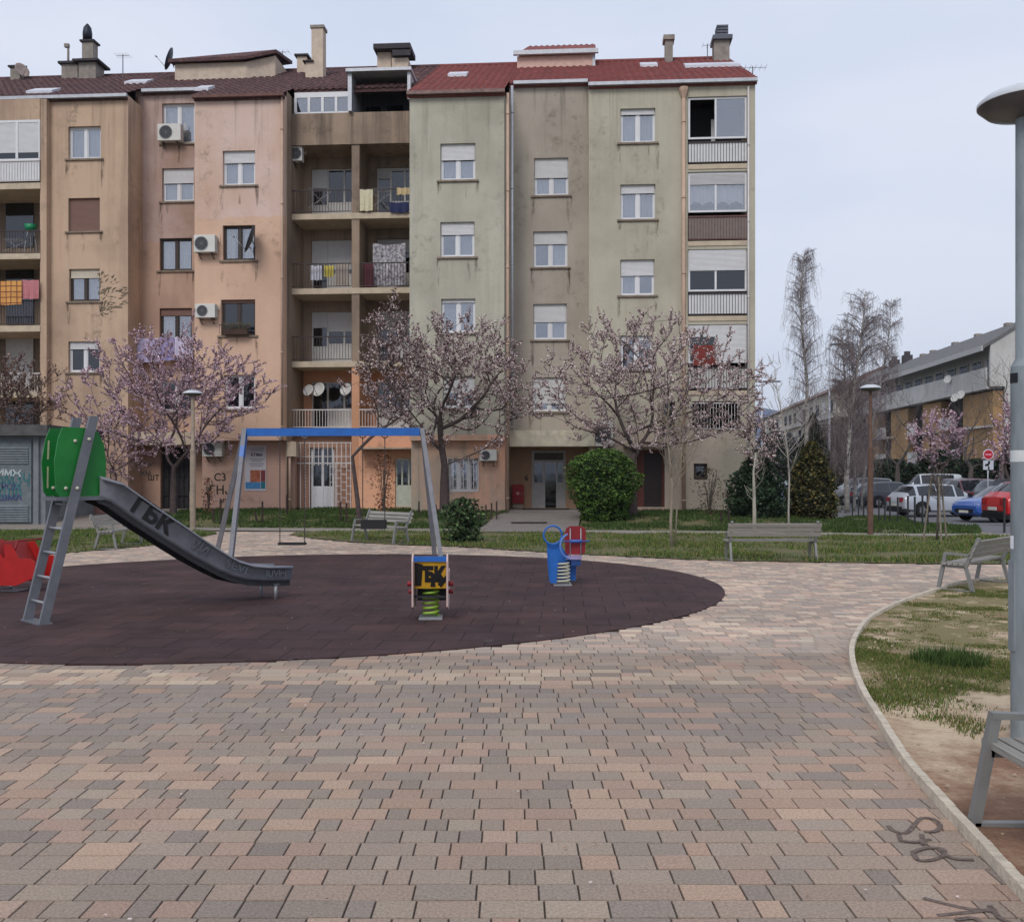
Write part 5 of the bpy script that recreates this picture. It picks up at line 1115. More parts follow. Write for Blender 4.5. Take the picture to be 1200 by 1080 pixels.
# ---------------------------------------------------------------- things on the house fronts
_ac = None
def ac(label, u0, u1, v0, v1, t, brackets=True, dark=False):
    global _ac
    s0, s1 = S(u0,t), S(u1,t); z0, z1 = Zv(u0,v1,t), Zv(u0,v0,t); w_, h_ = s1-s0, z1-z0
    loc = W((s0+s1)/2, t-.22, z0); a = thing('air_conditioner', label, 'air conditioner', tuple(loc), -TH, 'outdoor air conditioner units')
    q = MB(); q.box(-w_/2, w_/2, -.15, .15, 0, h_); o = obj('casing', q, acw, a); bv = o.modifiers.new('b', 'BEVEL'); bv.width = .015; bv.segments = 2
    cx = -w_*.14; rr_ = h_*.40
    q = MB(); q.lathe([(rr_,-.156),(rr_,-.170),(rr_*.92,-.170),(rr_*.92,-.156)], (cx,0,h_/2), 24, 'y'); 
    for k in range(1, 5): q.lathe([(rr_*k/5,-.166),(rr_*k/5+.006,-.166)], (cx,0,h_/2), 20, 'y')
    for k in range(8): a_ = math.pi*k/4; q.beam((cx,-.163,h_/2),(cx+rr_*math.cos(a_),-.163,h_/2+rr_*math.sin(a_)), .008, .006, (0,1,0))
    obj('fan_guard', q, mat('guard_grey', (120,120,122), .5), a)
    q = MB(); q.lathe([(0,-.158),(rr_*.9,-.157)], (cx,0,h_/2), 24, 'y'); obj('fan_opening', q, mat('fan_dark', (52,54,58), .7), a, recalc=False)
    if brackets:
        q = MB()
        for x in (-w_*.3, w_*.3): q.beam((x,-.14,-.03),(x,.22,-.03), .03, .03); q.beam((x,-.12,-.03),(x,.22,-.2), .025, .025)
        obj('bracket', q, mat('bracket_dark', (70,64,62), .6), a)
    q = MB(); q.tube([(w_*.5,.1,h_*.7),(w_*.5+.06,.16,h_*.6),(w_*.5+.04,.2,h_*1.2)], .018, 6); obj('hose', q, mat('hose', (206,196,180), .7), a, smooth=True)
ac('white air conditioner at the left part, mounted below the topmost lilac wall window', 189, 216, 149, 168.5, tB)
ac('white air conditioner beside the window with the satellite dish', 231.5, 256, 278, 298, tC)
ac('white air conditioner beside the window with the flower box', 233, 256, 358, 374, tC)
ac('air conditioner above the poster wall, left of the shop poster', 241, 264, 518, 535, tCg)
ac('white air conditioner right of the barred ground floor window', 563, 583, 527, 540, tEg)
ac('large air conditioner above the brown door behind the third blossom tree', 697, 718, 494, 523, tG)
ac('small air conditioner at the top left corner of the highest open loggia', 345.5, 357, 175, 192, tD+.45)
def dish(label, loc, r, aim, m=None, arm=.5):
    d = thing('satellite_dish', label, 'satellite dish', tuple(loc), 0, 'satellite dishes'); aim = Vector(aim).normalized(); M = aim.to_track_quat('Z', 'Y').to_matrix().to_4x4()
    q = MB(); q.lathe([(0,-.18*r),(r*.4,-.15*r),(r*.75,-.08*r),(r,.03*r),(r*1.01,.0),(r*.75,-.11*r),(r*.4,-.19*r),(0,-.22*r)], n=24); q.v = [(x, y*1.08, z) for x, y, z in q.v]; q.xf(M); obj('reflector', q, m or mat('dish_dark', (52,56,66), .5, var=.1), d, smooth=True)
    q = MB(); q.tube([M @ Vector((0,-r*.9,0)), M @ Vector((0,-r*.25,r*1.15))], .014, 6); q.tube([M @ Vector((0,-r*.28,r*1.05)), M @ Vector((0,-r*.22,r*1.25))], .035, 8); obj('receiver_arm', q, steel_l, d, smooth=True)
    q = MB(); q.tube([M @ Vector((0,0,-r*.2)), M @ Vector((0,0,-r*.2))+Vector((.05,.25,-.25))], .025, 6); obj('mount', q, steel, d, smooth=True)
    return d
dish('dark satellite dish on the wall before a dark framed window', W(S(293,tC-.5), tC-.55, Zv(293,284,tC)), .50, (-1,-.25,.35))
dish('dark satellite dish on the old roof left of the stair tower', W(S(198,6.5), 6.5, Zv(198,69,6.5)), .46, (-1,-.2,.35))
dish('pale brown satellite dish beside the leftmost chimney', W(S(26,7.4), 7.4, Zv(26,82,7.4)), .33, (.8,-.6,.4), mat('dish_tan', (150,132,124), .5))
def antenna(label, u, v0, v1, t, n_=5, w_=.5):
    s_ = S(u,t); z0, z1 = Zv(u,v1,t), Zv(u,v0,t); a = thing('antenna', label, 'antenna', tuple(W(s_,t,z0)), -TH, 'roof antennas'); h_ = z1-z0
    q = MB(); q.tube([(0,0,-.3),(0,0,h_)], .022, 6); obj('mast', q, steel, a); q = MB(); q.tube([(-w_,0,h_-.05),(w_,0,h_-.05)], .012, 5)
    for k in range(n_): x = -w_+2*w_*k/(n_-1); q.tube([(x,-.28,h_-.05),(x,.28,h_-.05)], .007, 4)
    obj('boom', q, steel_l, a)
antenna('roof antenna between the grey chimneys and the dish', 144, 64, 90, 7.4, 6, .3)
antenna('tilted roof antenna right of the stair tower, near the tall white chimney', 571-240, 60, 82, 8.0, 4, .3)
antenna('thin antenna at the right corner of the red roof', 882, 78, 90, 3.0, 6, .5)
antenna('short antenna at the left of the striped chimney', 829, 52, 64, 7.6, 3, .2)
# cluster on the ridge
q = MB(); s_ = S(143,7.5); z = Zv(143,90,7.5)
for i in range(3): q.box(s_-.35+.05*i, s_+.15+.1*i, 7.5, 7.52, z+.3+.25*i, z+.5+.25*i)
q.box(s_-.3, s_+.4, 7.4, 7.6, z-.15, z+.1); tag(obj('ridge_aerial_rack', q, mat('aerial_white', (186,190,196), .6, var=.2)), 'pale aerial rack on the old roof ridge beside the tall chimney', 'aerial rack')

# laundry and other things on the balconies
def cloth(label, u0, u1, v0, v1, t, col, name='laundry', group='laundry on the balconies', droop=0.02, m=None, cat='laundry'):
    s0, s1 = S(u0,t), S(u1,t); za, zb_ = Zv(u0,v0,t), Zv(u0,v1,t); c = W((s0+s1)/2, t, za); q = MB(); n_ = 12; w_ = s1-s0
    for j in range(5):
        for i in range(n_+1):
            x = -w_/2+w_*i/n_; q.v.append((x, .03*math.sin(i*1.3+u0)*(.3+j*.25), -(za-zb_)*j/4-droop*math.sin(math.pi*i/n_)+.01*math.sin(i+j)))
    for j in range(4):
        for i in range(n_): q.f.append((j*(n_+1)+i, j*(n_+1)+i+1, (j+1)*(n_+1)+i+1, (j+1)*(n_+1)+i)); q.m.append(0)
    o = obj(name, q, m or mat('cloth_%d_%d_%d' % col, col, .95, var=.12, scale=8), recalc=False); o.location = c; o.rotation_euler = (0,0,-TH); sm = o.modifiers.new('thick', 'SOLIDIFY'); sm.thickness = .01
    return tag(o, label, cat, group)
chk = mat('checked_blanket', (214,160,84), .95); n = chk.node_tree; ck = n.nodes.new('ShaderNodeTexBrick'); ck.offset = 0; ck.inputs['Scale'].default_value = 1; ck.inputs['Brick Width'].default_value = .22; ck.inputs['Row Height'].default_value = .22; ck.inputs['Mortar Size'].default_value = .02
ck.inputs['Color1'].default_value = (*lin((214,158,88)),1); ck.inputs['Color2'].default_value = (*lin((200,140,80)),1); ck.inputs['Mortar'].default_value = (*lin((120,70,56)),1); t_ = n.nodes.new('ShaderNodeTexCoord'); mpn = n.nodes.new('ShaderNodeMapping'); mpn.inputs['Rotation'].default_value = (R(90),0,0)
n.links.new(t_.outputs['Object'], mpn.inputs[0]); n.links.new(mpn.outputs[0], ck.inputs['Vector']); n.links.new(ck.outputs['Color'], n.nodes['Principled BSDF'].inputs['Base Color'])
cloth('orange checked blanket hanging on the left edge balcony', -12, 26, 329, 357, tL-.12, (214,160,84), 'blanket', m=chk, cat='blanket')
cloth('pink blanket hanging beside the checked one', 26, 46, 328, 350, tL-.10, (186,120,124), 'blanket', cat='blanket')
cloth('lilac sheet drying below the teal curtained window', 161, 186, 396, 424, tB-.5, (176,168,200), 'sheet')
cloth('pale violet sheet drying right of the lilac one', 187, 204, 395, 422, tB-.52, (150,142,186), 'sheet')
cloth('white patterned sheet drying next to the flower box window', 205, 226, 395, 420, tB-.48, (196,190,214), 'sheet')
cloth('dark blue rug over the highest right loggia railing', 457, 479, 237, 249, tD-.1, (46,52,86), 'rug', cat='rug')
cloth('cream towel on the highest right loggia railing', 465, 480, 220, 228, tD-.08, (196,176,136), 'towel')
cloth('white shirt drying in the second left loggia', 364, 377, 311, 328, tD+.25, (206,206,216), 'shirt', cat='shirt')
cloth('yellow towel drying in the second left loggia', 380, 391, 311, 324, tD+.27, (206,190,96), 'towel')
cloth('grey striped cloth drying right of the yellow towel', 393, 409, 309, 335, tD+.25, (168,156,146), 'cloth')
cloth('dark red cloth drying in the second right loggia', 426, 437, 308, 336, tD+.3, (92,44,54), 'cloth')
pat = mat('flower_print', (206,204,208), .95, col2=(60,48,66), scale=9)
cloth('large black and white patterned sheet in the second right loggia', 437, 475, 285, 334, tD+.5, (0,0,0), 'sheet', m=pat, droop=.08)
cloth('red blanket hanging in the glazed balcony behind the third tree', 812, 838, 404, 428, tG-.06, (122,56,50), 'blanket', cat='blanket')
cloth('cream panel cloth at the left of the highest right loggia', 421.5, 437, 222, 247, tD-.09, (206,198,168), 'cloth')
# dishes standing in the lowest left loggia
for lbl, u, v, r_ in (('large white dish in the lowest left loggia', 373, 456, .27), ('smaller grey dish left of the large white one', 361, 457, .22), ('third dish at the right of the lowest left loggia', 405, 456, .24)):
    dish(lbl, W(S(u,tD+.5), tD+.5, Zv(u,v,tD+.5)), r_, (-.4,-1,.4), mat('dish_white', (196,194,190), .5))
q = MB(); q.box(-.45,.45,-.12,.12,0,.2); ft = thing('flower_box', 'weathered flower box with dry plants under a dark window', 'flower box', tuple(W(S(277,tC-.16), tC-.2, Zv(277,393,tC))), -TH)
obj('trough', q, mat('trough', (86,66,56), .9, var=.3), ft); q = MB()
for k in range(17): x = -.58+1.16*k/16; q.tube([(x,-.16,.0),(x,-.16,.34)], .008, 4)
q.box(-.6,.6,-.17,-.15,.33,.36); obj('guard_rail', q, metal_dk, ft)
q = MB(); rr2 = random.Random(5)
for k in range(160): x, y, z = rr2.uniform(-.5,.5), rr2.uniform(-.12,.12), .18+rr2.random()*.22; a = rr2.uniform(0,6); q.add([(x,y,z),(x+.05*math.cos(a),y+.03*math.sin(a),z+.03),(x+.02,y,z+.07)], [(0,1,2)])
obj('dry_plants', q, mat('dry_plant', (90,84,52), .9, var=.3), ft, recalc=False)
# green chair-like thing on the balcony at far left
gp = W(S(36,tL+.5), tL+.5, Zv(36,297,tL)); gt = thing('green_planter', 'green plastic tub on a wire stand on the left edge balcony', 'planter', tuple(gp), -TH)
q = MB(); q.lathe([(0,1.0),(.17,1.0),(.24,1.25),(.22,1.25),(.15,1.05),(0,1.03)], n=16); obj('tub', q, mat('green_plastic', (24,128,84), .4), gt, smooth=True)
q = MB()
for a in (0,2.1,4.2): q.tube([(.3*math.cos(a),.3*math.sin(a),0),(.12*math.cos(a),.12*math.sin(a),1.0)], .014, 5)
obj('stand', q, steel_l, gt)
# clothes rack and chair frames on balconies
def rack(label, u, v, t, w_=.8, h_=.8):
    c = W(S(u,t), t, Zv(u,v,t)); r_ = thing('drying_rack', label, 'drying rack', tuple(c), -TH, 'folding drying racks'); q = MB()
    for y in (-.25,.25): q.tube([(-w_/2,y,0),(w_/2,-y,h_)], .012, 5); q.tube([(w_/2,y,0),(-w_/2,-y,h_)], .012, 5)
    for k in range(6): q.tube([(-w_/2,-.25+.1*k,h_),(w_/2,-.25+.1*k,h_)], .006, 4)
    obj('rack_frame', q, steel_l, r_)
rack('folding rack on the highest left loggia floor', 375, 246, tD+.7); rack('folding rack on the highest right loggia floor', 446, 247, tD+.7); rack('low folding rack on the left edge balcony', 18, 296, tL+.6, .7, .5)

# poster, fire cabinet, house number, graffiti on walls
po = thing('poster', 'tall grey poster with a photo print near its foot on the peach wall', 'poster', tuple(W(S(299.5,tCg), tCg-.012, Zv(300,575,tCg))), -TH)
wP = S(311,tCg)-S(286,tCg); hP = Zv(300,522,tCg)-Zv(300,575,tCg)
q = MB(); q.box(-wP/2, wP/2, -.012, .006, 0, hP); obj('board', q, mat('poster_grey', (196,190,196), .6, var=.05), po)
q = MB(); q.box(-wP/2+.03, wP/2-.22, -.016, -.013, .08, .34); obj('print_blue', q, mat('poster_blue', (70,128,176), .6, var=.3, scale=7), po)
q = MB(); q.box(wP/2-.20, wP/2-.03, -.016, -.013, .08, .36); obj('print_teal', q, mat('poster_teal', (32,112,128), .6), po)
q = MB(); q.box(-wP/2+.22, wP/2-.22, -.017, -.014, .341, .80); obj('print_photo', q, mat('poster_photo', (196,120,84), .6, col2=(120,50,44), scale=7), po)
q = MB(); q.box(wP/2-.20, wP/2-.03, -.016, -.013, .363, .80); obj('print_photo', q, mat('poster_photo2', (150,60,50), .6, col2=(90,50,60), scale=7), po)
letters('ETMA', .18, Matrix.Translation((.06,-.016,hP-.36)), po, mat('poster_ink', (70,66,84), .7), bold=.004)
for i_, (z, w2) in enumerate(((hP-.10,.30),(hP-.18,.26),(hP-.52,.28),(hP-.60,.2),(hP-.70,.30),(hP-.78,.24))): q = MB(); q.box(.05-w2,.05+w2,-.0155,-.013,z-.018,z+.012); obj('print_line', q, mat('poster_ink_pale', (128,122,136), .7, var=.2, scale=20), po)
def wallpaint(name, label, txts, u, v, t, cat='graffiti', m=None):
    c = W(S(u,t), t-.006, Zv(u,v,t)); g = thing(name, label, cat, tuple(c), -TH)
    for txt, x, z, sz in txts: letters(txt, sz, Matrix.Translation((x,0,z)), g, m or black, bold=.004)
wallpaint('graffiti', 'black lettering sprayed on the peach wall left of the swing leg', [('C3',0,.35,.42),('ГНЈ',.0,-.15,.48),('МУ',.15,-.55,.22)], 258, 570, tCg)
wallpaint('graffiti', 'dark scribbles on the tan wall left of the dark entrance', [('СОМИ',.3,.45,.26),('ЖМ',.35,.1,.25)], 160, 558, tA+.0)
wallpaint('graffiti', 'small black writing on the thin panel beside the dark entrance', [('ШТ',0,0,.3)], 180, 560, tB)
hn = W(S(617,tN), tN-.02, Zv(617,560,tN)); q = text_mb('6', .32, .01, .008); o = obj('house_number', q, mat('number_dark', (96,80,68), .7), recalc=False); o.location = hn; o.rotation_euler = (0,0,-TH); tag(o, 'dark house number 6 beside the white entrance door', 'house number')
fc = thing('fire_cabinet', 'red metal fire hose cabinet left of the white entrance door', 'fire cabinet', tuple(W(S(607,tN-.3), tN-.3, zg)), -TH)
q = MB(); q.box(-.2,.2,-.02,.24,0,.18); obj('plinth', q, conc_slab, fc); q = MB(); q.box(-.22,.22,-.1,.25,.182,.92); o = obj('cabinet', q, red, fc); q = MB(); q.box(-.2,.2,-.115,-.101,.2,.9); dd = obj('door', q, mat('red_door', (156,34,38), .45, var=.1), fc); q = MB(); q.box(.14,.17,-.135,-.116,.5,.6); obj('handle', q, steel, dd); q = MB(); q.lathe([(0,-.12),(.07,-.119)], (0,0,.58), 8, 'y'); obj('emblem', q, mat('emblem_pale', (206,150,150), .6), dd, recalc=False)
q = MB(); c = W(S(640,tF), tF-.5, zg); q.box(-.9,.9,-.3,.3,0,.02); o = obj('door_mat', q, mat('mat_dark', (70,62,60), .95, scale=30)); o.location = c; o.rotation_euler = (0,0,-TH); tag(o, 'dark door mat before the white entrance door', 'door mat')
q = MB(); p = G(620, 613.5); q.box(-.55,.55,-.25,.25,0,.02); o = obj('drain_grate', q, mat('grate', (66,58,56), .9, scale=30)); o.location = (p.x, p.y, gz(p.x, p.y)+.032); tag(o, 'dark grate set in the entrance path', 'grate')
# stakes in the grass along the house
stake = mat('dark_stake', (56,42,40), .85, var=.2)
for i, (u, v0, v1, tilt) in enumerate(((250,596,612,0),(258.5,585,614,0),(303,600,613,-.35),(307.5,588,612,0),(336,580,604,0),(399,588,611,0),(406,590,613,.0),(491,588,605,0),(511,592,610,0),(561,597,609,0),(569.5,592,609,0),(576,590,609,.0),(582,588,609,.0),(534,588,609,0),(854,597,614,0),(845,600,612,0))):
    p = G(u, v1); hh = (v1-v0)*p.y/F; q = MB(); q.beam((0,0,-.08),(tilt*hh,0,hh), .05, .05, (0,1,0)); q.beam((tilt*hh*.98,0,hh*.98),(tilt*hh,0,hh+.03), .03, .03, (0,1,0)); o = obj('stake', q, stake); o.location = p
    where = ('left of the peach wall graffiti','under the peach wall graffiti','leaning below the shop poster','upright below the shop poster','beside the duct and downpipe','left of the leaning young tree','close behind the leaning young tree','between mint door and blossom tree','left of the shrub in front of the second blossom tree','right of the round green shrub','second stake right of the round green shrub','third stake right of the round green shrub','nearest to the entrance path','hidden behind the round green shrub top','right of the vine patch','left of the dark holly')[i]
    tag(o, 'dark wooden stake '+where, 'stake', 'stakes in the grass along the houses')
# ---------------------------------------------------------------- trees and shrubs
import numpy as np
leafm = vcmat('leaf_colour', .75, 8, .15, 0)
bark_plum = mat('plum_bark', (78,66,64), .95, var=.3, scale=8, bump=.5, bscale=18); bark_birch = mat('birch_bark', (196,192,186), .9, col2=(104,98,94), scale=3, stretch=(1,1,3), bump=.3)
bark_grey = mat('grey_bark', (92,84,80), .95, var=.3, scale=8, bump=.4); bark_pale = mat('pale_bark', (168,160,146), .9, var=.25, scale=6)
twigm = mat('fine_twigs', (84,70,70), .9, var=.2)
def skeleton(targets, start_nodes, up=.25, step=.35, wob=.06, rs=None, seed=1):
    """connect every target to the growing skeleton; returns positions, parents"""
    r = np.random.RandomState(seed); pos = [np.array(p, float) for p in start_nodes]; par = [-1]+list(range(len(start_nodes)-1)); free = len(start_nodes)-1
    root = pos[-1]; T = sorted(targets, key=lambda p: np.linalg.norm(np.array(p)-root)); A = np.array(pos); elig0 = max(0, free-1); ends = []
    for t in T:
        t = np.array(t, float); B = A[elig0:]; d = t-B; dist = np.linalg.norm(d, axis=1); pen = np.where(d[:, 2] < 0, -d[:, 2]*1.2, 0)
        plen = np.array([plens[i] for i in range(elig0, len(A))]) if False else 0
        j = int(np.argmin(dist+pen+.25*np.linalg.norm(B-root, axis=1)*0+.0))+elig0
        a = A[j]; L_ = np.linalg.norm(t-a); k = max(1, int(L_/step)); prev = j; new = []
        ctrl = a+(t-a)*.5+np.array([0, 0, -up*L_*.35])+r.normal(0, wob*L_, 3)
        for i in range(1, k+1):
            f = i/k; p = (1-f)**2*a+2*f*(1-f)*ctrl+f*f*t; pos.append(p); par.append(prev); prev = len(pos)-1; new.append(p)
        A = np.vstack([A]+new); ends.append(prev)
    return pos, par, ends
def skel_mesh(q, pos, par, rend, pw=2.4, rmax=.2, n=6, nst=3, rlimb=.09):
    kids = [[] for _ in pos]
    for i, p in enumerate(par):
        if p >= 0: kids[p].append(i)
    rad = [0.]*len(pos)
    order = sorted(range(len(pos)), key=lambda i: -i)
    for i in order: rad[i] = rend if not kids[i] else sum(rad[c]**pw for c in kids[i])**(1/pw)
    n0 = nst
    mxr = rad[n0]; k_ = rlimb/max(mxr, 1e-6); lo = rend
    rad = [max(lo, lo+(r-lo)*max(0, rlimb-lo)/max(1e-6, mxr-lo)) for r in rad]
    for i in range(n0+1): rad[i] = rlimb+(rmax-rlimb)*(1-i/n0)**.7 if i < n0 else rlimb
    for _ in range(5):                       # round the kinks
        new = list(pos)
        for i in range(n0+1, len(pos)):
            if kids[i]:
                c = max(kids[i], key=lambda q_: rad[q_]); new[i] = pos[i]*.4+(pos[par[i]]+pos[c])*.3
        pos[:] = new
    done = set()
    starts = [(0, None)]
    while starts:
        i, p = starts.pop(); chain = ([p] if p is not None else [])+[i]
        while kids[chain[-1]]:
            ks_ = sorted(kids[chain[-1]], key=lambda c: -rad[c]); chain.append(ks_[0])
            for c in ks_[1:]: starts.append((c, chain[-2]))
        pts = [pos[c] for c in chain]; rr = [rad[c] for c in chain]
        if p is not None: rr[0] = rr[1]
        if len(pts) > 1:
            q.tube([tuple(x) for x in pts], rr, n if rr[0] > .03 else 4 if rr[0] > .012 else 3, cap=False)
    return rad, kids
def leafquad(q, p, size, r, col, flat=False):
    a = Vector((r.uniform(-1,1), r.uniform(-1,1), r.uniform(-.6,.6))).normalized(); b = a.cross(Vector((r.uniform(-1,1), r.uniform(-1,1), r.uniform(-1,1)))).normalized()
    a = a*size; b = b*size*.7; p = Vector(p); i = len(q.v)
    q.v += [tuple(p-a), tuple(p-b), tuple(p+a), tuple(p+b)]; q.f.append((i, i+1, i+2, i+3)); q.m.append(0)
    k = r.uniform(.75, 1.2); c = tuple(min(.9, t*k) for t in lin(col)); q.col += [c]*4
def plum(label, base, trunk_h, cc, cr, ntar, nbl, cols, seed, rtrunk=.16, lean=(0,0), group='blossoming plum trees', bl=.028, twn=4, bark=None, dark=.3, openb=.35, tw_len=.45, cat='tree', lowcut=-.9, rt=.0035):
    """cc: crown centre relative to base, cr: crown radii"""
    r = random.Random(seed); t = thing('blossom_tree' if nbl else 'bare_tree', label, cat, tuple(base), 0, group)
    st = [(0,0,-.1),(lean[0]*.3,lean[1]*.3,trunk_h*.35),(lean[0]*.7,lean[1]*.7,trunk_h*.7),(lean[0],lean[1],trunk_h)]
    tg = []
    while len(tg) < ntar:
        a = Vector((r.gauss(0,1), r.gauss(0,1), r.gauss(0,1))).normalized()*(r.random()**.42)
        if a.z < lowcut: continue
        nz_ = 1+.28*noise.noise(a*2.1+Vector((seed, 0, 0)))
        p = (cc[0]+a.x*cr[0]*nz_, cc[1]+a.y*cr[1]*nz_, cc[2]+a.z*cr[2]*nz_)
        if p[2] < trunk_h*.9: continue
        tg.append(p)
    pos, par, ends = skeleton(tg, st, openb, .4, .07, seed=seed); q = MB(); rad, kids = skel_mesh(q, pos, par, .007, 2.2, rtrunk, rlimb=rtrunk*.62)
    tips = []
    tq = q
    idx = [i for i in range(len(st)+2, len(pos)) if rad[i] < .03]
    segs = []
    for i in idx:
        for _ in range(twn if not kids[i] else max(1, twn//2)):
            p = Vector(pos[i]); out = (p-Vector(cc)); out = out.normalized() if out.length > .01 else Vector((0,0,1))
            d = (out*.5+Vector((r.gauss(0,.5), r.gauss(0,.5), r.gauss(.55,.45)))).normalized()*tw_len*r.uniform(.4,1.25)
            e = p+d; m = p+d*.5+Vector((r.uniform(-.03,.03), r.uniform(-.03,.03), r.uniform(-.02,.03))); tq.tube([p, m, e], [.008, .006, rt], 3, cap=False); segs.append((p, m, e))
    obj('trunk', q, bark or bark_plum, t, recalc=False, smooth=True)
    if nbl:
        b = MB(); b.col = []
        for _ in range(nbl):
            p, m, e = r.choice(segs); f = r.random()**.7; x = p.lerp(m, f*2) if f < .5 else m.lerp(e, f*2-1); x = x+Vector((r.gauss(0,.02), r.gauss(0,.02), r.gauss(0,.02)))
            c = r.choice(cols[1]) if r.random() < dark else r.choice(cols[0]); leafquad(b, x, bl*r.uniform(.6, 1.3), r, c)
        obj('crown', b, leafm, t, recalc=False)
    return t
pinkc = ([(214,184,194),(202,168,182),(226,202,208),(188,154,170),(212,188,196)],[(112,80,84),(92,66,66),(128,94,100)])
palec = ([(222,200,198),(206,184,182),(232,216,214),(196,170,170)],[(92,66,64),(76,56,54),(112,84,80)])
brownc = ([(150,122,112),(134,108,98),(172,146,136)],[(92,66,56),(74,56,48),(108,84,66)])
def gb(u, Y): x = (u-600)/F*Y; return Vector((x, Y, gz(x, Y)))
def rel(u, v, Y, base): q = P(u, v, Y); return (q.x-base.x, q.y-base.y, q.z-base.z)
def treeat(label, ub, Y, fork, u0, u1, v0, v1, ntar, nbl, cols, seed, **k):
    b = gb(ub, Y); c = rel((u0+u1)/2, (v0+v1)/2, Y, b); rx = (u1-u0)/2*Y/F; rz_ = (v1-v0)/2*Y/F; fk = rel(fork[0], fork[1], Y, b)
    return plum(label, b, fk[2], c, (rx, k.pop('ry', rx*.8), rz_), ntar, nbl, cols, seed, lean=(fk[0], 0), **k)
treeat('lilac pink blossom tree before the dark entrance at left', 203, 33.0, (204,548), 84, 318, 388, 545, 450, 54000, pinkc, 11, dark=.24, rtrunk=.13)
treeat('purple brown blossom tree in front of the barred window', 521, 32.6, (521,545), 420, 636, 368, 530, 450, 46000, palec, 12, dark=.40, rtrunk=.2)
treeat('pale pink blossom tree behind the round clipped thuja', 741, 32.8, (741,538), 630, 892, 370, 540, 520, 54000, palec, 13, dark=.26, rtrunk=.2)
treeat('brown budding tree rising behind the substation hut', -18, 33.5, (-14,520), -70, 74, 415, 530, 260, 17000, brownc, 14, dark=.5, rtrunk=.12)
treeat('small lilac blossom shrub tree right of the green slide panels', 131, 34.0, (131,566), 108, 168, 488, 575, 90, 5200, pinkc, 15, rtrunk=.05, twn=3)
treeat('leaning young blossom tree behind the swing seat', 421.5, 30.2, (413,535), 418, 496, 355, 510, 170, 9500, palec, 16, dark=.5, rtrunk=.085, lowcut=-.95)
treeat('small blossom tree growing out of the dark holly', 884, 31.5, (886,560), 866, 914, 493, 552, 80, 3600, palec, 17, dark=.35, rtrunk=.05)
far = dict(group='blossoming trees beyond the parked cars')
treeat('pink blossom tree beyond the white van', 1100, 62, (1100,556), 1070, 1134, 486, 552, 110, 4200, pinkc, 18, dark=.15, rtrunk=.12, bl=.07, tw_len=.8, **far)
treeat('pink blossom tree half hidden by the tall lamp post', 1180, 50, (1182,560), 1160, 1206, 470, 560, 110, 4200, pinkc, 19, dark=.15, rtrunk=.12, bl=.055, tw_len=.7, **far)
bare = dict(group='bare trees beyond the parked cars', bark=bark_grey)
treeat('bare brownish tree left of the pink one beyond the cars', 1052, 66, (1052,545), 1015, 1090, 465, 552, 90, 0, palec, 20, rtrunk=.2, tw_len=1.2, twn=5, rt=.008, **bare)
treeat('bare tree between the two pink trees', 1136, 60, (1138,548), 1108, 1172, 470, 552, 90, 0, palec, 21, rtrunk=.2, tw_len=1.1, twn=5, rt=.008, **bare)
treeat('bare tree reaching above the ochre house behind the lamp post', 1172, 57, (1175,530), 1148, 1215, 410, 540, 80, 0, palec, 22, rtrunk=.2, tw_len=1.2, twn=4, rt=.007, **bare)
treeat('bare tree behind the birches', 1000, 80, (1003,548), 970, 1036, 460, 552, 90, 0, palec, 23, rtrunk=.25, tw_len=1.5, twn=5, rt=.01, **bare)
# birches
def birch(label, ub, Y, path, u0, u1, v0, v1, ntar, seed, rtrunk=.12, droop=1.0, nst=0):
    r = random.Random(seed); b = gb(ub, Y); t = thing('birch_tree', label, 'tree', tuple(b), 0, 'bare birches beyond the lawn')
    st = [(0,0,-.2)]+[rel(u, v, Y, b) for u, v in path]; c = rel((u0+u1)/2, (v0+v1)/2, Y, b); rx = (u1-u0)/2*Y/F; rz_ = (v1-v0)/2*Y/F
    q = MB(); n_ = len(st); q.tube(st, [rtrunk*(1-.86*i/(n_-1)) for i in range(n_)], 8); obj('trunk', q, bark_birch, t, smooth=True, recalc=False)
    pos = []; q = MB(); tw = MB()
    for _ in range(ntar):
        f = r.uniform(.2, .98); i = min(n_-2, int(f*(n_-1))); a = Vector(st[i]).lerp(Vector(st[i+1]), f*(n_-1)-i)
        wd_ = .34+.85*math.sqrt(max(0, 1-f)); ang = r.uniform(0, 2*math.pi); L_ = rx*wd_*r.uniform(.4, 1.0)
        e = a+Vector((math.cos(ang)*L_, math.sin(ang)*L_, L_*r.uniform(.35, 1.0)*(1.25-.6*f)))
        if f > .86 and r.random() < .3: continue
        dr_ = droop*(.5+.7*(1-f))
        m = a.lerp(e, .5)+Vector((0,0,.12*L_)); tw.tube([a, m, e], [.028*(1.2-f*.8), .016, .009], 4, cap=False)
        for _ in range(6):
            g = r.uniform(.25, 1); p = a.lerp(m, g*2) if g < .5 else m.lerp(e, g*2-1)
            dl = r.uniform(.4, 1.6)*dr_; hx, hy = r.uniform(-.45,.45)*dl, r.uniform(-.45,.45)*dl
            pts = [p, p+Vector((hx*.5, hy*.5, .12)), p+Vector((hx*.9, hy*.9, -.25*dl)), p+Vector((hx*1.05, hy*1.05, -.85*dl))]
            tw.tube(pts, [.008,.0065,.005,.004], 3, cap=False)
            for k in range(3):
                s0 = pts[1].lerp(pts[3], r.random()*.8); tw.tube([s0, s0+Vector((r.uniform(-.2,.2), r.uniform(-.2,.2), -.1)), s0+Vector((r.uniform(-.25,.25), r.uniform(-.25,.25), -.4*dr_))], [.005,.004,.003], 3, cap=False)
    obj('crown', tw, mat('birch_twigs', (122,110,110), .9, var=.15), t, recalc=False); return t
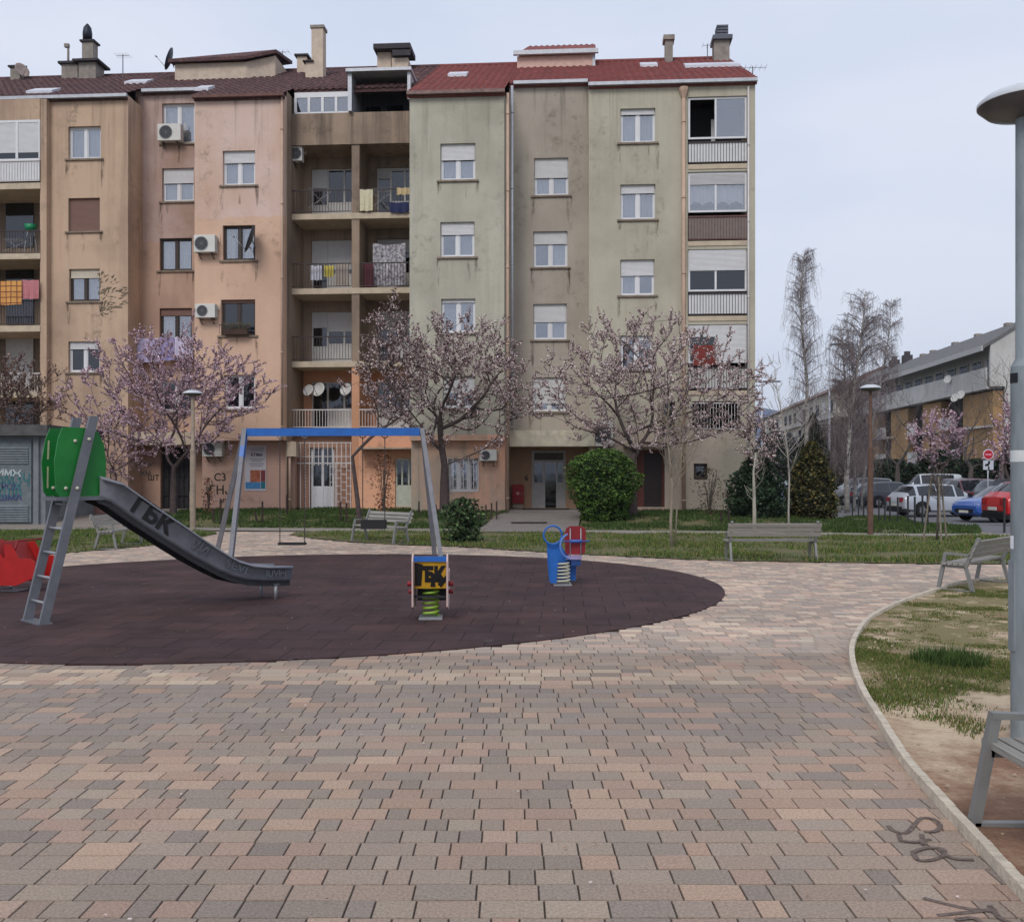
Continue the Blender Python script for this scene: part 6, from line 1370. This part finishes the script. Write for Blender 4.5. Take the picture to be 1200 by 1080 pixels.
birch('slender tall birch nearest to the flats', 944, 55, [(945,520),(946,450),(941,400),(938,350),(941,310),(943,296)], 922, 978, 290, 560, 105, 31, .13, 1.25)
birch('wide crowned birch with white stems left of the rusty lamp post', 993, 48, [(992,560),(996,500),(1003,440),(1011,385),(1014,342)], 958, 1052, 335, 560, 170, 32, .15, 1.15)
birch('second birch stem beside the wide crowned birch', 1000, 50, [(1002,570),(1000,520),(992,470),(988,420),(985,380)], 955, 1020, 370, 560, 75, 33, .10, 1.1)
birch('third birch leaning right over the parked cars', 1010, 52, [(1012,560),(1022,500),(1034,440),(1042,390),(1045,350)], 1010, 1064, 345, 540, 80, 34, .10, 1.1)
# young thin trees
def sapling(label, ub, vb, path, seed, r0=.03, ntw=26, bark=None, group='young planted trees', tl=.5, stakes=0):
    r = random.Random(seed); b = G(ub, vb); Y = b.y; t = thing('young_tree', label, 'tree', tuple(b), 0, group); st = [(0,0,-.1)]+[rel(u, v, Y, b) for u, v in path]; q = MB(); n_ = len(st)
    q.tube(st, [r0*(1-.75*i/(n_-1)) for i in range(n_)], 7)
    for _ in range(ntw):
        f = r.uniform(.35, 1); i = min(n_-2, int(f*(n_-1))); a = Vector(st[i]).lerp(Vector(st[i+1]), f*(n_-1)-i); ang = r.uniform(0, 6.28); L_ = tl*r.uniform(.5, 1.4)*(1.3-f)
        e = a+Vector((math.cos(ang)*L_*.7, math.sin(ang)*L_*.7, L_)); q.tube([a, a.lerp(e, .5)+Vector((math.cos(ang)*.08, 0, -.03)), e], [.009,.006,.004], 4, cap=False)
        for _ in range(3): s0 = a.lerp(e, r.uniform(.3,.9)); q.tube([s0, s0+Vector((r.uniform(-.2,.2), r.uniform(-.2,.2), r.uniform(.1,.3)))], [.006,.004], 3, cap=False)
    obj('trunk', q, bark or bark_pale, t, recalc=False, smooth=True)
    if stakes:
        for k in range(3): a = k*2.1+.4; q = MB(); q.tube([(.32*math.cos(a),.32*math.sin(a),-.05),(.12*math.cos(a),.12*math.sin(a),1.55)], .022, 6); obj('support_stake', q, mat('stake_wood', (128,118,104), .9, var=.2), t)
    return t
sapling('young pale tree with forked crown right of the brown door', 787, 641, [(786,610),(788,570),(784,530),(781,498),(779,488)], 41, .04, 26, mat('pale_brown_bark', (140,128,112), .9, var=.2), tl=.9)
sapling('thin second stem beside the forked young tree', 791, 640, [(793,600),(796,560),(800,520),(800,500)], 42, .022, 16, mat('pale_brown_bark', (140,128,112), .9, var=.2), tl=.7)
sapling('young tree with whitewashed stem before the dark holly', 884, 629, [(884,600),(883.5,570),(883,552),(886,530)], 43, .06, 10, mat('whitewash', (164,158,146), .9, var=.15))
sapling('young birch with thin pale stem between two dark bushes', 924.5, 631, [(924,600),(925,560),(922,520),(917,490),(910,455),(908,430)], 44, .028, 22, mat('pale_birch', (158,150,142), .9, var=.2), tl=1.3)
sapling('staked sapling on the right lawn before the silver car', 1098, 633, [(1099,600),(1099,575),(1097,560)], 45, .03, 22, bark_grey, tl=.6, stakes=3)
# evergreen and other shrubs
def shrub(label, ub, Y, u0, u1, v0, v1, n, cols, seed, leaf=.045, core=True, name='shrub', rough=.25, squash=.85, shape='egg', group=None, corecol=(30,40,24), cat='shrub', ry=None):
    r = random.Random(seed); b = gb(ub, Y); t = thing(name, label, cat, tuple(b), 0, group); top = rel(ub, v0, Y, b)[2]; x0 = rel(u0, v0, Y, b)[0]; x1 = rel(u1, v0, Y, b)[0]; cx = (x0+x1)/2; rx = (x1-x0)/2; ry = ry or rx*squash; bot = max(0, rel(ub, v1, Y, b)[2])
    def wdt(f):
        if shape == 'egg': return min(1, .62+.9*f)*math.sqrt(max(0, 1-max(0, (f-.62)/.38)**2.4)) if f > 0 else .6
        if shape == 'cone2': return max(.05, 1-max(0, f-.25)**1.5*1.35)*min(1, .8+1.2*f)
        if shape == 'cone': return max(.06, (1-f)**.8)*min(1, .75+2*f)
        if shape == 'ball': return math.sqrt(max(0, 1-(2*f-1)**2))*.98+.02
        return min(1, .8+.5*f)*math.sqrt(max(0, 1-f**4))
    q = MB(); q.col = []
    for _ in range(n):
        f = r.random(); a = r.uniform(0, 2*math.pi); d = Vector((math.cos(a), math.sin(a), f*2)); nz_ = noise.noise(d*2.2+Vector((seed*3, 0, 0))); nz2 = noise.noise(d*6+Vector((seed, 5, 0)))
        rr = wdt(f)*(1+rough*nz_+rough*.6*nz2)*(1-(abs(r.gauss(0, .13)) if core else r.random()**1.5*.8))*(1.1 if r.random() < .04 else 1); z = bot+(top-bot)*(f+.04*nz2)
        c = Vector(lin(r.choice(cols)))*(1+.5*nz2+.25*nz_); p = (cx+rx*rr*math.cos(a), ry*rr*math.sin(a), z)
        k0 = len(q.col); leafquad(q, p, leaf*r.uniform(.6, 1.3), r, (0,0,0)); kk = r.uniform(.8,1.2); q.col[k0:] = [tuple(max(.003, t_*kk) for t_ in c)]*4
    obj('foliage', q, leafm, t, recalc=False)
    if not core:
        m = MB()
        for _ in range(16): a = r.uniform(0, 6.28); k_ = r.uniform(.2, .8); m.tube([(cx,0,-.05),(cx+rx*.4*k_*math.cos(a), ry*.4*k_*math.sin(a), top*.45),(cx+rx*k_*math.cos(a), ry*k_*math.sin(a), top*r.uniform(.7,.98))], [.012,.008,.004], 4, cap=False)
        obj('stem', m, bark_grey, t, recalc=False)
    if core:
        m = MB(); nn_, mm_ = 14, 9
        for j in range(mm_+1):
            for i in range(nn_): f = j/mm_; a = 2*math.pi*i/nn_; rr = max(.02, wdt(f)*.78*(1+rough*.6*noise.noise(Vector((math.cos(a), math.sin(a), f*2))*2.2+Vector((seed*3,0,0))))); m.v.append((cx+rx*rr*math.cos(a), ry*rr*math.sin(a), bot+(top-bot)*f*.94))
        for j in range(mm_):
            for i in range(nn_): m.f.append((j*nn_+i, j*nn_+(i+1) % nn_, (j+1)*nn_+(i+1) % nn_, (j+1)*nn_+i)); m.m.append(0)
        obj('stem', m, mat('dark_core_%d' % corecol[0], corecol, 1, var=.4, scale=6), t, smooth=True)  # solid dark core stands in for the shade inside the foliage, no stem
    return t
gthu = [(62,88,34),(50,76,30),(78,104,42),(40,62,28),(92,112,50)]; ghol = [(34,52,34),(26,42,28),(48,66,44),(60,74,52)]; golv = [(60,62,34),(46,50,30),(82,78,42),(110,96,54),(36,42,26)]
shrub('round clipped bright green thuja left of the brown door', 706, 31.0, 668, 746, 527, 616, 15000, gthu, 51, .038, rough=.32)
shrub('leafy green shrub on the lawn behind the yellow rider', 541, 23.0, 519, 565, 584, 640, 2300, [(58,78,48),(44,62,38),(80,98,60),(34,48,30)], 52, .045, rough=.9, shape='egg', core=False)
shrub('dark glossy holly bush at the corner of the flats', 883, 32.0, 855, 918, 528, 612, 7500, ghol, 53, .05, rough=.5, shape='cone2')
shrub('olive brown dense bush right of the young birch', 950, 33.0, 922, 980, 518, 614, 8000, golv, 54, .05, rough=.45, shape='cone2', corecol=(34,34,22))
shrub('tall dark conifer behind the olive bush', 952, 60, 922, 984, 486, 575, 6000, [(44,56,40),(34,46,34),(56,66,44)], 55, .10, rough=.3, shape='cone', cat='tree', name='conifer_tree')
redb_ = [(128,84,60),(106,72,54),(150,98,70),(90,66,50)]
shrub('reddish leafy shrub beside the mint door', 448, 33.2, 436, 463, 530, 603, 620, redb_, 56, .04, core=False, rough=.6)
shrub('low reddish shrub beside the beige lamp post', 243, 34, 236, 252, 560, 604, 260, redb_, 57, .04, core=False, rough=.6)
shrub('thin climbing plant against the wall of the flats near the small window', 828, 33.6, 812, 850, 548, 606, 560, [(88,72,54),(70,64,46),(104,92,66)], 58, .035, core=False, rough=.7)
shrub('low scrub at the corner beside the holly', 858, 33.0, 846, 866, 572, 608, 420, [(74,80,50),(62,58,42)], 59, .04, core=False, rough=.6)
hg = 'dark hedges beyond the parked cars'
for i, (u, Y, a, b_, v0, v1, lb) in enumerate(((1040,70,1000,1082,538,575,'long dark hedge behind the leftmost parked cars'),(1102,68,1078,1128,528,572,'dark evergreen mass under the pink blossom tree'),(1148,64,1122,1174,538,575,'dark hedge below the ochre house end'),(1192,58,1166,1222,530,575,'dark hedge behind the tall lamp post'))):
    shrub(lb, u, Y, a, b_, v0, v1, 3600, ghol+[(54,48,40)], 60+i, .13, rough=.3, shape='hedge', group=hg, ry=2.0)
shrub('bluish bare scrub far behind the young birch', 908, 90, 884, 940, 505, 575, 3000, [(74,78,84),(60,62,66),(88,86,84)], 70, .14, rough=.4)
shrub('brown bare thicket behind the birch stems', 985, 75, 962, 1020, 490, 575, 4200, [(78,66,62),(62,54,52),(96,82,76)], 71, .11, rough=.5, corecol=(50,42,40))
# ---------------------------------------------------------------- parked cars, sign, posts, far houses
def paint(name, col): m = mat(name, col, .3, var=.04, spec=.6); m.node_tree.nodes['Principled BSDF'].inputs['Coat Weight'].default_value = .5; return m
carglass = mat('car_glass', (30,34,40), .08, spec=.8, var=.1); tyre = mat('tyre', (28,28,30), .85); rim = mat('alloy_rim', (150,152,156), .35, metal=.6); trim = mat('black_trim', (26,26,28), .6)
tail = mat('tail_lamp', (150,24,30), .2); headl = mat('head_lamp', (196,204,214), .15); plate = mat('number_plate', (206,206,200), .5)
def car(label, u, vg, ang, col, kind='hatch', zg=None):
    """u, vg: pixel of the point on the road below the middle of the car"""
    loc = G(u, vg) if zg is None else Vector(((u-600)/F*zg, zg, gz((u-600)/F*zg, zg)))
    c = thing('parked_car', label, 'car', (loc.x, loc.y, loc.z+.006), R(ang), 'cars parked beyond the lawn')
    if kind == 'hatch':
        st = [(-2.12,.42,.72,.74,.70),(-2.08,.30,.84,.90,.82),(-1.98,.26,.90,.98,.86),(-1.55,.22,.95,1.36,.88),(-1.42,.22,.95,1.40,.88),(-.55,.20,.92,1.46,.88),(-.47,.20,.92,1.46,.88),(.30,.20,.90,1.43,.88),(.38,.20,.90,1.42,.88),(1.12,.20,.92,.97,.87),(1.60,.22,.86,.90,.86),(1.98,.26,.74,.78,.80),(2.10,.34,.62,.64,.70)]; wb = (-1.28,1.30)
    elif kind == 'van':
        st = [(-2.10,.40,.80,.84,.80),(-2.06,.30,1.00,1.80,.86),(-1.95,.28,1.02,1.86,.87),(-.55,.24,1.02,1.90,.88),(-.47,.24,1.02,1.90,.88),(.35,.24,1.0,1.86,.88),(.43,.24,1.0,1.84,.88),(1.25,.24,1.0,1.08,.86),(1.70,.26,.92,.96,.84),(2.02,.30,.78,.82,.78),(2.10,.38,.66,.68,.72)]; wb = (-1.3,1.3)
    else:
        st = [(-2.20,.45,.80,.84,.76),(-2.15,.32,.95,1.0,.86),(-2.02,.30,1.0,1.12,.89),(-1.70,.28,1.02,1.55,.90),(-1.6,.28,1.02,1.60,.90),(-.55,.26,1.0,1.66,.90),(-.47,.26,1.0,1.66,.90),(.35,.26,.98,1.62,.90),(.43,.26,.98,1.60,.90),(1.15,.26,1.0,1.06,.89),(1.75,.28,.94,.98,.88),(2.08,.32,.82,.86,.82),(2.18,.40,.70,.72,.74)]; wb = (-1.32,1.36)
    base_st = st; cab_ = [i for i, s_ in enumerate(st) if s_[3]-s_[2] > .25]; ci0, ci1 = cab_[0], cab_[-1]
    xr0, xr1, xf0, xf1 = st[ci0-1][0], st[ci0][0], st[ci1][0], st[ci1+1][0]; pil = [(.5*(st[k][0]+st[k+1][0])) for k in range(ci0, ci1) if st[k+1][0]-st[k][0] < .2]
    fine = []
    for i in range(len(st)-1):
        p0, p1, p2, p3 = st[max(i-1,0)], st[i], st[i+1], st[min(i+2,len(st)-1)]; k_ = 1 if p2[0]-p1[0] < .2 else 4
        for j in range(k_):
            t_ = j/k_; h0 = (1+2*t_)*(1-t_)**2; h1 = t_*(1-t_)**2; h2 = t_*t_*(3-2*t_); h3 = t_*t_*(t_-1); dx_ = p2[0]-p1[0]
            row_ = [p1[0]+dx_*t_]
            for c_ in range(1, 5):
                m1 = (p2[c_]-p0[c_])/max(.05, p2[0]-p0[0])*dx_; m2 = (p3[c_]-p1[c_])/max(.05, p3[0]-p1[0])*dx_; lim = 1.2*abs(p2[c_]-p1[c_])+.02; m1 = max(-lim, min(lim, m1)); m2 = max(-lim, min(lim, m2))
                row_.append(h0*p1[c_]+h1*m1+h2*p2[c_]+h3*m2)
            fine.append(tuple(row_))
    fine.append(st[-1]); st = fine
    rings = []
    for x, zb, zt_, zr, hw in st:
        hwt = hw*(.97-.30*max(0, zr-zt_)/.5); half = [(hw*.80,zb),(hw*.97,zb+.10),(hw,zb+.30 if zb+.3 < zt_ else zt_-.05),(hw*.985,zt_-.06),(hw*.95,zt_),(hwt,zr-.05 if zr-.05 > zt_ else zt_+.005),(hwt*.86,zr),(0,zr+.02)]
        rings.append([(x, y, z) for y, z in half]+[(x, -y, z) for y, z in half[-2::-1]])
    n_ = len(rings[0]); body = MB(); win = MB()
    for i in range(len(st)-1):
        xm = .5*(st[i][0]+st[i+1][0])
        for k in range(n_-1):
            mid_ = n_//2; kk = k if k < mid_ else n_-2-k; g = False
            if kk == 4 and xr1-.28 < xm < xf0+.42 and all(abs(xm-p_) > .05 for p_ in pil) and not (kind == 'van' and xm < xr1+.3): g = True
            if kk in (5, 6) and (xf0+.02 < xm < xf1-.02 or (xr0+.06 < xm < xr1-.02 and kind != 'van')): g = True
            (win if g else body).add([rings[i][k], rings[i][k+1], rings[i+1][k+1], rings[i+1][k]], [(0,1,2,3)])
        body.add([rings[i][0], rings[i][-1], rings[i+1][-1], rings[i+1][0]], [(0,1,2,3)])
    body.add(rings[0], [tuple(range(n_))]); body.add(rings[-1], [tuple(range(n_))])
    def weld(q):
        d = {}; v = []; mp_ = []
        for p in q.v:
            k = tuple(round(t, 4) for t in p)
            if k not in d: d[k] = len(v); v.append(p)
            mp_.append(d[k])
        q.v = v; q.f = [tuple(mp_[i] for i in f) for f in q.f]; return q
    b = obj('body', weld(body), paint('paint_%d_%d_%d' % col, col), c, smooth=True, auto=28); obj('window', weld(win), carglass, c, smooth=True, auto=28)
    hw = .88
    for x in wb:
        for sy in (-1, 1):
            y = sy*(hw-.07)
            wq = MB(); wq.lathe([(.18,-.1),(.30,-.1),(.32,-.07),(.32,.07),(.30,.1),(.18,.1)], (x, y, .32), 20, 'y'); wo = obj('wheel', wq, tyre, c, smooth=True, auto=40)
            wq = MB(); wq.lathe([(0,sy*.085),(.05,sy*.09),(.20,sy*.06)], (x, y, .32), 20, 'y')
            for k in range(5): a = 2*math.pi*k/5; wq.beam((x,y+sy*.09,.32),(x+.19*math.cos(a),y+sy*.095,.32+.19*math.sin(a)), .05, .02, (0,1,0))
            obj('rim', wq, rim, wo)
            ar = MB(); pts = [(x+.39*math.cos(a), sy*(hw+.003), .32+.39*math.sin(a)) for a in [math.pi*t/12 for t in range(13)]]+[(x-.39, sy*(hw+.003), .22),(x+.39, sy*(hw+.003), .22)]
            ar.prism(pts, (0, -sy*.02, 0)); obj('wheel_arch', ar, trim, c)
    for sy in (-1, 1):
        q = MB(); x0 = base_st[1][0]; q.box(x0-.06, x0+.22, sy*.56-.14, sy*.56+.22*0+.14, base_st[1][2]-.18, base_st[1][2]+.02); q.v = [(x, min(max(y, -.80), .80), z) for x, y, z in q.v]; obj('tail_light', q, tail, c)
        q = MB(); x1 = base_st[-2][0]; q.box(x1-.22, x1+.05, sy*.60-.14, sy*.60+.14, base_st[-2][2]-.16, base_st[-2][2]+.005); obj('headlight', q, headl, c)
        q = MB(); q.box(.86,.98, sy*(hw+.0), sy*(hw+.14), .93,1.06) if sy > 0 else q.box(.86,.98,-hw-.14,-hw,.93,1.06); obj('mirror', q, trim, c)
    q = MB(); q.box(st[0][0]-.03, st[0][0]+.1, -.62, .62, .36, .46); q.box(st[0][0]+.02, st[0][0]+.3, -.8, .8, .2, .36); obj('bumper', q, trim, c)
    q = MB(); q.box(st[-1][0]-.15, st[-1][0]+.02, -.5, .5, .36, .52); obj('grille', q, trim, c)
    q = MB(); q.box(st[0][0]-.045, st[0][0]-.03, -.26, .26, .48, .59); obj('number_plate', q, plate, c); q = MB(); q.box(st[-1][0]+.02, st[-1][0]+.03, -.26, .26, .36, .46); obj('number_plate', q, plate, c)
    return c
car('silver white hatchback with red tail lamp, nearest the staked sapling', 1100, 604.5, 7, (172,178,188))
car('blue car with pale headlight between the silver hatchback and the red car', 1180, 610, 196, (42,84,160))
car('bright red hatchback beside the tall lamp post', 1237, 614, 3, (186,26,34))
car('white delivery van with dark side windows behind the silver hatchback', 1084, 0, 172, (206,210,214), 'van', 62)
car('silver estate behind the bonnet of the silver hatchback', 1116, 0, 190, (160,166,172), 'suv', 54)
car('maroon grey car left of the road sign pole', 1153, 0, 5, (104,76,84), 'suv', 52)
car('dark car left of the silver hatchback', 1044, 0, 10, (52,54,64), 'hatch', 56)
car('grey car behind the birch stems', 1008, 0, 185, (120,122,126), 'suv', 60)
car('black car at the far right behind the red hatchback', 1193, 0, 8, (40,42,48), 'suv', 50)
car('blue grey car showing between the dark holly and the young birch', 907, 0, 80, (92,108,138), 'hatch', 46)
car('small white car right of the blue grey one', 930, 0, 95, (206,210,216), 'hatch', 62)
# road sign
Y = 44.; p = gb(1158, Y); sg = thing('road_sign', 'round red sign over a white panel on a thin pole', 'road sign', tuple(p)); k = Y/F
zc = P(1158, 532.5, Y).z-p.z; q = MB(); q.tube([(0,.03,-.1),(0,.03,zc+.2)], .03, 8); obj('pole', q, tin, sg, smooth=True)
q = MB(); q.lathe([(0,-.02),(.24,-.02),(.245,.0),(0,.0)], (0,0,zc), 28, 'y'); di = obj('disc', q, mat('sign_white', (206,190,196), .5, var=.05), sg)
q = MB(); q.lathe([(0,-.024),(.20,-.024),(.2,-.021)], (0,0,zc), 28, 'y'); rd_ = obj('red_field', q, mat('sign_red', (176,26,44), .4, var=.05), di)
q = MB(); q.box(-.13,.13,-.029,-.025,zc-.03,zc+.035); obj('bar', q, mat('sign_bar', (216,140,156), .5), di)
q = MB(); z1 = zc-.26; q.box(-.23,.23,-.02,.0,z1-.42,z1); pn = obj('panel', q, mat('sign_panel', (190,192,200), .5, var=.05), sg)
q = MB(); q.prism([(-.15,-.024,z1-.26),(.0,-.024,z1-.26),(.08,-.024,z1-.12),(.08,-.024,z1-.03),(-.02,-.024,z1-.03),(-.02,-.024,z1-.14),(-.15,-.024,z1-.17)], (0,.003,0)); q.prism([(-.02,-.024,z1-.27),(.05,-.024,z1-.27),(.05,-.024,z1-.42),(-.02,-.024,z1-.42)], (0,.003,0)); obj('symbol', q, black, pn)
# bollards along the parking edge
bol = [(1006,604,.9),(1012,606,.9),(1030,610,.9),(1043,612,.95),(1052,613,.95),(1064,614,.95),(1087,617,1.0),(1072,615,.9),(1177,624,.95),(999,604,.9),(1037,611,.9),(1081,616,.95)]
pm = mat('post_dark', (44,46,48), .7, var=.2)
for i, (u, v, h_) in enumerate(bol):
    p = G(u, v); q = MB(); q.tube([(0,0,-.1),(0,0,h_-.05)], .03, 10); q.lathe([(.03,h_-.05),(.038,h_-.04),(.03,h_),(0,h_+.01)], n=10); o = obj('bollard', q, pm, smooth=True, auto=40); o.location = p
    w_ = sorted(range(len(bol)), key=lambda j: bol[j][0]).index(i); names = ['leftmost, just behind the birches','second from the left end of the row','third from the left end of the row','fourth, right of the rusty lamp post','fifth, before the boot of the silver car','sixth, at the rear bumper of the silver car','seventh, below the tail lamp of the silver car','eighth, below the rear wheel of the silver car','ninth, right of that rear wheel','tenth, left of the staked sapling','eleventh, close to the staked sapling','last, in front of the red car']
    tag(o, 'dark parking post '+names[w_], 'bollard', 'dark posts along the parking edge')
# ochre and concrete block on the right
hb_ = thing('apartment_building', 'long concrete block with ochre bays and grey sloping roof', 'building', (36.7,76,-.35), R(85))
cgrey = wallmat('concrete_grey', (196,194,190), (170,168,164), streak_amt=.4); ochre = wallmat('ochre_plaster', (172,138,98), (146,118,86), streak_amt=.15); dkw = mat('recess_dark', (64,58,56), .9, var=.3, scale=2); rooft = tilemat('grey_roof_tile', (108,106,106), (88,88,90), (124,120,116))
LB = 41.
q = MB(); q.box(0,LB,-12,-1.3,0,11.4); obj('wall', q, dkw, hb_)
q = MB(); q.prism([(-.05,-12.1,0),(-.05,-12.1,9.6),(-.05,-3.0,13.7),(-.05,-.2,11.95),(-.05,-.2,8.6),(-.05,-1.3,8.6),(-.05,-1.3,0)], (-.3,0,0)); obj('gable_wall', q, cgrey, hb_)
q = MB(); q.prism([(-.45,.35,11.75),(-.45,-3.0,13.85),(-.45,-12.4,9.6),(-.45,-12.4,9.4),(-.45,-3.0,13.6),(-.45,.35,11.5)], (LB+.6,0,0)); rf = obj('roof', q, rooft, hb_)
q = MB(); q.box(-.4,LB,.36,.48,11.35,11.75); obj('gutter', q, mat('pale_fascia', (178,176,174), .7, var=.1), rf)
for x in (3.2,9.5,15,21,24,30): q = MB(); q.box(x,x+.6,-3.3,-2.8,13.4,14.02); obj('chimney', q, rend_g, rf)
for x in (29,33.5): q = MB(); q.box(x,x+.9,-3.5,-2.6,13.4,14.5); q.box(x+.2,x+.7,-3.3,-2.8,14.5,14.9); obj('chimney', q, mat('far_chimney', (70,66,68), .9), rf)
q = MB(); q.box(0,LB,-1.25,0,8.45,8.62); obj('floor_slab', q, cgrey, hb_)
q = MB(); q.box(0,LB,-1.31,-1.295,8.63,12.3); q.v = [(x,y+.03,z) for x,y,z in q.v]; obj('top_wall', q, mat('top_floor_white', (192,188,182), .9, var=.12), hb_)
for i in range(6):
    x0 = i*6.85; q = MB(); q.box(x0+.03,x0+6.8,-.12,0,8.62,10.1); obj('parapet', q, cgrey, hb_)
    for zz in (2.7,5.5):
        q = MB(); q.box(x0+6.82,x0+6.82+.2,-1.3,-.3,zz,zz+2.8) if False else q.box(x0+5.4 if i % 2 else x0+.02,x0+6.7,-1.25,.05 if i % 2 else -.3,zz,zz+.16); obj('floor_slab', q, cgrey, hb_)
bays = [(0.,6.3),(11.6,16.6),(20.9,26.6),(31,36)]
for x0, x1 in bays: q = MB(); q.box(x0,x1,-1.28,-.55,2.5,8.3); obj('bay', q, ochre, hb_)
for x0, x1 in ((6.9,11.1),(17,20.1),(27.1,30.9),(36.1,40.8)):
    for zz in (2.86,5.66):
        q = MB(); q.box(x0+.4,x1-.1,-.30,-.18,zz,zz+1.05); obj('parapet', q, cgrey, hb_)
for x in range(1, 40, 3):
    q = MB(); q.box(x,x+1.9,-1.28,-1.22,8.7,11.1); q.v = [(x_, y_+.05, z_) for x_, y_, z_ in q.v]; fr = obj('window', q, pvc_dirty, hb_); q = MB(); q.box(x+.1,x+.9,-1.165,-1.155,10.0,11.0); q.box(x+1.0,x+1.8,-1.165,-1.155,10.0,11.0); obj('pane', q, glass_dark, fr)
for x0 in (2,12,22): q = MB(); q.box(x0,x0+3.5,-1.28,-1.1,.9,2.2); fr = obj('shop_window', q, pvc_dirty, hb_); q = MB(); q.box(x0+.15,x0+1.6,-1.09,-1.08,1.0,2.1); q.box(x0+1.8,x0+3.3,-1.09,-1.08,1.0,2.1); obj('pane', q, glass_dark, fr)
Mh = Matrix.Translation((36.7,76,-.35)) @ Matrix.Rotation(R(85), 4, 'Z')
for (x, z), lb in zip(((7.6,9.9),(6.0,8.2),(4.6,8.35)), ('white dish on the top parapet of the ochre block','lower left dish above the ochre bay','lower right dish above the ochre bay')):
    dish(lb, Mh @ Vector((x,.25,z)), .34, (-.8,-.6,.35), mat('dish_white', (196,194,190), .5))
fb_ = thing('apartment_building', 'distant pale block with pinkish roof behind the birches', 'building', (41.5,126,-.35), R(83))
q = MB(); q.box(0,70,-12,0,0,12.6); obj('wall', q, wallmat('far_plaster', (186,178,168), (168,158,148)), fb_)
q = MB(); q.prism([(-.4,.4,12.5),(-.4,-6,15.6),(-.4,-12.4,12.5)], (71,0,0)); obj('roof', q, tilemat('far_roof', (128,104,98), (110,92,88), (98,84,82)), fb_)
for f in range(4):
    for i in range(14):
        q = MB(); x = 1.5+i*4.8; z = 1.2+f*2.9; q.box(x,x+2.2,.003,.06,z,z+1.5); obj('window', q, glass_dark if (i*7+f*3) % 4 else pvc_dirty, fb_)
    q = MB(); q.box(0,70,.003,.5,.3+f*2.9,.75+f*2.9); obj('balcony_band', q, cgrey, fb_)
# ---------------------------------------------------------------- the air between here and the hills
q = MB(); q.box(-3600,3700,-300,4600,-3.5,215)
hm = bpy.data.materials.new('air'); hm.use_nodes = True; n = hm.node_tree; n.nodes.clear()
o_ = n.nodes.new('ShaderNodeOutputMaterial'); v_ = n.nodes.new('ShaderNodeVolumePrincipled'); v_.inputs['Color'].default_value = (.80,.89,1,1); v_.inputs['Density'].default_value = .00016; v_.inputs['Anisotropy'].default_value = .2
n.links.new(v_.outputs[0], o_.inputs['Volume'])
hz = obj('haze', q, hm); tag(hz, 'thin bluish air over the whole place', 'haze', kind='stuff')
